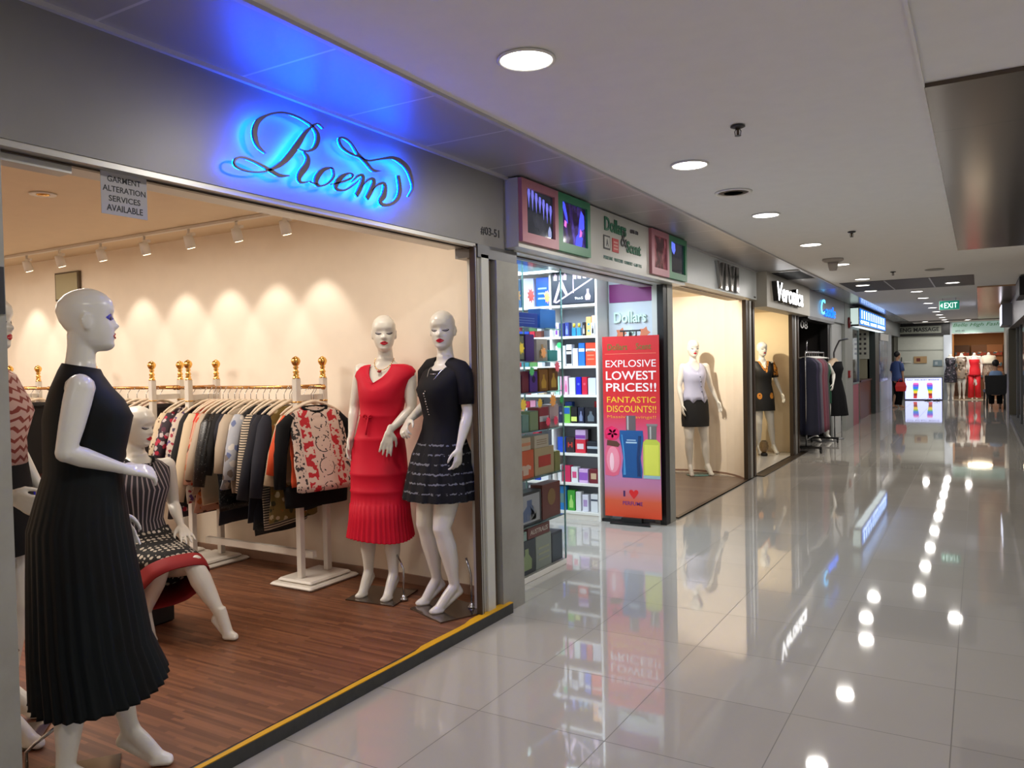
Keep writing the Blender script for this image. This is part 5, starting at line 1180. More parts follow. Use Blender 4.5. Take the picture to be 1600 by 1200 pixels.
qbox(1.76, 1.85, 1.045, .15, (110, 140, 120), 'dark green bottle box at the left of the fourth showcase shelf'); qbox(1.86, 1.96, 1.045, .12, (120, 160, 150), 'teal box on the fourth showcase shelf'); qbox(1.97, 2.10, 1.045, .14, (140, 160, 120), 'sage box on the fourth showcase shelf'); qbox(2.11, 2.26, 1.045, .16, (160, 60, 70), 'dull red box on the fourth showcase shelf', ('band', W)); qbox(2.27, 2.42, 1.045, .17, (214, 190, 190), 'pale pink box on the fourth showcase shelf')
qbox(1.90, 2.02, 1.045, .22, W, 'white box standing at the back of the fourth showcase shelf', ('stripes', (150, 160, 170)), .05, .16)
qbox(1.77, 1.86, 1.32, .13, (80, 110, 150), 'grey blue box on the fifth showcase shelf'); qbox(1.87, 1.97, 1.32, .15, (120, 30, 50), 'dark red box on the fifth showcase shelf'); qbox(1.98, 2.10, 1.32, .15, (92, 50, 150), 'violet box on the fifth showcase shelf', ('dot', (40, 20, 70))); qbox(2.12, 2.26, 1.32, .16, (150, 100, 40), 'amber box on the fifth showcase shelf', ('bottle', (206, 160, 60))); qbox(2.27, 2.42, 1.32, .17, (130, 84, 40), 'brown gold box on the fifth showcase shelf', ('bottle', (216, 176, 70)))
qbox(1.76, 1.92, 1.54, .19, (60, 66, 62), 'dark box with olive panel on the top showcase shelf', ('frame', (150, 156, 130))); qbox(1.93, 2.06, 1.54, .19, (90, 60, 140), 'purple box on the top showcase shelf'); qbox(2.09, 2.26, 1.54, .16, (206, 196, 180), 'cream box with tan print on the top showcase shelf', ('bottle', (206, 170, 120))); qbox(2.28, 2.42, 1.54, .08, (90, 190, 190), 'low turquoise box on the top showcase shelf')
qbox(1.80, 2.12, 1.78, .10, (40, 80, 190), 'wide blue box on the highest glass shelf', ('stripes', (120, 150, 220))); qbox(2.15, 2.40, 1.78, .14, (60, 130, 210), 'sky blue box on the highest glass shelf')
# star shaped stickers on the glass
def star(y, z, r, c, label, x=-.1995, n=9, fr_=FR_L, yy=None, grp='star stickers on the glass'):
    P_ = [((r if i % 2 == 0 else r*.62)*math.cos(2*PI*i/(2*n)), (r if i % 2 == 0 else r*.62)*math.sin(2*PI*i/(2*n))) for i in range(2*n)]
    m_ = MB(); 
    if yy is None: m_.prism(P_, FR_L, .0015); loc = (x, y, z)
    else: m_.prism(P_, FR_F, .0015); loc = (y, yy, z)
    o = m_.build('star_sticker', col(c, .5)); o.location = loc; tag(o, label, 'sticker', grp)
star(1.79, 1.99, .05, (224, 176, 90), 'yellow orange star sticker at the left top of the showcase glass'); star(1.98, 2.0, .055, (226, 90, 80), 'red star sticker at the top of the showcase glass'); star(2.22, 2.005, .05, (222, 130, 66), 'orange star sticker near the top right of the showcase glass')
star(1.97, 1.47, .04, (70, 170, 96), 'green star sticker on the upper middle of the showcase glass'); star(2.36, 1.50, .045, (224, 96, 110), 'pink star sticker by the right glass edge')
star(1.83, 1.63, .045, (226, 196, 50), 'yellow star sticker low on the top showcase shelf', n=7); star(2.15, 1.60, .045, (220, 150, 90), 'pale orange star sticker on the top showcase shelf', n=7)
star(1.84, 1.24, .05, (226, 190, 60), 'yellow star sticker on the left of the showcase glass below the fifth shelf'); star(2.08, 1.24, .04, (214, 170, 50), 'small mustard star sticker on the showcase glass'); star(2.28, 1.25, .055, (222, 150, 70), 'yellow orange star sticker on the right of the showcase glass'); star(2.42, 1.25, .035, (40, 150, 80), 'green star sticker at the right edge of the showcase glass')
star(2.2, 1.10, .04, (214, 60, 90), 'left magenta star sticker on the fourth showcase level'); star(2.32, 1.10, .04, (214, 60, 90), 'right magenta star sticker on the fourth showcase level')
star(-1.03, 1.70, .035, (60, 190, 110), 'green star sticker on the white end shelves', yy=4.018, n=12); star(-1.07, 1.46, .035, (236, 120, 120), 'coral star sticker on the white end shelves', yy=4.018, n=10)

# wall panel with the shop name
wp = thing('wall_panel', 'pale grey wall panel with purple block and raised Dollars letters behind the banner', 'panel', (-.36, 4.27, 1.2))
def subw(mb): return mb.xf(Matrix.Translation(-Vector(wp.location)))
subw(MB().box(-.605, -.105, 4.262, 4.299, .0, 2.40)).build('board', mat('panel_grey', (206, 214, 222), .5), wp)
subw(MB().box(-.595, -.155, 4.255, 4.262, 2.10, 2.275)).build('purple_block', mat('panel_purple', (128, 24, 110), .45), wp)
wl = MB(); text(wl, 'Dollars', fr(FR_F, -.545, 4.262, 1.90), .105, None, .022, width=.33, bold=.02); text(wl, '&', fr(FR_F, -.42, 4.262, 1.73), .11, None, .022, width=.10)
subw(wl).build('raised_letters', mat('letter_white_green', (216, 240, 228), .4), wp)
star(-.48, 1.80, .06, (222, 130, 90), 'left orange paper star on the grey wall panel', yy=4.2615, n=5, grp='paper stars on the panel'); star(-.24, 1.80, .06, (222, 130, 90), 'right orange paper star on the grey wall panel', yy=4.2615, n=5, grp='paper stars on the panel')
# the red banner
bn = thing('banner_stand', 'red banner stand reading EXPLOSIVE LOWEST PRICES with three perfume bottles', 'banner', (-.30, 4.06, 0))
def subb(mb): return mb.xf(Matrix.Translation(-Vector(bn.location)))
def f_banner(nt, b):
    x, y, z, v = XYZ(nt)
    r = N(nt, 'ShaderNodeValToRGB'); els = [(0.0, (222, 70, 34)), (.09, (214, 90, 56)), (.17, (190, 120, 150)), (.26, (186, 120, 170)), (.45, (206, 80, 120)), (.58, (206, 40, 60)), (.70, (200, 24, 28)), (1, (192, 22, 28))]
    r.color_ramp.elements[0].color = rgb(els[0][1]); r.color_ramp.elements[1].position = 1; r.color_ramp.elements[1].color = rgb(els[-1][1])
    for p_, c in els[1:-1]: e = r.color_ramp.elements.new(p_); e.color = rgb(c)
    L(nt, M2(nt, 'DIVIDE', M2(nt, 'SUBTRACT', z, .06), 1.70), r.inputs[0]); L(nt, r.outputs[0], b.inputs['Base Color'])
BY = 4.045
subb(MB().box(-.585, -.020, BY, BY+.006, .06, 1.765)).build('poster_sheet', mat('banner_print', rough=.45, fn=f_banner), bn)
def btext(s, zc, h, wd, m_, nm='lettering', xc=-.302, bold=.0): 
    q = MB(); text(q, s, fr(FR_F, xc, BY-.0002, zc), h, None, .0015, width=wd, align='CENTER', bold=bold); return subb(q).build(nm, m_, bn)
cw, cy_ = col((238, 224, 224), .5), col((236, 190, 40), .5)
btext('Dollars', 1.635, .060, .20, col((96, 96, 30), .4), xc=-.43, bold=.01); btext('Scent', 1.635, .060, .15, col((96, 96, 30), .4), xc=-.17, bold=.01)
subb(MB().box(-.56, -.05, BY-.0015, BY, 1.598, 1.602)).build('rule', col((222, 120, 90), .5), bn)
btext('EXPLOSIVE', 1.475, .066, .50, cw, bold=.0); btext('LOWEST', 1.355, .082, .50, cw, bold=.01); btext('PRICES!!', 1.245, .080, .50, cw, bold=.01); btext('FANTASTIC', 1.14, .056, .485, cy_); btext('DISCOUNTS!!', 1.05, .062, .49, cy_); btext('Massive Savings!!', .985, .036, .485, col((230, 150, 50), .5))
btext('I', .255, .055, .020, col((70, 30, 90), .5), xc=-.385, bold=.02); btext('PERFUME', .175, .036, .20, col((110, 40, 120), .5), bold=.01)
hp = [(0, .0), (.03, .035), (.046, .06), (.044, .078), (.03, .088), (.012, .084), (0, .070), (-.012, .084), (-.03, .088), (-.044, .078), (-.046, .06), (-.03, .035)]
subb(MB().prism([(x_-.29, z_+.235) for x_, z_ in hp], fr(FR_F, 0, BY, 0), .0016)).build('heart', col((214, 30, 34), .5), bn)
def bp(P_, m_, nm, dp=.0016): subb(MB().prism(P_, fr(FR_F, 0, BY, 0), dp)).build(nm, m_, bn)
bp([(-.40, .435), (-.205, .435), (-.20, .50), (-.215, .62), (-.20, .72), (-.185, .80), (-.19, .88), (-.42, .88), (-.425, .80), (-.405, .72), (-.39, .62), (-.405, .50)], col((16, 78, 140), .3), 'bottle_print')
bp([(-.355, .88), (-.26, .88), (-.26, 1.02), (-.355, 1.02)], col((96, 84, 88), .3), 'bottle_print', .0018)
bp([(-.19, .44), (-.025, .44), (-.025, .77), (-.06, .80), (-.16, .80), (-.19, .77)], col((190, 196, 70), .35), 'bottle_print')
bp([(-.14, .80), (-.06, .80), (-.055, .93), (-.145, .93)], col((104, 98, 96), .3), 'bottle_print', .0018)
bp([(-.575, .45), (-.49, .44), (-.44, .46), (-.41, .56), (-.415, .66), (-.44, .73), (-.48, .76), (-.52, .76), (-.56, .72), (-.575, .66)], col((222, 96, 126), .3), 'bottle_print')
bp([(-.57, .80), (-.52, .78), (-.46, .79), (-.42, .83), (-.44, .89), (-.50, .92), (-.555, .90), (-.575, .86)], col((214, 24, 80), .4), 'bottle_print')
def ov(cx, cz, rx, rz, n=22, a0=0, a1=2*PI): return [(cx+math.cos(a0+(a1-a0)*i/n)*rx, cz+math.sin(a0+(a1-a0)*i/n)*rz) for i in range(n+(0 if a1-a0 > 6.2 else 1))]
bp(ov(-.493, .60, .066, .125), col((236, 140, 160), .25), 'bottle_print', .0022); bp(ov(-.505, .58, .022, .085), col((246, 196, 206), .2), 'bottle_print', .0026)
for i in range(5): a = 2*PI*i/5+.3; bp(ov(-.495+.038*math.cos(a), .85+.032*math.sin(a), .034, .028), col((226, 30, 96), .4), 'bottle_print', .0022)
bp([(-.555, .735), (-.44, .72), (-.42, .745), (-.45, .775), (-.55, .785)], col((88, 52, 40), .4), 'bottle_print', .0024)
bp([(-.39, .46), (-.365, .46), (-.375, .66), (-.395, .84), (-.405, .84), (-.385, .62)], col((70, 140, 196), .25), 'bottle_print', .0022); bp([(-.25, .45), (-.215, .45), (-.225, .62), (-.205, .83), (-.235, .83), (-.255, .62)], col((12, 48, 96), .25), 'bottle_print', .0022)
bp([(-.345, .885), (-.330, .885), (-.330, 1.015), (-.345, 1.015)], col((176, 168, 170), .2), 'bottle_print', .0022)
bp([(-.175, .47), (-.04, .47), (-.04, .75), (-.175, .75)], col((214, 214, 84), .3), 'bottle_print', .0022); bp([(-.19, .435), (-.025, .435), (-.025, .465), (-.19, .465)], col((150, 180, 190), .25), 'bottle_print', .0024)
bp([(-.152, .925), (-.048, .925), (-.045, .945), (-.155, .945)], col((130, 124, 124), .25), 'bottle_print', .0024); bp([(-.122, .805), (-.108, .805), (-.108, .92), (-.122, .92)], col((180, 176, 172), .2), 'bottle_print', .0024)
bp([(-.35, .785), (-.26, .785), (-.26, .793), (-.35, .793)], col((176, 200, 220), .4), 'bottle_print', .0024); bp([(-.36, .76), (-.25, .76), (-.25, .773), (-.36, .773)], col((176, 200, 220), .4), 'bottle_print', .0024)
ebase = MB(); ebase.prism([(-.50+.0, 3.96), (-.10, 3.96), (-.16, 4.10), (-.44, 4.10)], Matrix.Translation((0, 0, .002)), .016); ebase.box(-.62, -.36, 4.045, 4.07, .004, .028); ebase.box(-.40, -.20, 4.0, 4.05, .02, .06)
subb(ebase).build('base', M['black'], bn)
pl = MB(); pl.box(-.315, -.29, BY+.007, BY+.025, .02, 1.80); subb(pl).build('pole', M['black_frame'], bn)
tp = MB(); tp.box(-.40, -.20, BY-.004, BY+.014, 1.805, 1.82); tp.box(-.37, -.36, BY, BY+.01, 1.76, 1.81); tp.box(-.245, -.235, BY, BY+.01, 1.76, 1.81); subb(tp).build('top_clip', M['black'], bn)
# ================================================================ third shop: curved alcove
struct('wall_alcove_near', MB().box(-2.5, -.062, 4.42, 4.468, 0, 2.66), M['wall_cream2'])
ap = [(-.052, 7.14), (-.13, 7.26), (-.24, 7.40), (-.38, 7.53), (-.55, 7.61), (-.78, 7.66), (-1.0, 7.66), (-1.25, 7.60), (-1.55, 7.45), (-1.85, 7.2), (-2.1, 6.85), (-2.25, 6.4), (-2.3, 5.8), (-2.3, 4.47)]
aw = MB(); n_ = len(ap); outp = [(x*1.02-.02, y+.05) if y > 5 else (x-.05, y) for x, y in ap]
aw.loft([[(a[0], a[1], 0), (a[0], a[1], 2.5), (b[0]-.02, b[1]+.03, 2.5), (b[0]-.02, b[1]+.03, 0)] for a, b in zip(ap, outp)], None, True, sm=False)
struct('wall_alcove', aw, M['wall_cream2'])
bs_ = MB(); bs_.loft([[(a[0]-.0, a[1]-.004, .012), (a[0], a[1]-.004, .035), (a[0], a[1]+.012, .035), (a[0], a[1]+.012, .012)] for a in ap], None, True)
struct('baseboard_alcove', bs_, M['baseboard_mat'])
struct('ceiling_alcove', MB().box(-2.4, -.10, 4.47, 7.9, 2.40, 2.46), M['ceiling_cream'])
struct('wall_alcove_fascia', MB().box(-.10, .0, 4.50, 7.69, 2.30, 2.668), mat('sign_palegrey', (196, 200, 200), .3))
so = MB(); so.box(-.22, .0, 4.37, 7.1, 2.268, 2.30, M['ceiling_cream']); so.box(-.06, -.045, 4.37, 7.1, 2.262, 2.268, M['jamb_dark']); struct('trim_11', so)
cl = thing('shop_sign', 'pale fascia sign with tall chrome letters over the curved display alcove', 'sign', (.0, 6.26, 2.32))
mm('chrome_letter', (150, 148, 146), .12, 1.0)
for i, (g_, y0, w_) in enumerate([('V', 5.78, .30), ('I', 6.10, .10), ('V', 6.23, .30), ('I', 6.56, .12)]):
    q = MB(); text(q, g_, fr(FR_L, .001, y0-6.26, .0), .30, None, .035, width=w_, bold=.035); q.build('letter', M['chrome_letter'], cl)
MB().box(.0, .003, 1.28, 1.38, -.0, .02).build('unit_tag', M['dark_grey'], cl)
light('alcove_spot', 'SPOT', (-.95, 6.15, 2.36), P_ALC*1.15, (1.0, .91, .78), .035, target=(-.62, 7.5, 1.62), spot=math.radians(82), blend=.7)
light('alcove_fill', 'AREA', (-1.0, 5.8, 2.38), 9, (1.0, .9, .78), .5)
def jamb(name, y0, y1, x1=.0, z=2.27, seq=None):
    q = MB(); mats_ = [M['jamb_dark'], M['bronze_frame'], M['aluminium'], M['jamb_dark'], M['bronze_frame']]; k = len(mats_)
    for i in range(k):
        a = y0+(y1-y0)*i/k; q.box(-.05, x1-(.012 if i % 2 else 0)-(.03 if i == 3 else 0), a, y0+(y1-y0)*(i+1)/k, 0, z, mats_[i])
    struct(name, q)
jamb('wall_jamb_bronze', 7.13, 7.56)
# mannequin in the alcove
t = thing('mannequin', 'brightly lit white mannequin in a lilac waistcoat and black skirt in the curved alcove', 'mannequin', group='display mannequins')
P6 = dict(hyaw=-6, hpitch=-4, mid=lean(-.02),
  armR=[(.165, -.01, 1.43), (.215, -.02, 1.17), (.205, .05, .94), (.0, .15, -1), (-1, .2, 0), .3, .6, 1],
  armL=[(-.165, -.01, 1.43), (-.225, -.0, 1.18), (-.30, .05, .97), (-.3, .2, -1), (1, .2, 0), .3, .9, -1],
  legR=[(.085, -.01, .86), (.10, .02, .50), (.075, -.02, .13), (.10, .10, .016)],
  legL=[(-.085, -.01, .86), (-.11, .04, .50), (-.155, .02, .13), (-.165, .15, .016)])
figure(t, P6, vox=.008)
mm('fab_lilac', (186, 188, 214), .6); mm('fab_blackskirt', (12, 12, 14), .8)
def pts6(a): d = abs((a-PI/2+PI) % (2*PI)-PI); return 1, -.045*max(0, 1-abs(d-.45)/.28)-.03*max(0, 1-abs(d-1.6)/.5)
garment('waistcoat', M['fab_lilac'], t, [(1.478, .108, .066, .0, -.012, vneck(.10, .95, 1.57, .62)), (1.462, .140, .080, 0, -.008, vneck(.10, .62, 1.57, .62)), (1.435, .160, .092, 0, -.006, vneck(.080, .38, 1.57, .62)), (1.405, .165, .104, 0, -.002, vneck(.058, .22, 1.57, .62)), (1.375, .164, .118, 0, .004, vneck(.036, .1, 1.57, .62)), (1.32, .158, .142, 0, .014), (1.24, .142, .118, 0, .010), (1.15, .130, .102, 0, .004), (1.05, .160, .125, 0, 0), (1.0, .172, .132, 0, 0, pts6)], n=96, mid=lean(-.02), extra=lambda mb: mb.tube([(.02, .128, 1.36), (-.01, .135, 1.26), (-.04, .112, 1.16), (-.075, .118, 1.0)], .005, n=6))
bt = MB()
for i in range(4): bt.sphere((-.005-.012*i, .152-.008*i-(.006 if i > 1 else 0), 1.30-.065*i), .008, .004, .008, n=10, k=6)
bt.build('buttons', M['dark_grey'], t)
garment('skirt', M['fab_blackskirt'], t, [(1.06, .150, .118, 0, 0), (1.0, .165, .124, 0, 0), (.93, .180, .132, 0, -.004), (.75, .186, .14, 0, 0), (.655, .180, .14, 0, .004), (.65, .180, .14, 0, .004)], n=64)
place(t, -.72, 7.29, -46, z=.012)
gpl = MB().cyl((-.04, -.02, .0015), .16, .007, n=32); gpl.build('base_plate', M['glass_edge'], t)

# ================================================================ fourth shop
struct('floor_window', MB().box(-2.2, -.02, 7.72, 10.34, .0005, .014), mat('floor_white_gloss', (206, 202, 192), .12))
struct('wall_window_end', MB().box(-2.2, -.052, 10.36, 10.46, 0, 2.5), M['wall_yellowish']); struct('wall_window_back', MB().box(-2.3, -2.2, 7.72, 10.46, 0, 2.5), M['wall_yellowish'])
struct('ceiling_window', MB().box(-2.2, .0, 7.72, 10.4, 2.29, 2.34), M['ceiling_cream'])
struct('wall_window_fascia', MB().box(-.10, .13, 7.70, 10.72, 2.21, 2.668), mat('fascia_beige', (176, 170, 158), .45))
vs_ = thing('shop_sign', 'beige fascia sign with white lit script letters reading Veronica', 'sign', (.13, 8.9, 2.32))
q = MB(); text(q, 'Veronica', fr(FR_L, .0005, -.93, -.02), .26, None, .07, width=1.80, bold=.03, shear=.15); q.build('letters', M['black_gloss'], vs_)
q = MB(); text(q, 'Veronica', fr(FR_L, .071, -.925, -.015), .25, None, .004, width=1.79, bold=.022, shear=.15); q.build('letter_faces', glow((255, 255, 255), 4.0), vs_)
light('veronica_spot', 'SPOT', (-1.0, 9.1, 2.26), P_VER*2.3, (1.0, .86, .62), .03, target=(-.42, 10.2, 1.55), spot=math.radians(85), blend=.8)
light('veronica_fill', 'AREA', (-.8, 9.0, 2.27), 10, (1.0, .88, .70), .4)
jamb('wall_jamb_bronze_far', 9.93, 10.46, x1=.005, z=2.21)
struct('trim_12', MB().box(-.03, .10, 7.56, 10.6, .0007, .010), M['jamb_dark'])
t = thing('mannequin', 'white mannequin in a black V neck dress with gold print under the white Veronica sign', 'mannequin', group='display mannequins')
P7 = dict(hyaw=8, hpitch=-2,
  armR=[(.165, -.01, 1.43), (.215, -.02, 1.17), (.24, .03, .94), (.1, .2, -1), (-1, .2, 0), .3, .6, 1],
  armL=[(-.165, -.01, 1.43), (-.225, -.0, 1.18), (-.30, .05, .96), (-.25, .2, -1), (1, .2, 0), .3, .7, -1],
  legR=[(.085, -.01, .86), (.09, .05, .50), (.075, .0, .13), (.10, .12, .016)],
  legL=[(-.085, -.01, .86), (-.12, .03, .50), (-.185, -.02, .13), (-.20, .11, .016)])
figure(t, P7, vox=.009)
def f_gold(nt, b):
    x, y, z, v = XYZ(nt); ax = M2(nt, 'ABSOLUTE', x)
    vmask = M2(nt, 'MULTIPLY', M2(nt, 'GREATER_THAN', z, 1.30), M2(nt, 'GREATER_THAN', M2(nt, 'ADD', y, .5), .5))
    inner = M2(nt, 'MULTIPLY', vmask, M2(nt, 'LESS_THAN', M2(nt, 'ABSOLUTE', x), M2(nt, 'MULTIPLY', M2(nt, 'SUBTRACT', z, 1.27), .45)))
    leaf = M2(nt, 'LESS_THAN', M2(nt, 'ADD', M2(nt, 'POWER', M2(nt, 'DIVIDE', M2(nt, 'SUBTRACT', ax, .10), .035), 2.0), M2(nt, 'POWER', M2(nt, 'DIVIDE', M2(nt, 'SUBTRACT', z, .93), .05), 2.0)), 1.0)
    cap = M2(nt, 'MULTIPLY', M2(nt, 'GREATER_THAN', ax, .17), M2(nt, 'GREATER_THAN', z, 1.25))
    n = N(nt, 'ShaderNodeTexNoise', Scale=38.0, Detail=2.0); L(nt, v, n.inputs['Vector'])
    m_ = M2(nt, 'MULTIPLY', M2(nt, 'MAXIMUM', M2(nt, 'MAXIMUM', inner, leaf), cap), M2(nt, 'GREATER_THAN', n.outputs['Fac'], .42))
    L(nt, MIX(nt, m_, (16, 14, 13), (206, 132, 40)), b.inputs['Base Color'])
mm('fab_gold_print', rough=.6, fn=f_gold)
def sl7(mb): sleeve(mb, (-.155, -.01, 1.445), (-.212, -.0, 1.22), .058, .060, mid=(-.195, -.0, 1.35)); sleeve(mb, (.155, -.01, 1.445), (.205, -.01, 1.22), .058, .060, mid=(.192, -.0, 1.35))
garment('dress', M['fab_gold_print'], t, [(1.482, .112, .066, .0, -.012, vneck(.12, .95, 1.57, .5)), (1.466, .145, .080, 0, -.008, vneck(.115, .70, 1.57, .5)), (1.435, .166, .092, 0, -.006, vneck(.090, .4, 1.57, .5)), (1.405, .168, .104, 0, -.002, vneck(.068, .25, 1.57, .5)), (1.375, .164, .118, 0, .004, vneck(.044, .1, 1.57, .5)), (1.32, .158, .142, 0, .014), (1.22, .145, .118, 0, .010), (1.12, .142, .112, 0, .004), (1.0, .168, .135, 0, 0), (.9, .186, .148, 0, 0), (.70, .195, .165, 0, 0), (.695, .195, .165, 0, 0)], n=96, extra=sl7)
MB().lathe((0, 0, .0), [(.001, 0), (.001, 0)], n=4)
pn = MB().tube([(.05, .02, 1.49), (.03, .09, 1.40), (.0, .125, 1.33), (-.03, .09, 1.40), (-.05, .02, 1.49)], .003, n=6); pn.sphere((0, .130, 1.315), .012, .006, .018, n=10, k=6); pn.build('necklace', M['gold'], t)
place(t, -.475, 9.98, -52, z=.014, s=1.0)
for i, (x, y) in enumerate([(-.60, 9.78), (-.40, 9.72)]):
    t = thing('glass_lantern', ['left', 'right'][i]+' round glass lantern with amber inside at the feet of the mannequin under the Veronica sign', 'lantern', (x, y, .0145), 0, 'glass lanterns')
    t['label'] = ['left', 'right'][i]+' round glass lantern with dark base standing at the V neck mannequin feet'
    MB().lathe((0, 0, 0), [(.05, 0), (.055, .02), (.045, .045), (.03, .05)], n=20).build('base', M['black'], t)
    MB().lathe((0, 0, .05), [(.03, .0), (.062, .04), (.074, .10), (.062, .16), (.035, .19), (.033, .19), (.058, .155), (.069, .10), (.058, .045), (.028, .004)], n=20).build('globe', mat('lantern_glass', (206, 186, 150), .05, trans=.85), t)
    MB().lathe((0, 0, .05), [(.02, 0), (.022, .05), (.001, .055)], n=12).build('candle', M['gold'], t)

# ================================================================ fifth shop: dark interior
dkw = mat('dark_wall', (34, 28, 26), .5)
struct('wall_dark_end', MB().box(-2.4, -.14, 13.50, 13.6, 0, 2.5), dkw); struct('wall_dark_back', MB().box(-2.5, -2.4, 10.46, 13.6, 0, 2.5), dkw); struct('wall_dark_near', MB().box(-2.4, -.14, 10.461, 10.5, 0, 2.5), dkw)
struct('ceiling_dark_shop', MB().box(-2.4, -.1, 10.46, 13.5, 2.30, 2.35), mat('ceil_taupe', (150, 140, 126), .7))
fs = MB(); fs.box(-.10, .095, 10.74, 14.85, 2.225, 2.668, mat('fascia_slate', (112, 118, 122), .35)); fs.box(-.10, .10, 10.72, 10.86, 2.18, 2.668, M['black_frame']); fs.box(-.10, .10, 10.86, 13.45, 2.17, 2.225, M['black_frame'])
struct('wall_dark_fascia', fs)
dj = MB(); dj.box(-.14, .0, 13.3, 13.6, 0, 2.17, M['black_frame']); struct('wall_dark_jamb', dj); struct('wall_dark_post', MB().box(-.66, -.60, 12.2, 12.3, 0, 2.30), M['jamb_grey'])
cs = thing('shop_sign', 'blue neon script sign reading Castle on a slate grey fascia', 'sign', (.095, 12.85, 2.3))
q = MB(); text(q, 'C', fr(FR_L, .02, -.98, .0), .27, None, .012, width=.40, bold=.0, shear=.2); q.build('letter', glow((90, 190, 255), 2.6), cs)
q = MB(); text(q, 'astle', fr(FR_L, .02, -.54, -.02), .20, None, .012, width=1.15, bold=.0, shear=.2); q.build('letters', glow((20, 110, 255), 2.0), cs)
MB().box(.0, .019, -.70, .6, .05, .07).build('mounting_bar', M['dark_grey'], cs)
q = MB(); text(q, '08', fr(FR_L, -.05, 10.88, 2.03), .13, None, .004, width=.62)
tag(q.build('window_number', mat('pale_decal', (196, 196, 192), .5)), 'pale rounded number hanging in the dark shop entrance', 'number')
struct('wall_white_column', MB().box(-.3, .03, 13.6, 14.84, 0, 2.225), mat('column_white', (206, 208, 206), .4)); struct('wall_grey_column', MB().box(-.3, .10, 14.85, 15.95, 0, 2.668), mat('column_grey', (160, 162, 156), .5))
fx = thing('fire_alarm_sounder', 'small dark red oval fire alarm sounder high on the grey column', 'fire alarm', (.10, 15.35, 2.27)); MB().loft([[(x_, math.cos(a)*.09*k, math.sin(a)*.12*k) for a in [2*PI*j/20 for j in range(20)]] for x_, k in ((0, 1), (.03, .98), (.045, .7))], None, True, sm=True).build('body', mat('alarm_red', (120, 26, 30), .35), fx)
MB().cyl((.046, 0, -.02), .02, .04, n=10).build('speaker', M['dark_grey'], fx)
fx = thing('fire_call_point', 'small square red fire call point on the grey column below the sounder', 'fire alarm', (.10, 15.3, 1.17)); MB().box(0, .04, -.08, .08, -.08, .08, None, .01).build('body', mat('alarm_red2', (150, 30, 34), .35), fx); MB().box(.04, .043, -.045, .045, -.03, .045).build('face', mat('alarm_face', (190, 150, 150), .3), fx)
# garment rail
rk = thing('garment_rail', 'wheeled chrome garment rail with long dresses outside the dark shop', 'clothes rack', (.10, 11.2, 0))
q = MB(); q.tube([(-.0, -.75, .10), (0, -.75, 1.60), (0, -.74, 1.615), (0, -.70, 1.62), (0, .95, 1.62), (0, .98, 1.60), (0, .98, .10)], .014, n=10); q.build('frame', M['steel'], rk)
q = MB().tube([(0, -.75, .22), (0, .98, .22)], .012, n=8); q.build('lower_bar', M['steel'], rk)
q = MB().tube([(0, -.62, 1.62), (0, -.62, 1.80)], .010, n=8); q.build('upright', M['steel'], rk)
for y in (-.75, .98):
    b = MB().box(-.24, .24, y-.03, y+.03, .075, .105); fo = b.build('foot', M['black_frame'], rk)
    for x in (-.22, .22):
        MB().loft([[(x-.014+dx, y+math.cos(a)*.036, .038+math.sin(a)*.036) for a in [2*PI*j/16 for j in range(16)]] for dx in (0, .028)], None, True).build('caster', M['black'], fo)
def longdress(y, c, label, ln=1.25, w_=.19, k_='dress'):
    mb = MB(); rings = []; ph = rnd.random()*6
    for i in range(13):
        u = i/12; z = 1.58-.04-ln*u; hw = [.06, .16, .17][i] if i < 3 else .15+(w_-.15)*u; th = .02+.04*u
        rings.append([(math.cos(a)*hw*(1+.05*math.sin(5*a+ph)), math.sin(a)*th*(1+.35*math.sin(5*a+ph)*u), z) for a in [2*PI*j/40 for j in range(40)]])
    mb.loft(rings, None, True, sm=True); o = mb.build('long_dress', mat('dresscloth_%d_%d_%d' % c, c, .7)); o.location = (.10, y, 0); o.rotation_euler = (0, 0, rnd.uniform(-.25, .25)); tag(o, label, k_, 'long dresses on the wheeled rail')
    h = MB().tube([(0, 0, 1.55), (0, 0, 1.605), (.012, 0, 1.62), (.0, 0, 1.642), (-.012, 0, 1.634)], .003, n=6); h.tube([(-.17, 0, 1.52), (0, 0, 1.555), (.17, 0, 1.52)], .007, n=6)
    ho = h.build('clothes_hanger', M['white_plastic']); ho.location = (.10, y, 0); tag(ho, 'white hanger holding the '+label.split(' on ')[0], 'hanger', 'hangers on the wheeled rail')
for y, c, lb in [(10.50, (34, 36, 58), 'long navy dress on the wheeled rail, nearest end'), (10.65, (66, 52, 84), 'long purple dress on the wheeled rail'), (10.80, (62, 58, 78), 'long slate violet dress on the wheeled rail'), (10.96, (110, 104, 116), 'long grey dress on the wheeled rail'), (11.12, (128, 58, 72), 'long rose red dress on the wheeled rail'), (11.30, (136, 84, 96), 'long dusty pink dress on the wheeled rail'), (11.48, (120, 76, 90), 'long mauve dress on the wheeled rail, next to the far end'), (11.66, (84, 84, 84), 'long charcoal dress on the wheeled rail, far end')]: longdress(y, c, lb)
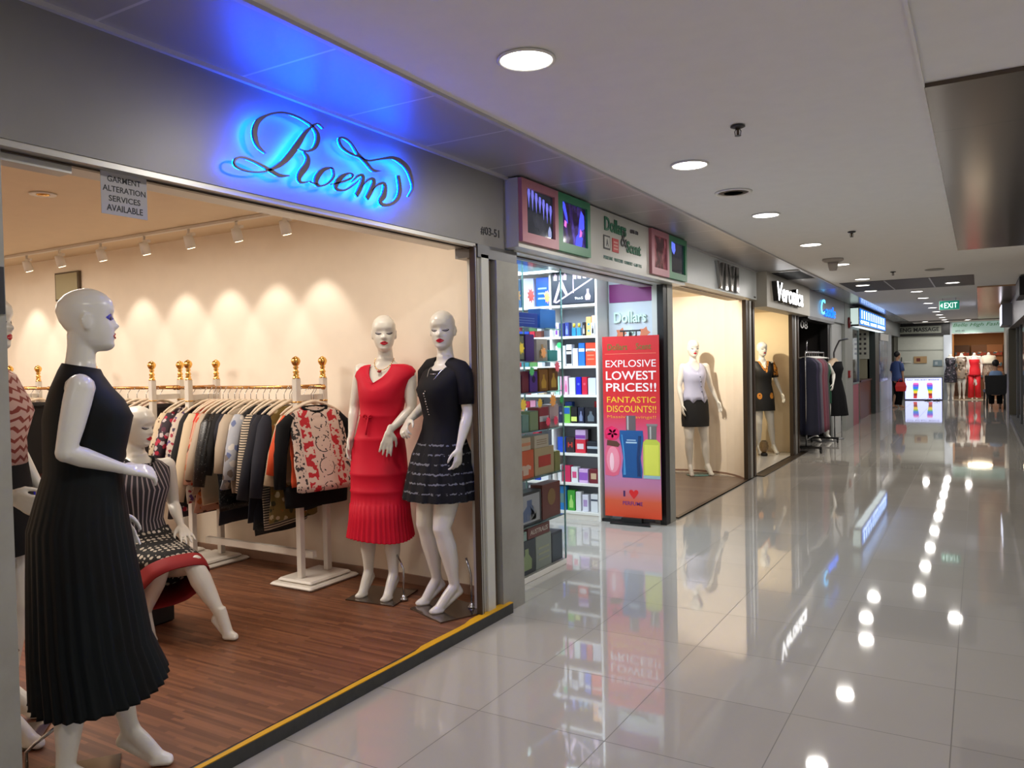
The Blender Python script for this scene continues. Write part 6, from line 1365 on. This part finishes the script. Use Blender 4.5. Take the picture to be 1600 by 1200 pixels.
# two mannequins behind the rail
t = thing('mannequin', 'headless white mannequin in a short dark green dress behind the wheeled rail', 'mannequin', group='display mannequins')
P8 = dict(headless=True, armR=[(.165, -.01, 1.43), (.22, -.03, 1.18), (.19, .05, .95), (0, .15, -1), (-1, .2, 0), .3, .6, 1],
  armL=[(-.165, -.01, 1.43), (-.33, -.05, 1.25), (-.17, .10, 1.08), (.45, .3, -1), (.5, -.6, -.2), .4, .6, -1],
  legR=[(.085, -.01, .86), (.09, .05, .50), (.13, -.02, .10), (.15, .12, .016)], legL=[(-.085, -.01, .86), (-.10, .03, .50), (-.13, -.02, .10), (-.14, .11, .016)])
figure(t, P8, vox=.010)
mm('fab_green', (12, 66, 42), .7)
garment('dress', M['fab_green'], t, [(1.47, .135, .080, 0, -.008, vneck(.04, .2, 1.57, .9)), (1.43, .172, .096, 0, -.004), (1.375, .164, .118, 0, .004), (1.32, .158, .142, 0, .014), (1.22, .138, .112, 0, .010), (1.12, .130, .100, 0, .004), (1.0, .168, .130, 0, 0), (.9, .182, .138, 0, 0), (.72, .178, .140, 0, 0), (.715, .178, .140, 0, 0)], n=48)
MB().box(-.2, .2, -.17, .17, .0015, .008).build('base_plate', M['steel_dull'], t)
place(t, .02, 12.48, -38, z=0, s=.97)
t = thing('dress_form', 'beige torso dress form on a chrome pole wearing a long black one shoulder dress', 'dress form', (.15, 13.02, 0))
b = MB(); b.loft([ellring(0, yo, z, rx, ry, 28, None, 2.2) for z, rx, ry, yo in TORSO[1:]], None, True, sm=True); remesh(b, 'torso', mat('form_beige', (206, 180, 150), .5), t, .012)
mb_ = garment('dress', M['fab_black'], t, [(1.455, .14, .082, -.03, -.008, lambda a: (1, -.10*max(0, math.cos(a+.3)))), (1.38, .165, .12, 0, .0, lambda a: (1, -.05*max(0, math.cos(a+.3)))), (1.32, .162, .144, 0, .012), (1.22, .142, .116, 0, .010), (1.12, .136, .106, 0, .004), (1.0, .168, .135, 0, 0), (.8, .20, .18, 0, 0, pleats(9, .06)), (.45, .235, .215, 0, 0, pleats(9, .12)), (.44, .235, .215, 0, 0, pleats(9, .12))], n=90)
q = MB().tube([(0, 0, .02), (0, 0, .9)], .013, n=10); q.tube([(-.16, 0, .02), (-.16, 0, .5)], .008, n=8); q.build('pole', M['steel'], t)
MB().lathe((0, 0, 0), [(.17, 0), (.17, .008), (.03, .02), (.02, .03)], n=24).build('base', M['steel_dull'], t); MB().tube([(0, 0, 1.5), (0, 0, 1.62), (-.02, 0.02, 1.70), (-.02, .12, 1.84), (-.0, .36, 1.87)], .016, n=10).build('neck_arm', M['steel_dull'], t)
t.rotation_euler = (0, 0, math.radians(-130)); 

# ================================================================ sixth shop with blue light box
gl_ = mat('grey_fascia_far', (104, 108, 108), .4)
struct('wall_far_fascia', MB().box(-.10, .10, 15.95, 28.3, 2.22, 2.668), gl_)
lb = thing('light_box_sign', 'bright blue lit box sign with white vertical lettering over the glass shop', 'sign', (.19, 18.3, 2.41))
MB().box(-.088, .088, -2.7, 2.95, -.205, .205).build('housing', M['black_frame'], lb)
MB().box(.0885, .094, -2.55, 2.85, -.17, .175).build('face', glow((20, 110, 225), 1.5), lb); MB().box(-.078, .080, -2.7055, -2.7005, -.17, .18).build('end_panel', glow((200, 220, 214), .85), lb)
q = MB()
for i in range(12): y = -2.3+.42*i; q.box(.0945, .098, y, y+.16, -.03-.0*(i % 2), .15)
q.build('tall_strokes', glow((200, 230, 255), 3.0), lb)
q = MB(); text(q, 'OPTICAL  HOUSE  EYEWEAR', fr(FR_L, .0945, -2.45, -.145), .075, None, .003, width=5.1, bold=.03); q.build('lettering', glow((225, 245, 255), 3.0), lb)
MB().box(-.07, .07, -2.5, 2.8, -.2105, -.2055).build('under_light', glow((220, 236, 240), 1.4), lb)
struct('wall_glass_shop_end', MB().box(-2.6, -.05, 20.4, 20.5, 0, 2.5), mat('beige_wall', (172, 164, 136), .6)); struct('wall_glass_shop_back', MB().box(-2.7, -2.6, 15.95, 28.3, 0, 2.5), mat('beige_wall', (172, 164, 136), .6)); struct('ceiling_glass_shop', MB().box(-2.6, -.1, 15.95, 28.3, 2.30, 2.36), M['ceiling_white'])
gs = thing('shop_window', 'tall greenish glass shop window panel with pink striped lower panel beside the column', 'window', (.08, 16.5, 0))
MB().box(-.01, .0, -.50, .55, .95, 2.15).build('glass_pane', M['glass'], gs)
q = MB(); 
for y in (-.54, .55): q.box(-.03, .02, y, y+.04, 0, 2.2)
q.box(-.03, .02, -.5, .55, 2.15, 2.2); q.box(-.03, .02, -.5, .55, .92, .96); q.build('frame', mat('frame_green_grey', (110, 124, 118), .4), gs)
MB().box(-.01, .005, -.50, .55, .0, .92).build('lower_panel', mat('pink_stripes', rough=.4, fn=f_stripes((186, 92, 108), (140, 66, 80), .18, 1, .5)), gs)
q = MB().box(-.30, -.27, .1, .52, .96, 1.32); q.build('small_screen', glow((70, 80, 240), 1.2), gs)
ct = thing('wooden_counter', 'reddish brown wooden counter inside the glass shop', 'counter', (-.30, 18.9, 0)); MB().box(-.35, .30, -.9, 1.3, .0, .92).build('body', mat('wood_red', (84, 40, 24), .35), ct); MB().box(-.37, .33, -.93, 1.33, .92, .96).build('top', mat('wood_dark', (60, 30, 24), .3), ct); MB().box(.10, .302, -.915, -.9005, .1, .9).build('door', mat('wood_orange', (160, 84, 44), .35), ct)
t = thing('potted_plant', 'dark small potted plant on the wooden counter', 'plant', (-.35, 18.3, .962)); MB().lathe((0, 0, 0), [(.05, 0), (.08, .14), (.07, .14)], n=16).build('pot', mat('pot_red', (110, 40, 30), .5), t)
fl_ = MB()
for i in range(26):
    a = i*2.4; r_ = .05+.006*i; h = .14+.012*(26-i); fl_.loft([[(math.cos(a)*.02, math.sin(a)*.02, .12), (math.cos(a+.3)*.02, math.sin(a+.3)*.02, .12), (0, 0, .125)], [(math.cos(a)*r_, math.sin(a)*r_, h), (math.cos(a+.5)*r_, math.sin(a+.5)*r_, h), (math.cos(a+.2)*r_*1.2, math.sin(a+.2)*r_*1.2, h+.03)]])
fl_.build('foliage', mat('leaf_dark', (30, 40, 24), .6), t)
nb_ = thing('notice_board', 'pale board with rows of small dark squares on the glass shop wall', 'board', (-.38, 20.39, 1.9)); MB().box(-.36, .33, -.02, .0, -.42, .38).build('board', mat('board_pale', (206, 204, 186), .6), nb_)
q = MB()
for i in range(5):
    for j in range(5): q.box(-.28+.12*i, -.22+.12*i, -.024, -.0201, -.30+.13*j, -.24+.13*j)
q.build('squares', mat('board_marks', (66, 60, 60), .5), nb_)
struct('trim_13', MB().box(-.1, .10, 20.4, 21.35, 0, 2.22), mat('dark_green_frame', (50, 58, 54), .4))
dc = thing('display_cabinet', 'white display cabinet with glass upper half near the far end of the shops', 'cabinet', (.02, 22.6, 0))
MB().box(-.3, .10, -1.1, 1.1, 0, .82).build('base', mat('cabinet_white', (176, 184, 196), .4), dc); q = MB().box(-.3, .08, -1.1, 1.1, .82, 2.2); q.build('display_picture', mat('cabinet_picture', rough=.2, fn=f_spots((96, 106, 140), [(30, 34, 48), (170, 180, 206), (140, 40, 50)], 3.0, .42)), dc)
MB().box(.08, .11, -1.1, 1.1, 2.0, 2.2).build('header', M['white_plastic'], dc)
struct('trim_14', MB().box(-.1, .10, 23.75, 25.0, 0, 2.22), mat('frame_steel_blue', (126, 134, 144), .4))
struct('wall_far_left', MB().box(-.1, .02, 26.9, 28.3, 0, 2.22), mat('olive_dark', (50, 50, 40), .6))

# ================================================================ end of the corridor
Y9 = 28.3
struct('wall_end_shutter', MB().box(-.4, 1.45, Y9+.02, Y9+.12, 0, 2.95), mat('shutter_pale', (190, 194, 184), .5))
q = MB()
for z in (.0, .9, 1.8): q.box(-.1, 1.44, Y9+.005, Y9+.0195, z+.82, z+.86)
struct('trim_15', q, mat('shutter_line', (160, 164, 156), .5))
ms_ = thing('shop_sign', 'grey sign board reading ENG MASSAGE above the closed pale shutter', 'sign', (.7, Y9, 2.45))
MB().box(-.95, .95, -.10, .0, -.21, .22).build('board', M['black_frame'], ms_); MB().box(-.90, .68, -.112, -.1005, -.13, .12).build('panel', mat('massage_panel', (136, 140, 128), .45), ms_)
q = MB(); text(q, 'HENG MASSAGE', fr(FR_F, .62, -.1125, -.07), .145, None, .006, width=1.36, align='RIGHT', bold=.03); q.build('lettering', M['black'], ms_)
for nm_, x0, x1, z0, z1, c, lb_ in [('wall_poster', .52, .93, 1.28, 1.52, (170, 140, 100), 'tan poster with dark red figure on the pale shutter'), ('wall_poster', 1.12, 1.40, 1.17, 1.38, (110, 128, 136), 'small grey blue framed notice on the pale shutter')]:
    t = thing(nm_, lb_, 'poster', ((x0+x1)/2, Y9+.0, (z0+z1)/2)); MB().box(-(x1-x0)/2, (x1-x0)/2, -.012, 0, -(z1-z0)/2, (z1-z0)/2).build('sheet', col(c, .5), t)
    q = MB(); q.box(-(x1-x0)*.3, -.0, -.0135, -.0121, -(z1-z0)*.25, (z1-z0)*.25); q.build('print', col((100, 40, 30) if c[0] > 150 else (160, 170, 176), .5), t)
t = thing('wall_bracket', 'small dark shelf bracket with a white stick on the pale shutter', 'bracket', (.15, Y9-.0, 1.3)); MB().box(-.10, .08, -.10, .02, -.02, .0).build('shelf', M['dark_grey'], t); MB().box(.08, .28, -.06, -.04, .02, .04).build('white_stick', M['white_plastic'], t); MB().box(-.03, .0, -.05, -.03, .0, .2).build('stem', M['dark_grey'], t)
sn = thing('light_box_sign', 'lit floor sign with two rainbow coloured footprints in front of the shutter', 'sign', (.84, Y9-.35, 0))
MB().box(-.60, .58, -.03, .06, .0, .79).build('frame', mat('frame_navy', (20, 22, 70), .4), sn); MB().box(-.575, .555, -.036, -.0305, .035, .765).build('lit_face', glow((196, 204, 250), 1.25), sn)
q = MB(); text(q, 'FOOT AND BODY MASSAGE', fr(FR_F, -.52, -.0365, .685), .045, None, .002, width=1.0, bold=.02); q.build('lettering', col((60, 50, 120), .5), sn)
for k, x in enumerate((-.25, .20)):
    cols = [((200, 60, 60), .06, .15), ((140, 50, 50), .15, .24), ((230, 200, 60), .24, .33), ((90, 190, 90), .33, .38), ((50, 120, 230), .38, .47), ((130, 80, 210), .47, .54), ((230, 110, 180), .54, .60)]
    for c, z0, z1 in cols:
        def wz(z): u = (z-.06)/.54; return .055+.05*max(0, u-.25)*1.3 - (.03*max(0, u-.85)/.15)
        s_ = -1 if k == 0 else 1; o1 = x+s_*-.05*(z0-.3); o2 = x+s_*-.05*(z1-.3)
        q = MB().prism([(o1-wz(z0), z0), (o1+wz(z0), z0), (o2+wz(z1), z1), (o2-wz(z1), z1)], fr(FR_F, 0, -.0365, 0), .002); q.build('footprint_band', glow(c, .8), sn)
def slipper(x, y, label, rz):
    t = thing('slipper', label, 'slipper', (x, y, 0), rz, 'slippers by the lit sign'); MB().loft([[(math.cos(a)*.05*k, math.sin(a)*.13*k, z) for a in [2*PI*j/20 for j in range(20)]] for z, k in ((.0, .95), (.02, 1), (.03, .97))], None, True, sm=True).build('sole', M['black'], t)
    MB().loft([[(math.cos(a)*.055, .03+math.sin(a)*.05, .02+abs(math.sin(a)) * .0) if False else (math.cos(a)*.052, .0+y_, .03+math.sin(a)*.06) for a in [PI*j/10 for j in range(11)]] for y_ in (.0, .05, .10)], None, False, closed=False, sm=True).build('strap', M['black'], t)
for i, x in enumerate((.93, 1.03, 1.19, 1.30)): slipper(x, 27.55, ['first', 'second', 'third', 'last'][i]+' black slipper from the left in front of the lit footprint sign', .1*(-1)**i)
struct('wall_end_pillar', MB().box(1.45, 1.70, Y9-.1, Y9+.12, 0, 2.95), mat('pillar_blue_white', (192, 200, 210), .4))
# warm lit clothes shop at the end
mm('warm_wall', (150, 108, 66), .6)
struct('wall_end_shop_back', MB().box(1.7, 3.5, 31.6, 31.7, 0, 2.7), M['warm_wall']); struct('wall_end_shop_left', MB().box(1.66, 1.70, Y9, 31.6, 0, 2.7), M['warm_wall']); struct('wall_end_shop_right', MB().box(3.35, 3.45, Y9, 31.6, 0, 2.7), M['warm_wall']); struct('ceiling_end_shop', MB().box(1.7, 3.4, Y9, 31.6, 2.45, 2.5), mat('warm_ceiling', (206, 160, 110), .6))
struct('trim_16', MB().box(1.7, 3.35, Y9-.15, Y9+.05, 0, .02), mat('warm_sill', (196, 176, 150), .4))
hs = thing('shop_sign', 'pale sign with green italic lettering over the warm lit shop at the end', 'sign', (2.4, Y9-.05, 2.47))
MB().box(-.70, .95, -.05, .0, -.18, .19).build('board', glow((150, 176, 166), .55), hs); q = MB(); text(q, 'Belle High Fash', fr(FR_F, -.66, -.0505, .0), .15, None, .004, width=1.36, shear=.3, bold=.0); q.build('lettering', mat('green_letter', (60, 150, 70), .5), hs)
q = MB(); text(q, '#03-45', fr(FR_F, -.60, -.0505, -.14), .06, None, .003, width=.28); q.build('unit_tag', M['dark_grey'], hs)
MB().box(-.70, .95, -.03, .03, -.21, -.185).build('lower_edge', M['white_plastic'], hs)
light('end_shop_light', 'AREA', (2.5, 29.8, 2.40), 40, (1.0, .78, .52), .8); light('end_shop_spot', 'SPOT', (2.3, 27.2, 2.6), 90, (1.0, .95, .88), .05, target=(2.3, 28.6, 1.2), spot=math.radians(70), blend=.6)
for i, (x, c) in enumerate([(1.95, (60, 40, 30)), (2.5, (90, 60, 40)), (3.0, (130, 90, 60))]):
    t = thing('clothes_shelf', ['left', 'middle', 'right'][i]+' brown shelf stacked with clothes at the rear of the warm shop', 'shelf', (x, 31.3, 0)); MB().box(-.25, .25, -.2, .2, .0, 1.9).build('body', col(c, .6), t)
    for z in (.7, 1.1, 1.5): MB().box(-.22, .22, -.26, -.2, z, z+.14).build('folded_clothes', mat('folded', rough=.7, fn=f_spots((120, 60, 40), [(200, 180, 160), (60, 90, 110), (160, 50, 50)], 8, .45)), t)
MB2 = thing('hanging_spotlight', 'pale cone spotlight under the ceiling of the warm shop', 'spotlight', (2.05, 29.3, 2.45)); MB().lathe((0, 0, -.14), [(.09, 0), (.07, .07), (.02, .14)], n=16).build('shade', M['white_plastic'], MB2); MB().lathe((0, 0, -.141), [(.001, 0), (.08, 0), (.08, .002)], n=16).build('lamp_face', M['lamp_glow_warm'], MB2)
def far_mannequin(x, y, label, m, rings, name='dress', extra_parts=None, arms=True, face=-90):
    t = thing('mannequin', label, 'mannequin', group='mannequins at the corridor end')
    P_ = dict(headless=True, legR=[(.085, -.01, .86), (.07, .02, .50), (.06, -.02, .10), (.07, .12, .016)], legL=[(-.085, -.01, .86), (-.07, .03, .50), (-.06, -.02, .10), (-.07, .11, .016)])
    if arms: P_.update(armR=[(.165, -.01, 1.43), (.225, -.02, 1.17), (.22, .03, .95), (0, .15, -1), (-1, .2, 0), .3, .6, 1], armL=[(-.165, -.01, 1.43), (-.225, -.0, 1.18), (-.22, .05, .96), (0, .2, -1), (1, .2, 0), .3, .6, -1])
    figure(t, P_, vox=.014); garment(name, m, t, rings, n=48); place(t, x, y, face, z=.021 if y > 28.15 else 0); return t
TOP = [(1.45, .14, .085, 0, -.008), (1.40, .164, .110, 0, 0), (1.32, .162, .144, 0, .012), (1.22, .142, .116, 0, .010), (1.12, .132, .102, 0, .004), (1.0, .168, .132, 0, 0)]
fab('darkfloral', rough=.7, fn=f_spots((28, 28, 36), [(120, 110, 120), (80, 70, 76), (60, 60, 70)], 16, .42)); fab('goldsilver', rough=.4, fn=f_spots((150, 134, 118), [(206, 196, 184), (90, 74, 60), (176, 150, 120)], 9, .45))
fab('redgown', col=(232, 30, 44), rough=.6); fab('beigesparkle', rough=.5, fn=f_spots((150, 128, 110), [(190, 172, 150), (110, 92, 78)], 30, .4)); fab('whitetop', col=(236, 224, 200), rough=.6)
far_mannequin(1.66, 27.95, 'dark floral dress on a mannequin standing in front of the pale end pillar', F_['darkfloral'], TOP+[(.9, .19, .16, 0, 0), (.62, .20, .17, 0, 0), (.61, .20, .17, 0, 0)], arms=False)
far_mannequin(1.98, 28.42, 'mannequin in a short silver and brown dress at the corridor end', F_['goldsilver'], TOP+[(.9, .185, .14, 0, 0), (.72, .17, .14, 0, 0), (.71, .17, .14, 0, 0)])
t = far_mannequin(2.36, 28.42, 'mannequin in a bright red strapped jumpsuit in the middle of the far window', F_['redgown'], [(1.36, .155, .125, 0, .004, lambda a: (1, .0))]+TOP[2:]+[(.9, .182, .14, 0, 0), (.86, .185, .14, 0, 0), (.8, .187, .145, 0, 0)], name='bodice')
for q_ in (-1, 1):
    g_ = MB(); g_.tube([(q_*.085, 0, .84), (q_*.095, 0, .5), (q_*.105, 0, .05)], [.10, .085, .095], None, 20); g_.build('trouser_leg', F_['redgown'], t); MB().tube([(q_*.08, .09, 1.34), (q_*.09, .05, 1.44), (q_*.10, -.02, 1.465), (q_*.09, -.09, 1.38)], .006, n=6).build('strap', F_['redgown'], t)
t = far_mannequin(2.78, 28.42, 'mannequin in a beige sparkling dress with a white top at the corridor end', F_['beigesparkle'], TOP[3:]+[(.85, .18, .14, 0, 0), (.6, .16, .13, 0, 0), (.59, .16, .13, 0, 0)])
garment('white_top', F_['whitetop'], t, [(1.49, .12, .08, 0, -.01), (1.45, .185, .11, 0, 0), (1.38, .21, .14, 0, 0), (1.25, .20, .15, 0, 0), (1.2, .19, .15, 0, 0)], n=40)

# ================================================================ people and chairs
mm('skin', (196, 150, 120), .5); mm('hair_black', (18, 14, 14), .6)
def chair(x, y, rz, label):
    t = thing('armchair', label, 'chair', (x, y, 0), rz, 'black chairs at the corridor end')
    MB().box(-.24, .24, -.22, .24, .40, .50, None, .02).build('seat', M['black'], t); MB().loft([[(-.25, -.24, .45), (.25, -.24, .45), (.25, -.18, .45), (-.25, -.18, .45)], [(-.27, -.32, .95), (.27, -.32, .95), (.27, -.27, .95), (-.27, -.27, .95)]], None, True).build('backrest', M['black'], t)
    for sx in (-1, 1):
        for sy in (-.20, .20): MB().tube([(sx*.21, sy, .40), (sx*.22, sy*1.1, .0)], [.022, .015], n=8).build('leg', M['black'], t)
    return t
chair(2.90, 23.1, 0, 'black high backed chair with a seated person at the right side of the corridor'); chair(2.88, 24.6, .2, 'second black chair behind the occupied one at the right side')
t = thing('person', 'person with short black hair and light blue top seated on the black chair', 'person')
PS = dict(torso_dz=-.42, hpitch=-12, hyaw=-20, face=True, armR=[(.165, -.01, 1.01), (.20, .08, .76), (.15, .30, .70), (0, 1, -.1), (0, 0, -1), .3, .6, 1], armL=[(-.165, -.01, 1.01), (-.20, .08, .76), (-.15, .30, .70), (0, 1, -.1), (0, 0, -1), .3, .6, -1],
  legR=[(.085, 0, .50), (.10, .40, .50), (.10, .42, .09), (.10, .56, .016)], legL=[(-.085, 0, .50), (-.10, .40, .50), (-.10, .42, .09), (-.10, .56, .016)])
bdy, hm = figure(t, PS, skin='skin', vox=.012)
garment('shirt', mat('shirt_lightblue', (130, 160, 200), .7), t, [(1.07, .09, .08, 0, -.01), (1.03, .17, .10, 0, 0), (.9, .175, .14, 0, .01), (.7, .16, .13, 0, 0), (.5, .19, .15, 0, 0)], n=40); garment('trousers', M['fab_black'], t, [(.60, .18, .14, 0, 0), (.44, .19, .2, 0, .06)], n=32)
for q_ in (-1, 1): MB().tube([(q_*.085, .02, .50), (q_*.10, .38, .51), (q_*.10, .41, .40), (q_*.10, .42, .12)], [.10, .085, .08, .07], None, 16).build('trouser_leg', M['fab_black'], t)
hh = MB().sphere((0, -.015, 1.285), .088, .108, .105, n=20, k=12); hh.build('hair', M['hair_black'], t)
t.location = (2.90, 23.14, 0); t.rotation_euler = (0, 0, 0)
t = thing('person', 'person in a blue shirt and black trousers carrying a red bag near the shutter', 'person')
PW = dict(hyaw=-8, face=True, armR=[(.18, -.01, 1.43), (.22, .0, 1.15), (.22, .03, .88), (0, .1, -1), (-1, 0, 0), .8, .3, 1], armL=[(-.18, -.01, 1.43), (-.23, -.02, 1.15), (-.18, .12, .95), (.2, .5, -.8), (1, 0, 0), .6, .3, -1],
  legR=[(.085, -.01, .86), (.09, .06, .48), (.09, .02, .08), (.10, .17, .016)], legL=[(-.085, -.01, .86), (-.09, .02, .48), (-.09, -.08, .08), (-.10, .07, .016)])
figure(t, PW, skin='skin', vox=.012)
def slp(mb): sleeve(mb, (.14, -.01, 1.45), (.225, .0, 1.18), .068, .066, mid=(.195, -.01, 1.36)); sleeve(mb, (-.14, -.01, 1.45), (-.235, -.02, 1.18), .068, .066, mid=(-.197, -.01, 1.36))
garment('shirt', mat('shirt_blue', (74, 96, 150), .7), t, [(1.50, .075, .072, 0, -.01), (1.46, .16, .09, 0, -.01), (1.38, .19, .13, 0, 0), (1.2, .18, .14, 0, 0), (1.0, .195, .15, 0, 0), (.86, .20, .16, 0, 0)], n=48, extra=slp)
for q_ in (-1, 1): MB().tube([(q_*.085, -.01, .95), (q_*.09, .04, .48), (q_*.09, -.02, .09)], [.11, .085, .075], None, 18).build('trouser_leg', M['fab_black'], t)
MB().sphere((0, -.015, 1.715), .086, .108, .100, n=20, k=12).build('hair', M['hair_black'], t)
t.location = (.40, 23.3, 0); t.rotation_euler = (0, 0, math.radians(-42)); t.scale = (.88, .90, .93)
bg = thing('handbag', 'bright red handbag held by the person in the blue shirt', 'bag', (.50, 23.14, .5)); MB().loft([[(-.13, -.05, 0), (.13, -.05, 0), (.13, .05, 0), (-.13, .05, 0)], [(-.15, -.055, .14), (.15, -.055, .14), (.15, .055, .14), (-.15, .055, .14)], [(-.11, -.03, .27), (.11, -.03, .27), (.11, .03, .27), (-.11, .03, .27)]], None, True).build('bag_body', mat('bag_red', (214, 40, 34), .4), bg); MB().tube([(-.06, 0, .26), (-.05, 0, .34), (0, 0, .37), (.05, 0, .34), (.06, 0, .26)], .008, n=8).build('handle', mat('bag_red', (214, 40, 34), .4), bg)
# exit sign
ex = thing('exit_sign', 'green hanging exit sign with white arrow and lettering', 'exit sign', (2.0, 15.0, 2.515))
MB().box(-.175, .18, -.02, .02, -.09, .095, None, .004).build('box', mat('exit_frame', (206, 214, 208), .4), ex); MB().box(-.168, .173, -.0215, -.0203, -.083, .088).build('green_face', glow((8, 112, 92), .75), ex)
q = MB(); text(q, 'EXIT', fr(FR_F, -.085, -.0217, -.052), .105, None, .001, width=.225, bold=.0); q.prism([(-.155, .0), (-.118, .042), (-.118, -.042)], fr(FR_F, 0, -.0217, 0), .001); q.build('lettering', glow((220, 250, 240), 1.6), ex)
MB().box(-.12, -.11, -.004, .004, .09, .15).build('hanger_rod', M['steel'], ex); MB().box(.11, .12, -.004, .004, .09, .15).build('hanger_rod', M['steel'], ex)

# ================================================================ right hand side
mm('right_frame', (92, 92, 90), .35, .4); mm('right_header', (136, 126, 118), .35, .5)
struct('wall_right_header', MB().box(3.10, 3.3, 8.0, 20.6, 2.12, 2.6445), M['right_header']); struct('wall_right_far', MB().box(3.22, 3.4, 20.6, 28.3, 0, 2.67), mat('right_far_wall', (150, 150, 146), .5))
struct('wall_right_pillar', MB().box(3.10, 3.3, 19.1, 20.6, 0, 2.12), mat('olive_bronze', (84, 78, 62), .4))
struct('trim_17', MB().box(3.12, 3.6, 8.0, 19.1, .0005, .10), mat('kerb_dark', (72, 72, 70), .5))
q = MB()
for y in (8.0, 9.7, 11.0, 12.0, 13.2, 14.6, 16.2, 18.0): q.box(3.22, 3.28, y, y+.09, .10, 2.12)
struct('trim_18', q, M['right_frame'])
for i, (a, b) in enumerate([(8.09, 9.7), (9.79, 11.0), (11.09, 12.0), (12.09, 13.2), (13.29, 14.6), (14.69, 16.2), (16.29, 18.0), (18.09, 19.1)]): struct('window_%d' % (i+1), MB().box(3.245, 3.255, a, b, .10, 2.12), mat('dark_glass', (60, 74, 80), .06, trans=.6))
struct('wall_right_shop_back', MB().box(4.3, 4.35, 8, 20, 0, 2.7), mat('dim_shop', (84, 92, 96), .6))
lbx = thing('light_box_sign', 'thin white lit projecting sign high on the right side of the corridor', 'sign', (3.0, 17.6, 2.37)); MB().box(-.08, .10, -.9, .75, -.235, .225).build('housing', mat('sign_housing', (120, 124, 132), .35), lbx); MB().box(-.088, -.081, -.85, .72, -.20, .20).build('lit_face', glow((235, 238, 255), 2.0), lbx)
bb = thing('light_box_sign', 'dark box sign on the right header near the frame edge', 'sign', (3.06, 11.6, 2.50)); MB().box(-.05, .04, -.9, .45, -.13, .14).build('housing', M['black'], bb); MB().box(-.052, -.0505, -.85, .40, -.10, .11).build('face', mat('sign_deep_brown', (30, 20, 18), .3), bb)
mg = thing('leaflet_rack', 'small tilted leaflet display standing on the right kerb', 'display', (3.19, 12.0, .10)); MB().box(-.02, .02, -.25, .25, 0, .45).build('stand', M['steel'], mg); MB().loft([[(-.06, -.3, .42), (.03, -.3, .62), (.035, -.3, .60), (-.05, -.3, .40)], [(-.06, .3, .42), (.03, .3, .62), (.035, .3, .60), (-.05, .3, .40)]], None, True).build('leaflets', mat('leaflet_print', rough=.3, fn=f_spots((226, 222, 230), [(200, 70, 80), (190, 180, 200)], 10, .4)), mg)
